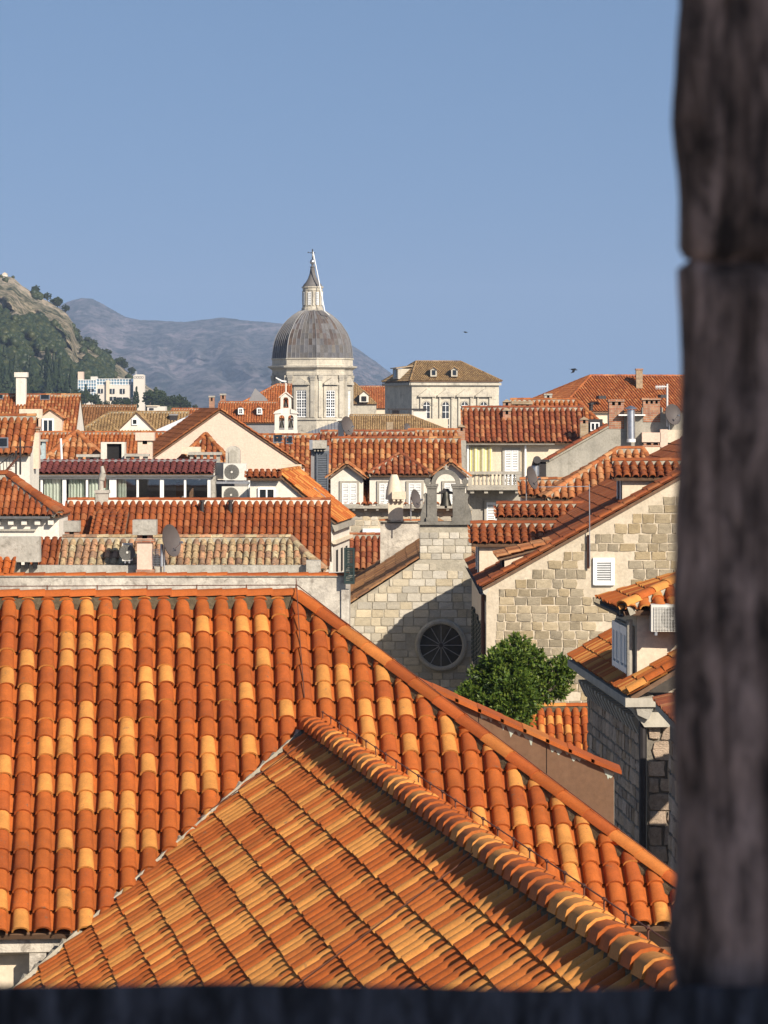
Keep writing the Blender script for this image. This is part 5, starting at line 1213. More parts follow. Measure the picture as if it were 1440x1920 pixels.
# small shed dormer at the verge
D_ = 91.2; body = MB().ext([W(946, 1090, D_), W(946, 1046, D_), W(1050, 1019, D_), W(1060, 1022, D_)], (0, 2.2, 0)).build('dormer', M['cream'], G)
t0, t1 = W(1052, 1016, D_), W(934, 1047, D_); ds_ = (t1 - t0); ns_ = Vector((-ds_.z, 0, ds_.x)); ns_ = ns_ if ns_.z > 0 else -ns_
mb = MB(); slab(mb, t0 - Yv * .1, Yv, ds_.normalized(), [(0, 0), (2.4, 0), (2.4, ds_.length), (0, ds_.length)], .05); sdr = mb.build('roof', M['wood'], G)
tile_slope(sdr, t0 - Yv * .1, Yv, ds_, [(0, 0), (2.4, 0), (2.4, ds_.length), (0, ds_.length)], T_pale, .225, .34, 0, 6, eave_edges=(2,))
MB().box(X(944, D_) - .03, X(944, D_), D_ + .2, D_ + 2.0, Z(1082, D_), Z(1050, D_)).build('window', M['dark'], body)
# lane side: shutters, railings, pipes
for i, (y0_, z0_, z1_) in enumerate(((1.6, 18.8, 20.4), (4.6, 18.6, 20.2), (8.0, 18.4, 20.2), (11.5, 18.6, 20.2), (2.5, 15.2, 17.0), (6.0, 15.2, 17.0), (10.0, 15.2, 17.0))):
    w = MB().box(gx0 - .02, gx0 + .02, Dq + y0_, Dq + y0_ + .9, z0_, z1_).build('window', M['dark'], G)
    for s_ in (-.42, .95):
        mb = MB(); mb.box(gx0 - .06, gx0 - .022, Dq + y0_ + s_, Dq + y0_ + s_ + .4, z0_, z1_)
        for j in range(12): mb.box(gx0 - .075, gx0 - .06, Dq + y0_ + s_ + .05, Dq + y0_ + s_ + .35, z0_ + .08 + j * .13, z0_ + .16 + j * .13)
        mb.build('shutter', M['greenshutter'], w)
rl_ = MB(); 
for j in range(3): rl_.tube((gx0 - .45, Dq + 3.4, 17.3 + j * .45), (gx0 - .45, Dq + 7.5, 17.3 + j * .45), .018, 5)
for i in range(14): rl_.tube((gx0 - .45, Dq + 3.4 + i * .31, 17.3), (gx0 - .45, Dq + 3.4 + i * .31, 18.25), .012, 4)
for y_ in (3.4, 7.5): rl_.tube((gx0, Dq + y_, 17.3), (gx0 - .45, Dq + y_, 17.3), .02, 5)
rl_.build('balcony_rail', M['iron'], G)
MB().tube((gx0 - .08, Dq + .3, 4), (gx0 - .08, Dq + .3, ze_g - .2), .05, 8).build('downpipe', M['rustiron'], G)
MB().tube(W(1103, 1066, Dq - .03), W(1103, 1003, Dq - .03), .035, 6).build('conduit', M['rustiron'], G)
mb = MB(); D_ = Dq - .1; mb.tube(W(1106, 1062, D_), W(1105, 908, D_), .013, 6)
an = mb; an.tube(W(1010, 913, D_), W(1104, 912, D_), .010, 5)
for i in range(9): an.tube(W(1014 + i * 7, 913, D_) - Yv * .16, W(1014 + i * 7, 913, D_) + Yv * .16, .008, 4)
tag(an.build('antenna', M['zinc']), 'long comb shaped television antenna on the stone gable house', 'antenna')

# ------------------------------------------------------------------ garden terrace, tree, small roof S
structure(MB().box(X(800, 70), X(1300, 88), 66, 89, 0, EYE - 10.2).build('terrace', m_ground))
S = thing('courtyard_roof_house', 'small bright tile roof beside the tree in the courtyard', 'house', gnd(1045, 80))
roof_front(S, 994, 1115, 1428, 78, 1329, 33, T_new, tp=.20, te=.33, limit=150, wall='cream', over=.2, capw=.09, mortar='mossmortar')

# ------------------------------------------------------------------ house R on the right: rubble wall, cornice, dormer
Rr = thing('rubble_wall_house', 'tall rubble stone house with heavy cornice, shuttered dormer and air conditioner', 'house', gnd(1200, 55))
N0 = Vector((X(1206, 55), 55, 0)); rr_ = Vector((-.055, 1, 0)).normalized(); sd_ = Vector((1, .055, 0)).normalized()
zc_ = Z(1312, 55); lenR = 8.2
def Rw(s, a_, z_): return Vector((N0.x, N0.y, 0)) + rr_ * s + sd_ * a_ + up * z_
lw = MB().ext([Rw(0.02, .06, 0), Rw(lenR, .06, 0), Rw(lenR, 6, 0), Rw(0.02, 6, 0)], (0, 0, zc_ - .28)).build('wall', M['mortardark'], Rr)
def holeR(x0, x1, z0, z1): return x1 > .75 and x0 < 1.95 and z1 > 16.85 - 12 and z0 < 18.55 - 12
blocks(lw, Rw(0, .06, 12), rr_, up, [(.1, 0), (lenR, 0), (lenR, zc_ - 12 - .3), (.1, zc_ - 12 - .3)], M['rubble'], (.28, .62), (.17, .3), seedv=31, holes=[holeR], gap=.025, rough=.06, limit=300)
blocks(lw, Rw(0, .06, 12) - rr_ * .0, sd_, up, [(.02, 0), (1.2, 0), (1.2, zc_ - 12 - .3), (.02, zc_ - 12 - .3)], M['rubble'], (.3, .55), (.22, .34), seedv=32, gap=.025, rough=.05, limit=120)
# cornice with row of small arches
mbc = MB(); prof = [(0.05, -.30), (-.12, -.22), (-.14, -.12), (-.30, -.08), (-.30, .04), (.2, .04)]
mbc.ext([Rw(-.25, a_, zc_ + z_) for a_, z_ in prof], rr_ * (lenR + .4)); mbc.build('cornice', M['trim'], Rr)
for i in range(16): MB().ext([Rw(.35 + i * .5, a_, zc_ + z_) for a_, z_ in ((.03, -.62), (-.02, -.6), (-.14, -.34), (-.14, -.301), (.03, -.301))], rr_ * .2).build('corbel', M['trim'], Rr)
MB().ext([Rw(-.3, -.32, zc_ - .09), Rw(-.3, -.32, zc_ + .05), Rw(-.3, 3, zc_ + .05), Rw(-.3, 3, zc_ - .09)], rr_ * .3).build('front_cornice', M['limestone'], Rr)
MB().ext([Rw(-.16, .0, zc_ - .42), Rw(-.16, -.16, zc_ - .2), Rw(-.16, -.16, zc_ - .1), Rw(-.16, .5, zc_ - .1), Rw(-.16, .4, zc_ - .42)], rr_ * .3).build('cornice_return', M['limestone'], Rr)
MB().tube(Rw(-.07, -.02, 8), Rw(-.07, -.02, zc_ - .3), .055, 8).build('downpipe', M['iron'], Rr)
# left slope of its roof
pr = R(31); dR = (-sd_ * math.cos(pr) - up * math.sin(pr)); LR = 4.6; OR = Rw(-.28, -.24, zc_ + .08) - dR * LR
plR = [(0, 0), (lenR + .4, 0), (lenR + .4, LR), (0, LR)]
mb = MB(); slab(mb, OR, rr_, dR, plR); rRo = mb.build('roof', M['wood'], Rr)
tile_slope(rRo, OR, rr_, dR, plR, T_wing, .20, .34, 200, 6, eave_edges=(2,), jit=.012, holes=[(1.35, 4.25, LR - 2.2, LR - .32)])
fr = R(40); plF = None
caps(rRo, OR + rr_ * .03 + up * .06, OR + dR * LR + rr_ * .03 + up * .06, T_wing, .34, .12, 'verge_tile', up=Vector((0, 0, 1)), hgt=.1)
# front hip slope tiles below the dormer
dF = (-rr_ * math.cos(pr) - up * math.sin(pr)); OF = OR + up * .02
# dormer
d0, d1 = 1.15, 4.0; zd0 = zc_ + .12; zde = Z(1148, 56.6)
bodyR = MB().ext([Rw(d0, .05, zd0 - .1), Rw(d1, .05, zd0 - .1), Rw(d1, .05, zde), Rw(d0, .05, zde)], sd_ * 3.4).build('dormer', M['cream'], Rr)
w = MB().ext([Rw(d0 + .30, .04, zd0 + .12), Rw(d1 - .35, .04, zd0 + .12), Rw(d1 - .35, .04, zde - .22), Rw(d0 + .30, .04, zde - .22)], -sd_ * .05).build('window', M['trim'], bodyR)
for s0_, s1_ in ((d0 + .34, (d0 + d1) / 2 - .03), ((d0 + d1) / 2, d1 - .39)):
    mb = MB(); zz0, zz1 = zd0 + .14, zde - .25
    c_ = lambda s_, z_: Rw(s_, -.02, z_)
    def bar(sa, sb, za, zb_): mb.ext([c_(sa, za), c_(sb, za), c_(sb, zb_), c_(sa, zb_)], -sd_ * .04)
    bar(s0_, s0_ + .09, zz0, zz1); bar(s1_ - .09, s1_, zz0, zz1); bar(s0_ + .09, s1_ - .09, zz0, zz0 + .12); bar(s0_ + .09, s1_ - .09, zz1 - .14, zz1); bar((s0_ + s1_) / 2 - .04, (s0_ + s1_) / 2 + .04, zz0 + .12, zz1 - .14)
    k_ = 13
    for j in range(k_):
        z_ = zz0 + .14 + (zz1 - zz0 - .3) * (j + .5) / k_
        mb.ext([c_(s0_ + .09, z_), c_(s1_ - .09, z_), c_(s1_ - .09, z_ + .05), c_(s0_ + .09, z_ + .05)], -sd_ * .025)
    mb.build('shutter', M['paint'], bodyR)
MB().tube(Rw(d0 + .12, -.06, zd0), Rw(d0 + .12, -.06, zde - .1), .05, 8).build('downpipe', M['trim'], bodyR)
# dormer roof: slope to the lane and slope to the viewer
pd_ = R(30); run = 1.25; top = Rw((d0 + d1) / 2, .05 + 1.6, zde + .02) + up * (1.85 * math.tan(pd_))
dl_ = (-sd_ * math.cos(pd_) - up * math.sin(pd_)); Ld = 1.85 / math.cos(pd_)
hw_ = (d1 - d0) / 2 + .2
def dsl(sgn): return (rr_ * sgn * math.cos(pd_) - up * math.sin(pd_))
mb = MB(); hk = 1.85
Otop = Rw((d0 + d1) / 2, .05 + hk - .25, zde + .06) + up * (hk * math.tan(pd_) * .66)
eL = [Rw(d0 - .2, -.2, zde + .06), Rw(d1 + .2, -.2, zde + .06)]
ridge_end = Otop; back = Otop + sd_ * 3.0
dleft = ((eL[0] + eL[1]) / 2 - ridge_end); Ll = dleft.length
slab(mb, ridge_end, rr_, dleft.normalized(), [(0, 0), (hw_, Ll), (-hw_, Ll)])
fe = eL[0]; dfront = (Rw(d0 - .2, hk - .2, zde + .06) - ridge_end); Lf = dfront.length
slab(mb, ridge_end, sd_, dfront.normalized(), [(0, 0), (3, 0), (3, Lf), (-hk, Lf)])
dback = (Rw(d1 + .2, hk - .2, zde + .06) - ridge_end); slab(mb, ridge_end, sd_, dback.normalized(), [(0, 0), (3, 0), (3, dback.length), (-hk, dback.length)])
rdm = mb.build('dormer_roof', M['wood'], Rr)
tile_slope(rdm, ridge_end, rr_, dleft, [(0, 0), (hw_, Ll), (-hw_, Ll)], T_wing, .2, .34, 40, 6, eave_edges=(1,), jit=.012)
tile_slope(rdm, ridge_end, sd_, dfront, [(0, 0), (3, 0), (3, Lf), (-hk, Lf)], T_wing, .24, .34, 40, 6, eave_edges=(2,), jit=.012)
caps(rdm, ridge_end + up * .05, eL[0] + up * .05, T_wing, .36, .115, 'hip_tile', mortar=M['palemortar'], lift=.02)
gutter(rdm, eL[0] - up * .03 - sd_ * .03, eL[1] - up * .03 - sd_ * .03, .075, 'iron')
ax0 = PX(Rw(d0, 1.0, 20))
ac_unit(1221, 1134, 1300, 1188, 55.75, 'air conditioner with square grille mounted on the cream dormer wall', 0.34, 0.5, grid=True)
# window with stone hood low in the lane wall
MB().ext([Rw(.9, .05, 16.9), Rw(1.8, .05, 16.9), Rw(1.8, .05, 18.2), Rw(.9, .05, 18.2)], sd_ * .04).build('opening', M['dark'], Rr)
wn_ = MB().ext([Rw(.82, .02, 18.22), Rw(1.95, .02, 18.22), Rw(1.95, -.28, 18.34), Rw(.82, -.28, 18.34)], up * .12).build('window_hood', M['rubble'], Rr)
mb = MB()
for s0_, s1_ in ((.95, 1.33), (1.37, 1.75)):
    mb.ext([Rw(s0_, .02, 16.95), Rw(s1_, .02, 16.95), Rw(s1_, .02, 18.15), Rw(s0_, .02, 18.15)], -sd_ * .03)
    for j in range(10): mb.ext([Rw(s0_ + .05, -.01, 17.02 + j * .11), Rw(s1_ - .05, -.01, 17.02 + j * .11), Rw(s1_ - .05, -.01, 17.08 + j * .11), Rw(s0_ + .05, -.01, 17.08 + j * .11)], -sd_ * .02)
mb.build('shutter', M['paint'], Rr)
# neighbour whose corner shades the front wall
R2 = thing('corner_house', 'house corner of pinkish stone half hidden by the dark parapet stone', 'house', gnd(1300, 52))
c0_ = Vector((X(1259, 51.5), 51.5, 0))
w2 = MB().box(c0_.x + .05, c0_.x + 6, 46.5, 52.4, 0, Z(1342, 51.5) - .2).build('wall', M['mortardark'], R2)
blocks(w2, Vector((c0_.x + .05, 46.5, 13)), Yv, up, [(0, 0), (5.9, 0), (5.9, Z(1342, 51.5) - 13.3), (0, Z(1342, 51.5) - 13.3)], M['rubble'], (.35, .7), (.24, .36), seedv=41, gap=.025, rough=.05, limit=120)
MB().ext([Vector((c0_.x + a_, 46.2, Z(1342, 51.5) + z_)) for a_, z_ in ((.05, -.2), (-.06, -.1), (-.15, .0), (-.15, .10), (.4, .10), (.4, -.2))], (0, 6.4, 0)).build('cornice', M['trim'], R2)
mb = MB(); O2 = Vector((c0_.x + 2.7, 46.2, Z(1342, 51.5) + .92)); d2_ = Vector((-.961, 0, -.276)); slab(mb, O2, Yv, d2_, [(0, 0), (6.4, 0), (6.4, 2.95), (0, 2.95)]); ro2 = mb.build('roof', M['wood'], R2)
tile_slope(ro2, O2, Yv, d2_, [(0, 0), (6.4, 0), (6.4, 2.95), (0, 2.95)], T_red, .2, .34, 60, 6, eave_edges=(2,))

# ------------------------------------------------------------------ tree
def leaf_mat(name, cols):
    m, nt, b = newmat(name); r = rnd_src(nt, True)
    c = ramp(nt, r, [(i / (len(cols) - 1), q) for i, q in enumerate(cols)])
    nt.links.new(c, b.inputs['Base Color']); b.inputs['Roughness'].default_value = .5; b.inputs['Specular IOR Level'].default_value = .35
    tr = nd(nt, 'ShaderNodeBsdfTranslucent'); nt.links.new(c, tr.inputs[0]); ms = nd(nt, 'ShaderNodeMixShader'); ms.inputs[0].default_value = .25
    nt.links.new(b.outputs[0], ms.inputs[1]); nt.links.new(tr.outputs[0], ms.inputs[2]); nt.links.new(ms.outputs[0], nt.nodes['Material Output'].inputs[0]); return m
M['leaf'] = leaf_mat('laurel_leaf', [(.036, .070, .008), (.075, .13, .015), (.16, .205, .028), (.05, .10, .012)])
M['bark'] = rough_mat('bark', (.16, .12, .09), (.10, .08, .06), 4, .3, bmp=1)
def leaf_tree(name, label, base, clumps, leaf, n, mat, trunk_r=.12, cat='tree', seedv=1, shape=.34):
    """trunk with limbs to every clump; the crown is thousands of small leaves gathered in sprays"""
    rg = random.Random(seedv); t = thing(name, label, cat, base); mb = MB(); base = Vector(base)
    top = sum((c for c, r in clumps), Vector()) / len(clumps); fork = base.lerp(top, .84)
    mb.tube(base, fork, trunk_r, 10, trunk_r * .7)
    for c, r in clumps:
        mid = fork.lerp(c, .5) + Vector((rg.uniform(-.1, .1), rg.uniform(-.1, .1), .05)); mb.tube(fork, mid, trunk_r * .45, 7, trunk_r * .3); mb.tube(mid, c, trunk_r * .3, 6, trunk_r * .1)
    mb.build('trunk', M['bark'], t, 50)
    vol = sum(r ** 2 for _, r in clumps); ms = []
    lv = [(0, 0, 0), (.5 * shape, .45, .06), (0, 1, -.05), (-.5 * shape, .45, .06)]; lf = [(0, 1, 2), (0, 2, 3)]
    for c, r in clumps:
        k = int(n * r * r / vol / 7)
        for _ in range(k):
            q = Vector((rg.gauss(0, 1), rg.gauss(0, 1), rg.gauss(0, 1))).normalized(); rad = r * (rg.random() ** .33) * (1.28 if rg.random() < .10 else 1) * (1 + .45 * noise.noise(c * 3.0 + q * 2.3))
            p = c + Vector((q.x, q.y, q.z * .88)) * rad; axis = (q + Vector((rg.gauss(0, .35), rg.gauss(0, .35), rg.gauss(0, .35) + .35))).normalized()
            for j in range(7):                                   # a spray of leaves round a twig end
                d_ = (axis + Vector((rg.gauss(0, .6), rg.gauss(0, .6), rg.gauss(0, .6)))).normalized(); qt = d_.to_track_quat('Y', 'Z'); s = leaf * rg.uniform(.7, 1.25)
                m = qt.to_matrix().to_4x4() @ Matrix.Rotation(rg.uniform(0, 6.28), 4, 'Y') @ Matrix.Scale(s, 4); m.translation = p + axis * (j * leaf * .12); ms.append(m)
    o = mass('crown', lv, lf, ms, mat, t, smooth=False); del o['kind']; return t
Dt = 74.0
cl = []
rg = random.Random(9)
for x, y, r, dy in ((968, 1222, 26, 0), (950, 1245, 32, -.2), (985, 1245, 32, .3), (925, 1265, 34, 0), (1045, 1262, 26, .1), (1020, 1285, 34, .2), (960, 1290, 40, -.5), (905, 1300, 32, -.1), (880, 1314, 24, -.3), (978, 1318, 30, -.4), (940, 1325, 40, -.6), (1038, 1292, 20, .3), (895, 1335, 34, -.2), (930, 1360, 42, .3), (866, 1308, 13, -.2), (1056, 1243, 10, .1), (974, 1203, 10, 0), (1062, 1272, 11, 0), (1003, 1232, 12, 0), (938, 1230, 10, 0), (958, 1360, 34, .4), (1008, 1296, 24, .2), (990, 1280, 26, .1)):
    cl.append((W(x, y, Dt + dy), r * Dt / F))
leaf_tree('laurel_tree', 'dense glossy green laurel tree standing before the warm stone gable', Vector((X(965, Dt), Dt, EYE - 10.25)), cl, .105, 30000, M['leaf'], .16, seedv=4, shape=.42)
# ------------------------------------------------------------------ far roofs
def hip_house(h, C0, psi, La, Lb, rise, iL, iR, mats, wall, tp=.24, te=.36, limit=0, over=.3, capw=.12):
    """rectangular hipped house turned by psi; C0 its near left eave corner"""
    a = Vector((math.cos(psi), math.sin(psi), 0)); b = Vector((-math.sin(psi), math.cos(psi), 0)); C0 = Vector(C0)
    def L(i, j, k): return C0 + a * i + b * j + up * k
    r0, r1 = L(iL, Lb / 2, rise), L(La - iR, Lb / 2, rise)
    mb = MB()
    faces = [(r0, r1, L(La, 0, 0), L(0, 0, 0)), (r0, L(0, 0, 0), L(0, Lb, 0)), (r1, L(La, Lb, 0), L(La, 0, 0)), (r1, r0, L(0, Lb, 0), L(La, Lb, 0))]
    for f in faces: mb.ext([p - up * .02 for p in f], -up * .08)
    roof = mb.build('roof', M['wood'], h)
    d = (L(0, 0, 0) - L(0, Lb / 2, rise)); ln = d.length
    tile_slope(roof, L(0, Lb / 2, rise), a, d, [(iL, 0), (La - iR, 0), (La, ln), (0, ln)], mats, tp, te, limit, 4, eave_edges=(2,), lodclip=True)
    d = (L(0, 0, 0) - L(iL, 0, rise)); ln = d.length
    if iL > .2: tile_slope(roof, L(iL, 0, rise), b, d, [(Lb / 2, 0), (Lb, ln), (0, ln)], mats, tp, te, 0, 4, eave_edges=(1,))
    d = (L(La, 0, 0) - L(La - iR, 0, rise)); ln = d.length
    if iR > .2: tile_slope(roof, L(La - iR, 0, rise), b, d, [(Lb / 2, 0), (Lb, ln), (0, ln)], mats, tp, te, 0, 4, eave_edges=(1,))
    caps(roof, r0 + up * .05, r1 + up * .05, mats, .5, capw)
    for p, q in ((r0, L(0, 0, 0)), (r1, L(La, 0, 0)), (r0, L(0, Lb, 0))): caps(roof, p + up * .06, q + up * .06, mats, .5, capw, 'hip_tile')
    mb = MB(); o = over
    mb.ext([Vector((p.x, p.y, 0)) for p in (L(o, o, 0), L(La - o, o, 0), L(La - o, Lb - o, 0), L(o, Lb - o, 0))], Vector((0, 0, C0.z - .06)))
    mb.build('wall', M[wall], h); return L, a, b, roof

H = thing('far_hip_roof_house', 'big orange hip roof with single brick chimney on the skyline', 'house', gnd(1150, 266))
Lf_, af, bf, rfo = hip_house(H, W(1046, 772, 262), R(18), 22, 12, 2.75, 5.0, 5, T_far, 'cream')
chimney(H, 1193, 1205, 691, 716, 268, .8, 'tan', 'brick', 1, 3, 0); chimney(H, 1021, 1035, 738, 756, 262, .8, 'concrete', 'concrete', 1, 3, 1)
for x, y in ((1127, 745), (1243, 743)): MB().obox(W(x, y, 263.6), af, bf, up, .3, .3, .12).build('rooflight', M['iron'], H)
for i, (x0, x1, ye, yr, De0, m_, hl, wl_) in enumerate(((138, 250, 806, 762, 292, T_brown, 0, 'white'), (140, 350, 815, 774, 262, T_straw, .7, 'white'), (318, 372, 800, 768, 300, T_far, 0, 'white'))):
    H = thing('old_roof_house', ('plain dull brown tile roof below the wooded hill', 'straw coloured old tile roof with white gable dormer', 'small orange roof end beside the zinc roof')[i], 'house', gnd((x0 + x1) / 2, De0))
    roof_front(H, x0, x1, ye, De0, yr, 26, m_, tp=.23, te=.34, limit=0, seg=4, hipL=hl, wall=wl_)
    if i == 1:
        gable_dormer(H, 222, 290, 810, 806, 773, 262.5, 3.5, T_straw, verge_over=.1); glazed(H, 249, 787, 256, 795, 262.45, 1, 1, .08)
        for x in (143, 168, 210): gable_dormer(H, x, x + 14, 818, 812, 806, 261.4, 1.0, T_straw, verge_over=.05)
        chimney(H, 318, 332, 776, 793, 264, .7, 'iron', 'shade', 1, 3, 0)
    if i == 0: chimney(H, 211, 222, 766, 776, 296, .8, 'white', 'white', 0, 3, 0)
# zinc roof: a white sheet slope and one with shade put into its grey
H = thing('zinc_roof_house', 'low house with pale sheet metal roof slopes beside the pink gable', 'house', gnd(345, 200))
D_ = 196.0
MB().ext([W(293, 806, D_), W(332, 812, D_), W(364, 787, D_ + 6), W(345, 783, D_ + 6)], (0, 0, -.12)).build('white_slope', M['paint'], H)
MB().ext([W(346, 782.5, D_ + 6), W(365, 787, D_ + 6), W(408, 787, D_ + 12), W(396, 768, D_ + 12), W(372, 769, D_ + 12)], (0, 0, -.12)).build('shaded_slope', M['lead'], H)
MB().box(X(296, D_), X(380, D_), D_ + 3, D_ + 12, 0, Z(814, D_)).build('wall', M['white'], H)
# orange roofs left of the dome
H = thing('twin_dormer_house', 'orange roof with two small white dormers left of the cathedral dome', 'house', gnd(450, 328))
r_ = roof_front(H, 408, 518, 793, 325, 755, 30, T_far, tp=.24, te=.35, limit=0, seg=4, wall='shade')
for x in (446, 481): gable_dormer(H, x, x + 11, 777, 766, 762, 325.9, 2.6, T_far, verge_over=.05); glazed(H, x + 2.5, 767, x + 8, 775, 325.85, 2, 2, .1)
for x, t_ in ((392, 742), (413, 738)): chimney(H, x, x + 10, t_, 765, 330, .7, 'brick', 'trim', 1, 3, 1)
hp_ = thing('peaked_orange_house', 'peaked orange roof house with dark shaded gable left of the dome', 'house', gnd(470, 345))
roof_front(hp_, 398, 545, 785, 338, 722, 33, T_far, tp=.24, te=.35, limit=0, seg=4, hipL=1.2, wall='shade')
MB().pext([(462, 790), (462, 760), (478, 728), (500, 748), (514, 790)], 334, 1.2).build('gable', M['shade'], hp_)  # the shade on this gable is put into its grey
# right of the dome
H = thing('stone_dormer_house', 'pale stone house with straw roof and white dormer right of the dome', 'house', gnd(680, 500))
roof_front(H, 640, 706, 758, 494, 718, 36, T_straw, tp=.25, te=.36, limit=0, seg=4, hipR=.75, wall='limestone')
gable_dormer(H, 674, 691, 754, 740, 733, 493.5, 3, T_straw, verge_over=.1); MB().pbox(678, 743, 687, 752, 493.4, .1).build('window', M['dark'], H)
H = thing('far_orange_house', 'plain orange roof between the dome and the palace', 'house', gnd(720, 525)); roof_front(H, 670, 760, 766, 520, 725, 32, T_far, tp=.26, te=.36, limit=0, seg=4, wall='cream')
H = thing('straw_roof_house', 'long straw coloured tile roof in front of the palace', 'house', gnd(770, 352)); roof_front(H, 655, 862, 816, 348, 779, 27, T_straw, tp=.23, te=.35, limit=0, seg=4, hipR=1.3, wall='cream')
chimney(H, 725, 737, 791, 815, 300, .5, 'tan', 'tan', 0, 3, 0)
dish(762, 802, 17, 300, 'small satellite dish on the straw coloured roof', 'dish', Vector((.7, -.6, .2)), mast=815)
dish(648, 799, 36, 148, 'big dark satellite dish standing above the dormer house ridge', 'dish', Vector((0.78, -0.55, 0.2)), mast=828)
MB_ = MB().pbox(634, 788, 643, 826, 148.3, .5); tag(MB_.pbox(631, 786, 645, 789, 148.2, .7).build('dish_post', M['white']), 'white plaster post beside the big dark satellite dish', 'post')

# ------------------------------------------------------------------ palace
Dp_ = 420.0; P = thing('pedimented_palace', 'white palace with straw hip roof and four pedimented arched windows', 'palace', gnd(840, 425))
pm = Dp_ / F; C0 = W(769, 714.5, Dp_)
Lp, ap_, bp_, rp_ = hip_house(P, C0, R(16), 11.7, 12.4, 2.45, 2.6, 3.4, T_straw, 'limestone', tp=.24, te=.38)
def onp(i, z_, out=0.0): return Lp(i, .3 - out, z_)            # point on the front wall
def pbx(i0, i1, z0, z1, o0, o1): return [onp(i0, z0, o0), onp(i1, z0, o0), onp(i1, z1, o0), onp(i0, z1, o0)], -bp_ * (o1 - o0)
def pb(mb, i0, i1, z0, z1, o0, o1): mb.ext(*pbx(i0, i1, z0, z1, o0, o1)); return mb
pb(MB(), .1, 11.6, -.5, -.2, -.1, .35).build('cornice', M['limestone'], P)
MB().ext([Lp(.3 - .35, .1, -.5), Lp(.3 - .35, .1, -.2), Lp(.3 - .35, 12.2, -.2), Lp(.3 - .35, 12.2, -.5)], ap_ * .3).build('side_cornice', M['trim'], P)
for k in range(4):
    c = 2.15 + k * 2.42
    md = MB(); md.ext([onp(c - 1.05, -1.72, 0), onp(c + 1.05, -1.72, 0), onp(c, -.95, 0)], -bp_ * .35); w = md.build('window_pediment', M['limestone'], P)
    pb(MB(), c - 1.12, c + 1.12, -1.9, -1.73, 0, .42).build('lintel', M['limestone'], w)
    for s in (-.85, .68): pb(MB(), c + s, c + s + .17, -7, -1.92, 0, .25).build('column', M['limestone'], w)
    arc = [onp(c + .42 * math.cos(t_), -2.95 + .42 * math.sin(t_), 0) for t_ in [i * math.pi / 10 for i in range(11)]]
    op = MB().ext([onp(c + .42, -7, 0)] + arc + [onp(c - .42, -7, 0)], -bp_ * .03).build('pane', M['glass'], w)
    mb = MB(); pb(mb, c - .03, c + .03, -7, -2.55, .03, .08)
    for j in range(5): pb(mb, c - .42, c + .42, -2.98 - j * .8, -2.92 - j * .8, .03, .07)
    mb.build('glazing_bars', M['paint'], w)
    arc2 = [(math.cos(t_), math.sin(t_)) for t_ in [i * math.pi / 10 for i in range(11)]]; mb = MB()
    for (c0_, s0_), (c1_, s1_) in zip(arc2[:-1], arc2[1:]): mb.ext([onp(c + .42 * c0_, -2.95 + .42 * s0_), onp(c + .42 * c1_, -2.95 + .42 * s1_), onp(c + .6 * c1_, -2.95 + .6 * s1_), onp(c + .6 * c0_, -2.95 + .6 * s0_)], -bp_ * .1)
    mb.build('arch', M['trim'], w)
MB().ext([Lp(.29, 6, -4.6), Lp(.29, 8.5, -4.6), Lp(.29, 8.5, -3.4), Lp(.29, 6, -3.4)], -ap_ * .1).build('side_window', M['wood'], P)
for px_, D2 in ((813, 421.2), (852, 421.8)):
    gable_dormer(P, px_ - 6, px_ + 6, 706, 692, 688, D2 + .3, 2.2, T_straw, wall='limestone', verge_over=.15); MB().pbox(px_ - 3, 694, px_ + 3.5, 703, D2 + .25, .04).build('dormer_window', M['glass'], P)
q = Lp(-.1, 5, .3); MB().ext([q, q + bp_ * 2.2, q + bp_ * 2.2 + up * 1.25, q + up * 1.25], ap_ * 2.2).build('side_dormer', M['limestone'], P)
MB().ext([q + up * 1.25 - ap_ * .25 - bp_ * .2, q + bp_ * 2.5 + up * 1.25 - ap_ * .25, q + bp_ * 2.5 + up * 1.6 + ap_ * 2.4, q + up * 1.6 + ap_ * 2.4 - bp_ * .2], up * .12).build('side_dormer_roof', M['tan'], P)
MB().ext([q - ap_ * .02 + bp_ * .6 + up * .2, q - ap_ * .02 + bp_ * 1.6 + up * .2, q - ap_ * .02 + bp_ * 1.6 + up * 1.1, q - ap_ * .02 + bp_ * .6 + up * 1.1], -ap_ * .03).build('side_dormer_window', M['glass'], P)
tr = thing('rooftop_pergola', 'flat dark pergola and white box on the roof before the palace', 'pergola', gnd(760, 380))
mb = MB(); mb.pbox(727, 766, 800, 769, 380, 3); [mb.pbox(x, 769, x + 2, 782, 380, .15) for x in (729, 748, 766)]; mb.build('canopy', M['iron'], tr); MB().pbox(775, 769.2, 799, 790, 380.2, 2).build('white_box', M['white'], tr)
MB().box(X(700, 380), X(840, 380), 380.5, 384, 0, Z(785, 380)).build('base', M['cream'], tr)

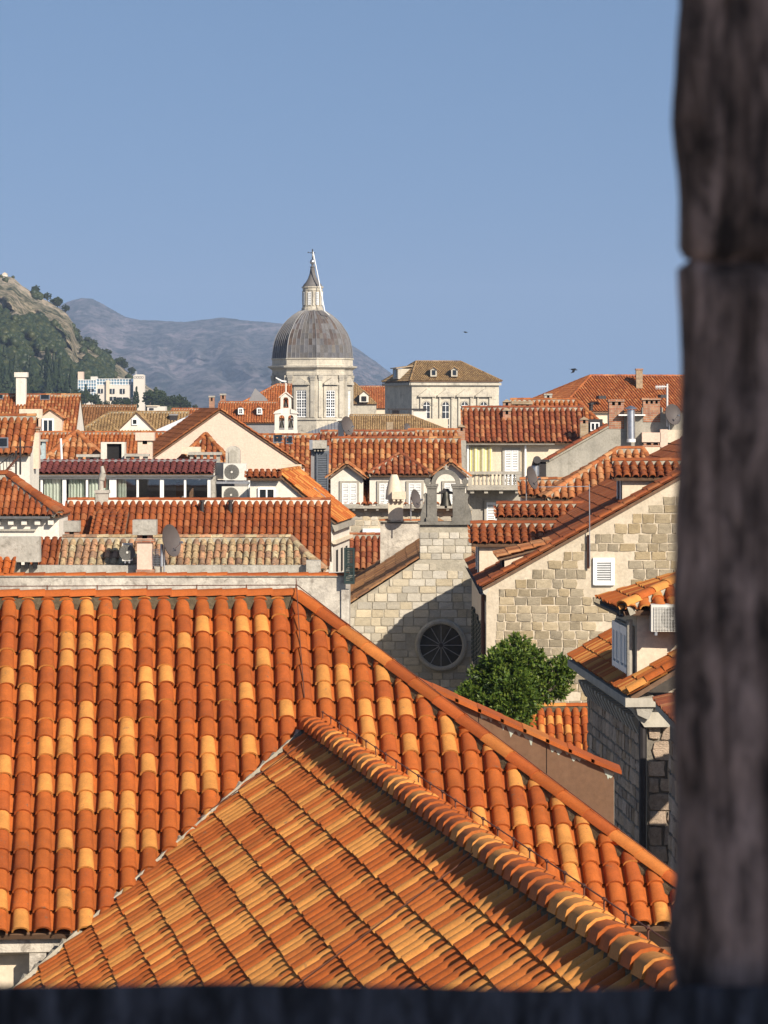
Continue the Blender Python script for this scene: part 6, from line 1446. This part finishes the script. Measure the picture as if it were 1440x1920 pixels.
# ------------------------------------------------------------------ cathedral
Dd = 480.0; cm = Dd / F
Ca = thing('cathedral', 'baroque cathedral with grey lead dome, windowed octagonal drum and slender lantern', 'cathedral', gnd(586, Dd))
cc = W(586, 770, Dd); a0 = R(-90 + 6.8)
def octv(r_px, y_px, k): t_ = a0 + k * math.tau / 8; return Vector((cc.x + math.cos(t_) * r_px * cm, cc.y + math.sin(t_) * r_px * cm, Z(y_px, Dd)))
def octa(mb, prof):
    n0 = len(mb.v)
    for r_, y_ in prof: mb.v += [tuple(octv(r_, y_, k)) for k in range(8)]
    for j in range(len(prof) - 1):
        for k in range(8): mb.f.append((n0 + j * 8 + k, n0 + j * 8 + (k + 1) % 8, n0 + j * 8 + 8 + (k + 1) % 8, n0 + j * 8 + 8 + k))
    mb.f += [tuple(n0 + k for k in range(8)), tuple(n0 + (len(prof) - 1) * 8 + k for k in range(8))]; return mb
zbase = HOR + EYE / cm
octa(MB(), [(76, zbase), (76, 788), (79, 787), (79, 784), (75, 783), (75, 704)]).build('drum', M['limestone'], Ca)
octa(MB(), [(76.5, 703.9), (77, 700), (75.5, 699), (76.5, 694), (80, 691.5), (84, 689.5), (84.5, 687), (77, 686)]).build('entablature', M['limestone'], Ca)
octa(MB(), [(77, 685.9), (76, 684), (76, 675), (78, 674), (78, 672)]).build('attic', M['limestone'], Ca)
# facets: pilasters, windows with pediments
for k in range(8):
    va, vb = octv(75, 770, k), octv(75, 770, k + 1); va.z = vb.z = 0; fu = (vb - va); fl_ = fu.length; fu.normalize(); fn = Vector((fu.y, -fu.x, 0))
    if fn.dot(va - Vector((cc.x, cc.y, 0))) < 0: fn = -fn
    def fp(s, y, o=0): return va + fu * s + fn * o + up * Z(y, Dd)
    def fb(mb, s0, s1, y0, y1, o0, o1): mb.ext([fp(s0, y1, o0), fp(s1, y1, o0), fp(s1, y0, o0), fp(s0, y0, o0)], fn * (o1 - o0)); return mb
    mid = fl_ / 2; px_ = cm
    for s in (.22, fl_ - .22 - 8 * px_):
        fb(MB(), s, s + 8 * px_, 714, 782.5, 0, .22).build('pilaster', M['limestone'], Ca)
        fb(fb(MB(), s - .1, s + 8 * px_ + .1, 704.2, 709, 0, .34), s - .02, s + 8 * px_ + .02, 709, 713.9, 0, .28).build('capital', M['trim'], Ca)
    fr = MB(); w_ = 9.5 * px_
    fb(fr, mid - w_ - 5 * px_, mid - w_, 724, 782.6, 0, .2); fb(fr, mid + w_, mid + w_ + 5 * px_, 724, 782.6, 0, .2); fb(fr, mid - w_, mid + w_, 724, 732, 0, .2)
    win = fr.build('window', M['limestone'], Ca)
    pdm = MB(); pdm.ext([fp(mid - w_ - 7 * px_, 719.5), fp(mid + w_ + 7 * px_, 719.5), fp(mid, 709)], fn * .5); pdm.build('pediment', M['limestone'], win)
    fb(MB(), mid - w_ - 6.5 * px_, mid + w_ + 6.5 * px_, 719.6, 722, 0, .55).build('lintel', M['limestone'], win)
    fb(MB(), mid - w_, mid + w_, 732.1, 782, 0, .03).build('pane', M['glass'], win)
    gb = MB()
    for i in range(5): s = mid - w_ + 2 * w_ * i / 4; t_ = .16 if i in (0, 4) else (.13 if i == 2 else .055); fb(gb, s - t_ / 2, s + t_ / 2, 732.2, 781.9, .031, .12)
    for j in range(10): y = 733 + 48 * j / 9; t_ = 1.1 if j % 3 == 0 else .45; fb(gb, mid - w_ + .02, mid + w_ - .02, y - t_, y + t_, .031, .1)
    gb.build('glazing_bars', M['paint'], win)
# dome in lead sheets with standing seams
prof = [(75, 672), (74.4, 662), (72.6, 648), (69.5, 636), (65.5, 626), (60.8, 618.5), (53.5, 607.5), (45.5, 599), (36, 591), (26, 584.5), (19, 581.5)]
lead = MB(); rust = MB(); seam = MB(); rg = random.Random(5)
NC = 7
for k in range(8):
    for j in range(len(prof) - 1):
        (r0_, y0_), (r1_, y1_) = prof[j], prof[j + 1]
        for i in range(NC):
            f0, f1 = i / NC, (i + 1) / NC
            q = [octv(r0_, y0_, k).lerp(octv(r0_, y0_, k + 1), f0), octv(r0_, y0_, k).lerp(octv(r0_, y0_, k + 1), f1), octv(r1_, y1_, k).lerp(octv(r1_, y1_, k + 1), f1), octv(r1_, y1_, k).lerp(octv(r1_, y1_, k + 1), f0)]
            pr_ = 0.0 if j < 2 else (.42 if k in (0, 1) else .22); pr_ = pr_ if j < 8 else .25
            (rust if rg.random() < pr_ else lead).add(q, [(0, 1, 2, 3)])
            if i == 0 or True:
                o = (q[0] - cc); o.z = 0; o.normalize(); t_ = .05 if i else .10
                e_ = (q[1] - q[0]).normalized() * (.035 if i else .07)
                seam.add([q[0] - e_, q[0] + e_, q[3] + e_ * .9, q[3] - e_ * .9, q[0] + o * t_ + up * .02, q[3] + o * t_ + up * .03], [(0, 4, 5, 3), (4, 1, 2, 5)])
M['leadI'] = rough_mat('lead_sheets', (0.155, 0.15, 0.155), (0.11, 0.105, 0.105), 1.4, 0.25, (0.07, 0.06, 0.055), rough=0.85, bmp=0.15, streak=0.3, rnd=True, island=True, tint=0.3)
M['rustI'] = rough_mat('oxidised_sheets', (0.088, 0.068, 0.062), (0.12, 0.095, 0.085), 1.6, 0.3, (0.05, 0.04, 0.035), rough=0.85, bmp=0.15, rnd=True, island=True, tint=.3)
dome = lead.build('dome', M['leadI'], Ca); stuff(rust.build('oxidised_sheets', M['rustI'], dome)); stuff(seam.build('standing_seams', plain_mat('seam_lead', (.21, .205, .205), .8), dome))
# lantern
def rnd_(mb, prof, n=16): return mb.lathe([(r_ * cm, Z(y_, Dd)) for r_, y_ in prof], Vector((cc.x, cc.y, 0)), n)
la = rnd_(MB(), [(20.5, 584), (20.5, 578), (19, 577), (19.5, 574.5), (17.2, 573.5), (17.2, 546), (18.5, 545), (18.5, 541), (20.5, 539.5), (20.5, 537.5)], 16).build('lantern', M['limestone'], Ca)
for k in range(8):
    t_ = a0 + (k + .5) * math.tau / 8; o = Vector((math.cos(t_), math.sin(t_), 0)); e_ = Vector((-o.y, o.x, 0)); c = Vector((cc.x, cc.y, 0)) + o * 17.0 * cm
    MB().obox(c + up * Z(560, Dd), e_, o, up, 2.6 * cm, .12, 12 * cm).build('lantern_window', M['glass'], la)
    gb = MB(); [gb.obox(c + o * .13 + e_ * s_ + up * Z(560, Dd), e_, o, up, .045, .03, 12 * cm) for s_ in (-2.5 * cm, 0, 2.5 * cm)]; [gb.obox(c + o * .13 + up * Z(549 + 4.4 * j, Dd), e_, o, up, 2.5 * cm, .025, .045) for j in range(6)]; gb.build('glazing_bars', M['paint'], la)
    t2 = a0 + k * math.tau / 8; o = Vector((math.cos(t2), math.sin(t2), 0)); e_ = Vector((-o.y, o.x, 0)); MB().obox(Vector((cc.x, cc.y, 0)) + o * 17.4 * cm + up * Z(559.5, Dd), e_, o, up, 1.7 * cm, .15, 13.7 * cm).build('lantern_pilaster', M['limestone'], la)
rnd_(MB(), [(18.5, 537.4), (17, 534), (12.5, 529), (8.5, 522), (5.8, 514), (4.6, 507), (3.8, 502), (4.5, 501.5), (4.5, 500), (2.4, 499), (2, 496)], 12).build('spire', M['leadI'], Ca, 30)
sp = W(586, 491, Dd); MB().lathe([(5.2 * cm * math.sin(t_), -5.2 * cm * math.cos(t_)) for t_ in [i * math.pi / 12 for i in range(13)]], sp, 20, closed=False).build('orb', M['steel'], Ca, 60)
mb = MB().tube(sp, W(586, 467, Dd), .08, 6); mb.tube(W(581, 474, Dd), W(591, 474, Dd), .06, 6); mb.tube(W(577, 473, Dd), W(581, 474, Dd), .1, 6, .02); mb.build('cross', M['iron'], Ca)
mb = MB(); mb.path([W(587, 472, Dd - 1), W(597, 522, Dd - 1.6), W(609, 584, Dd - 3), W(617, 591, Dd - 2.2)], .07, 5); mb.path([W(586, 476, Dd - 1), W(599, 532, Dd - 1.6)], .05, 5); mb.build('ladder_cable', M['paint'], Ca)
# lead roofs of nave and transept
M['leadseam'] = M['lead']
def lead_hip(x0, x1, ye, yr, rx0, rx1, D):
    e = [W(x0, ye, D), W(x1, ye, D), W(x1, ye, D) + Vector((0, 9, 0)), W(x0, ye, D) + Vector((0, 9, 0))]; r0, r1 = W(rx0, yr, D + 4.5), W(rx1, yr, D + 4.5)
    mb = MB(); k = len(mb.v); mb.add(e + [r0, r1], [(0, 1, 5, 4), (1, 2, 5), (2, 3, 4, 5), (3, 0, 4), (3, 2, 1, 0)]); o = mb.build('lead_roof', M['lead'], Ca); sm = MB(); n = int((x1 - x0) / 6)
    for i in range(n + 1):
        f = i / n; p = e[0].lerp(e[1], f); t_ = r0.lerp(r1, min(1, max(0, (x0 + (x1 - x0) * f - rx0) / max(1, rx1 - rx0)))); 
        fx = x0 + (x1 - x0) * f
        if fx < rx0: fr_ = (fx - x0) / (rx0 - x0); t_ = e[0].lerp(r0, fr_)
        elif fx > rx1: fr_ = (x1 - fx) / (x1 - rx1); t_ = e[1].lerp(r1, fr_)
        sm.tube(p, t_ + up * .02, .07, 4)
    sm.build('standing_seams', M['zinc'], o)
    MB().box(X(x0, D) + .3, X(x1, D) - .3, D + .3, D + 8.7, 0, Z(ye, D) - .02).build('nave_wall', M['limestone'], Ca)
lead_hip(556, 742, 818, 784, 650, 704, 462); lead_hip(438, 540, 818, 785, 480, 500, 462)
# little triple belfry
Bf = thing('triple_belfry', 'little white belfry with three open arches and bells before the cathedral', 'belfry', gnd(535, 300)); D_ = 300.0
def arch_bay(x0, x1, yt, yb, ax0, ax1, ay):
    cx_, r_ = (ax0 + ax1) / 2, (ax1 - ax0) / 2
    arc = [(cx_ + r_ * math.cos(t_), ay - r_ * 1.05 * math.sin(t_)) for t_ in [i * math.pi / 10 for i in range(11)]]
    MB().pext([(x0, yb), (x0, yt), (x1, yt), (x1, yb), (ax1, yb)] + arc + [(ax0, yb)], D_, .9).build('arch_wall', M['white'], Bf)
arch_bay(515, 536, 775, 806, 523, 533.5, 784); arch_bay(536.05, 557, 775, 806, 540, 550.5, 784); MB().pbox(514, 806.1, 558, 900, D_ + .0, .9).build('base', M['white'], Bf)
MB().pext([(512, 776), (516, 771), (527, 766), (527, 774.9)], D_ - .1, 1.1).pext([(560, 776), (556, 771), (545, 766), (545, 774.9)], D_ - .1, 1.1).build('shoulder', M['white'], Bf)
MB().pbox(526, 765, 546, 774.9, D_ + .02, .8).build('step', M['white'], Bf)
arch_bay(526, 546, 745, 764.9, 531, 541, 750); MB().pext([(523, 746), (536, 736), (549, 746), (549, 744.5), (536, 733.5), (523, 744.5)], D_ - .12, 1.1).build('pediment', M['white'], Bf); MB().pext([(526, 744.9), (546, 744.9), (536, 737)], D_, .9).build('tympanum', M['white'], Bf)
MB().tube(W(536, 734, D_ + .4), W(536, 718, D_ + .4), .07, 6).build('finial', M['white'], Bf)
MB().pext([(517, 707), (529, 713), (537, 714), (537, 716), (528, 715.5), (517, 709)], D_ - .3, .3).build('lamp_arm', M['paint'], Bf)
for x, y in ((528.2, 802), (545.2, 802), (536, 763)):
    b_ = thing('small_bell', 'small dark bell hanging in the single top arch of the white belfry' if y < 780 else 'small dark bell hanging in one of the paired lower arches of the white belfry', 'bell', W(x, y, D_ + .45), None if y < 780 else 'bells in the lower arches of the white belfry'); p = W(x, y, D_ + .45)
    MB().lathe([(.001, .62), (.09, .6), (.14, .4), (.19, .15), (.24, 0), (.001, .05)], p, 14, closed=False).build('bell_body', M['bronze'], b_, 40); MB().obox(p + up * .68, Vector((1, 0, 0)), Yv, up, .2, .07, .06).build('yoke', M['wood'], b_)

# ------------------------------------------------------------------ hills
def interp(tab, x):
    for (a, b), (c, d) in zip(tab[:-1], tab[1:]):
        if a <= x <= c: return b + (d - b) * (x - a) / (c - a)
    return tab[0][1] if x < tab[0][0] else tab[-1][1]
def fbm(p, o=5): return noise.fractal(p, 1.0, 2.0, o)
crest = [(-420, 380), (-200, 440), (-60, 496), (0, 515), (25, 521), (45, 538), (60, 548), (85, 562), (105, 574), (125, 588), (133, 598), (140, 625), (146, 643), (160, 648), (180, 657), (200, 672), (225, 686), (245, 702), (265, 716), (290, 733), (320, 748), (350, 762), (380, 772), (420, 780)]
def hill_pt(px, v):
    D = 1180 + 520 * v; c = interp(crest, px); n = fbm(Vector((px * .018, v * 5.5, 1.7)), 6)
    y = 792 + (c - 792) * (v ** .85); x = px + n * 6 * v * (1 - v) * 3
    D += n * 70 * math.sin(v * math.pi); return W(x, y + fbm(Vector((px * .05, v * 11, 4.2)), 5) * 5.0 * math.sin(min(1, v * 1.02) * math.pi) ** .5 if v < .995 else y + fbm(Vector((px * .09, 3, 2)), 4) * 1.6, D)
def sheet(name, fn, nu, nv, u0, u1, mat, extra=None):
    mb = MB()
    for j in range(nv + 1):
        for i in range(nu + 1): mb.v.append(tuple(fn(u0 + (u1 - u0) * i / nu, j / nv)))
    mb.f = [(j * (nu + 1) + i, j * (nu + 1) + i + 1, (j + 1) * (nu + 1) + i + 1, (j + 1) * (nu + 1) + i) for j in range(nv) for i in range(nu)]
    if extra:                                                  # back side falling to the ground
        k = len(mb.v); top = [Vector(mb.v[nv * (nu + 1) + i]) for i in range(nu + 1)]; mb.v += [(p.x * 1.06, p.y + extra, 0) for p in top]
        mb.f += [(nv * (nu + 1) + i, nv * (nu + 1) + i + 1, k + i + 1, k + i) for i in range(nu)]
    me = bpy.data.meshes.new(name); me.from_pydata(mb.v, [], mb.f); me.materials.append(mat); me.polygons.foreach_set('use_smooth', [True] * len(me.polygons)); return structure(link(name, me))
def hill_mat(name, grass, rock, scrub, s1, s2, s3, thr=.5, bmp=1.0, bd=1.0, asp=(1, 1, 1), speck=0):
    m, nt, b = newmat(name); v = coord(nt, asp); n1 = noise_n(nt, v, s1, 8, .6, .5); n2 = noise_n(nt, v, s2, 6, .65); n3 = noise_n(nt, v, s3, 8, .7, .8)
    c = mix(nt, ramp(nt, n1.outputs[0], [(.42, 0.0), (.58, 1.0)]), grass, rock)
    c = mix(nt, 1.0, c, ramp(nt, n2.outputs[0], [(.3, .7), (.7, 1.15)]), 'MULTIPLY')
    c = mix(nt, ramp(nt, n3.outputs[0], [(thr - .03, 0.0), (thr + .04, 1.0)]), c, scrub)
    if speck: n4 = noise_n(nt, v, speck, 5, .7); c = mix(nt, ramp(nt, n4.outputs[0], [(.44, 0.0), (.56, 1.0)]), mix(nt, 1.0, c, (.45, .52, .50), 'MULTIPLY'), mix(nt, .35, c, rock))
    nt.links.new(c, b.inputs['Base Color']); b.inputs['Roughness'].default_value = .95; b.inputs['Specular IOR Level'].default_value = .1
    bump(nt, b, n2.outputs[0], bmp, bd); return m
sheet('hill', hill_pt, 220, 70, -420, 420, hill_mat('hillside', (.24, .195, .12), (.42, .34, .25), (.055, .068, .028), .016, .14, .03, .52, 1.0, 2.0, (1, .5, 1.3), .22), 700)
mcrest = [(-900, 560), (-300, 585), (0, 590), (90, 588), (118, 570), (138, 562), (155, 558.5), (172, 560), (185, 566), (210, 580), (235, 594), (262, 600), (300, 601), (345, 604), (395, 597.5), (420, 595), (450, 600), (490, 603), (530, 607), (560, 612), (600, 622), (650, 641), (672, 655), (690, 668), (708, 680), (722, 692), (745, 708), (780, 733), (815, 756), (850, 772), (900, 785)]
def mount_pt(px, v):
    D = 4600 + 3400 * v; c = interp(mcrest, px); n = fbm(Vector((px * .008 + 5, v * 3.0, 9.1)), 6); D += n * 380 * math.sin(v * math.pi)
    y = 800 + (c - 800) * (v ** .9) + fbm(Vector((px * .022, v * 7, 2.2)), 7) * 11 * math.sin(min(1, v) * math.pi) ** .6 + (fbm(Vector((px * .06, 7, 2)), 4) * 1.2)
    return W(px, y, D)
sheet('mountain', mount_pt, 260, 80, -900, 900, hill_mat('karst', (.10, .088, .088), (.23, .185, .19), (.032, .042, .040), .0022, .03, .011, .47, .6, 6.0, (1, .16, 1.6), .055), 1200)
# scrub on the hillside: nobody could count it
M['scrub'] = leaf_mat('scrub', [(.022, .036, .012), (.04, .058, .018), (.07, .078, .026), (.03, .05, .02)])
def blob(rg, sub=1):
    bm = bmesh.new(); bmesh.ops.create_icosphere(bm, subdivisions=sub, radius=1.0)
    for w in bm.verts: w.co *= rg.uniform(.7, 1.25)
    v = [tuple(w.co) for w in bm.verts]; bm.verts.index_update(); f = [tuple(q.index for q in x.verts) for x in bm.faces]; bm.free(); return v, f
rg = random.Random(12); bv_, bf_ = blob(rg); ms = []
for _ in range(34000):
    px_, v_ = rg.uniform(-120, 345), rg.random() ** .9
    wood = fbm(Vector((px_ * .016, v_ * 4.2, 3.3)), 4) + .55 * (1 - v_) * (1 if px_ < 180 else .15) - (.12 if px_ < 90 and v_ < .6 else .20)
    if wood < rg.uniform(-.12, .22): continue
    p = hill_pt(px_, v_); s = rg.uniform(.5, 2.2) * (1.5 if v_ < .35 and px_ < 170 else 1)
    m = Matrix.Rotation(rg.uniform(0, 6), 4, 'Z') @ Matrix.Diagonal((s, s, s * rg.uniform(.7, 1.3), 1)); m.translation = p + up * s * .4; ms.append(m)
mass('hillside_scrub', bv_, bf_, ms, M['scrub'], None, smooth=False)
# cypresses, each its own tree
def cypress_meshes(rg):
    lv, lf = blob(rg, 1); V = []; Fc = []
    for k in range(90):
        h = rg.random(); r = .13 * math.sin(min(1, h * 1.1 + .08) * math.pi) ** .6 * (1 - h * .35); a = rg.uniform(0, 6.28); s = rg.uniform(.028, .06)
        c = Vector((math.cos(a) * r * .8, math.sin(a) * r * .8, .06 + h * .92)); n = len(V); V += [(c.x + x * s, c.y + y * s, c.z + z * s * 1.7) for x, y, z in lv]; Fc += [tuple(i + n for i in q) for q in lf]
    return mesh_vf('crown', V, Fc, M['cyp'], 0), MB().tube((0, 0, -.05), (0, 0, .5), .02, 6).mesh('trunk')
M['cyp'] = leaf_mat('cypress_leaf', [(.016, .028, .012), (.026, .042, .016), (.04, .055, .022)])
cyp = [cypress_meshes(rg) for _ in range(4)]
for c in cyp: c[1].materials.append(M['bark'])
def place_tree(name, label, meshes, p, h, grp, wide=1.0):
    t = thing(name, label, 'tree', p, grp); mw = Matrix.Translation(p) @ Matrix.Rotation(rg.uniform(0, 6), 4, 'Z') @ Matrix.Diagonal((h * wide, h * wide, h, 1)); link('crown', meshes[0], t, mw); link('trunk', meshes[1], t, mw); return t
for i in range(44):
    px_ = rg.uniform(-8, 150); v_ = rg.uniform(.04, .30); p = hill_pt(px_, v_); p.z -= 1
    place_tree('cypress_tree', 'dark slender cypress in the wood at the foot of the hill', cyp[i % 4], p, rg.uniform(8, 14), 'cypresses of the hillside wood', rg.uniform(.8, 1.2))
def pine_meshes(rg):
    lv, lf = blob(rg, 1); V = []; Fc = []
    for k in range(170):
        q = Vector((rg.gauss(0, 1), rg.gauss(0, 1), rg.gauss(0, 1))).normalized() * rg.random() ** .4; c = Vector((q.x * .42, q.y * .42, .6 + q.z * .36 + .1 * noise.noise(q * 2))); s = rg.uniform(.04, .09); n = len(V)
        V += [(c.x + x * s, c.y + y * s, c.z + z * s * .7) for x, y, z in lv]; Fc += [tuple(i + n for i in f) for f in lf]
    return mesh_vf('crown', V, Fc, M['pine'], 0), MB().tube((0, 0, -.1), (.02, 0, .55), .035, 6).tube((.02, 0, .4), (-.2, .05, .7), .02, 5).tube((.02, 0, .4), (.2, .05, .7), .02, 5).mesh('trunk')
M['pine'] = leaf_mat('pine_needles', [(.022, .038, .014), (.038, .056, .02), (.06, .075, .028)])
pine = [pine_meshes(rg) for _ in range(3)]
for c in pine: c[1].materials.append(M['bark'])
for i, (x, y, hpx, D2) in enumerate(((282, 768, 36, 1120), (293, 770, 44, 1130), (305, 772, 34, 1110), (323, 772, 32, 1090), (338, 773, 34, 1100), (350, 774, 24, 1080), (366, 772, 14, 1080), (240, 766, 20, 1080), (228, 768, 22, 1080), (216, 768, 20, 1075), (178, 764, 26, 1090), (160, 764, 32, 1090), (148, 762, 34, 1100), (186, 765, 16, 1080), (200, 768, 18, 1078))):
    place_tree('pine_tree', 'bushy dark green pine beside the white hillside hotel', pine[i % 3], W(x, y, D2), hpx * D2 / F, 'pines round the hillside hotel')
for x, y, hpx in ((256, 767, 42), (252, 768, 34), (161, 757, 36), (182, 766, 28)): place_tree('cypress_tree', 'tall cypress directly in front of the white hillside hotel', cyp[0], W(x, y, 1070), hpx * 1070 / F, 'cypresses before the hotel')
for i in range(26):
    px_ = interp([(0, 60), (1, 262)], rg.random()); p = hill_pt(px_, 1.0)
    place_tree('ridge_pine', 'small bushy tree on the ridge of the near hill', pine[i % 3], p - up * .6, rg.uniform(2.5, 6), 'trees along the ridge of the near hill')

# ------------------------------------------------------------------ hillside hotel
Dh_ = 1150.0
Ho = thing('hillside_hotel', 'white flat roofed hotel with blue glazed gallery and tall tower on the hillside', 'hotel', Vector((X(205, Dh_), Dh_, 0)))
M['hglass'] = plain_mat('blue_glazing', (.16, .26, .34), .15, 0, .3, .6); M['hwhite'] = rough_mat('hotel_render', (.66, .60, .52), (.60, .55, .48), .1, .1, (.3, .28, .24), bmp=.1)
MB().pbox(172, 722, 245, 800, Dh_, 14).build('wall', M['hwhite'], Ho); MB().pbox(158, 744, 172, 800, Dh_ + .5, 12).build('side_wing', M['hwhite'], Ho)
g = MB().pbox(146, 712, 180, 744, Dh_ - 1.2, 10).build('glazed_wing', M['hglass'], Ho); mb = MB(); [mb.pbox(146 + i * 4.8, 712, 147 + i * 4.8, 744, Dh_ - 1.4, .2) for i in range(8)]; [mb.pbox(146, 712 + j * 6, 180, 713 + j * 6, Dh_ - 1.45, .2) for j in range(6)]; mb.build('mullions', M['paint'], g)
g = MB().pbox(180.2, 710, 246, 721.9, Dh_ + .6, 9).build('gallery', M['hglass'], Ho); mb = MB(); [mb.pbox(180.5 + i * 5.4, 710, 181.5 + i * 5.4, 722, Dh_ + .4, .2) for i in range(13)]; [mb.pbox(180.3, 710 + j * 5.2, 246, 710.9 + j * 5.2, Dh_ + .35, .2) for j in range(3)]; mb.build('mullions', M['paint'], g)
MB().pbox(199, 713, 205, 765, Dh_ - 1.0, 2).build('stair_shaft', M['cream'], Ho); MB().pbox(170, 706, 182, 712, Dh_ + 2, 4).build('penthouse', M['hwhite'], Ho); MB().pbox(146, 697, 156, 712, Dh_ + 1, 4).build('lift_house', M['pink'], Ho)
for a, b, c, e in ((184, 729, 193, 737), (205.5, 729, 215, 738), (225, 729, 234, 738), (165, 729, 176, 734), (205.5, 744, 218, 751), (219, 745, 240, 750)):
    w = MB().pbox(a, b, c, e, Dh_ - (1.6 if a == 165 else .3), .35).build('window', M['glass'], Ho); MB().pbox((a + c) / 2 - .4, b, (a + c) / 2 + .4, e, Dh_ - (1.75 if a == 165 else .42), .1).build('bar', M['paint'], w)
MB().pbox(244, 716, 250.5, 745, Dh_ + 1, 6).build('link', M['hglass'], Ho)
tw_ = MB().pext([(250, 800), (250, 704), (255, 702), (268, 702), (271, 704), (271, 800)], Dh_ - 2, 4).build('tower', M['hwhite'], Ho)
for i in range(4): MB().lathe([(.28, 0), (.28, .1), (.44, .1), (.44, 0)], W(253.5 + i * 4.6, 707.5, Dh_ - 2), 12, Vector((0, -1, 0)), closed=False).build('ring_ornament', M['shade'], tw_)
MB().pbox(253, 696, 257, 704, Dh_, .5).build('antenna', M['zinc'], Ho)
Hh2 = thing('hillside_villa', 'low white villa with terrace below the hotel tower', 'house', Vector((X(292, 1060), 1060, 0))); MB().pbox(276, 762, 310, 800, 1060, 8).build('wall', M['hwhite'], Hh2); MB().pbox(280, 765, 288, 769, 1059.8, .3).build('window', M['dark'], Hh2); MB().pbox(274, 760, 296, 762, 1059.5, 9).build('roof', M['cream'], Hh2)
ch_ = thing('hilltop_chapel', 'tiny white chapel on the top of the near hill', 'chapel', hill_pt(9, 1.0)); pc = hill_pt(9, 1.0); MB().box(pc.x - 1.2, pc.x + 1.3, pc.y - 1, pc.y + 2, pc.z - 2, pc.z + .8).build('wall', M['white'], ch_); MB().ext([Vector((pc.x - 1.4, pc.y - 1.2, pc.z + .8)), Vector((pc.x + 1.5, pc.y - 1.2, pc.z + .8)), Vector((pc.x, pc.y - 1.2, pc.z + 1.7))], (0, 3.4, 0)).build('roof', M['cream'], ch_)

# ------------------------------------------------------------------ birds
def bird(px_, py_, D, s, label, roll):
    p = W(px_, py_, D); t = tag(MB().build('x', M['crow']), '', '') if False else None
    mb = MB().lathe([(.001, -.22), (.035, -.17), (.06, -.05), (.05, .08), (.028, .14), (.03, .18), (.012, .22), (.001, .27)], p, 8, Vector((.85, -.3, -.1)), closed=False)
    q = Vector((.85, -.3, -.1)).to_track_quat('Z', 'Y').to_matrix()
    fw = Vector((.85, -.3, -.1)).normalized(); sd = fw.cross(up).normalized(); th_ = thing('crow', label, 'bird', p); body = mb.build('body', M['crow'], th_, 60)
    for sg in (-1, 1):
        d1 = (sd * sg + up * (roll[0] if sg < 0 else roll[1])).normalized(); d2 = (sd * sg * .8 - up * .25 - fw * .3).normalized()
        a = p + fw * .08; b = p - fw * .07; c = a + d1 * .26; e = b + d1 * .24; f = c + d2 * .24 - fw * .1
        MB().ext([a, c, f, e, b], up * .008).build('wing', M['crow'], th_)
    MB().ext([p - fw * .18, p - fw * .34 + sd * .06, p - fw * .36 - sd * .06], up * .008).build('tail', M['crow'], th_)
bird(1076, 693, 215, 1, 'black crow flying just above the big orange hip roof', (.3, -.9)); bird(873, 623, 360, 1, 'distant crow gliding high above the palace', (.2, .3))

# ------------------------------------------------------------------ haze
m = bpy.data.materials.new('summer_haze'); m.use_nodes = True; nt = m.node_tree; nt.nodes.clear(); out = nt.nodes.new('ShaderNodeOutputMaterial'); pv = nt.nodes.new('ShaderNodeVolumePrincipled')
pv.inputs['Color'].default_value = (.53, .69, .97, 1); pv.inputs['Density'].default_value = 9.5e-5; pv.inputs['Anisotropy'].default_value = 0.0; nt.links.new(pv.outputs[0], out.inputs['Volume'])
hz = MB().box(-9050, 9050, -450, 9850, -2.1, 380).build('haze', m); stuff(hz)
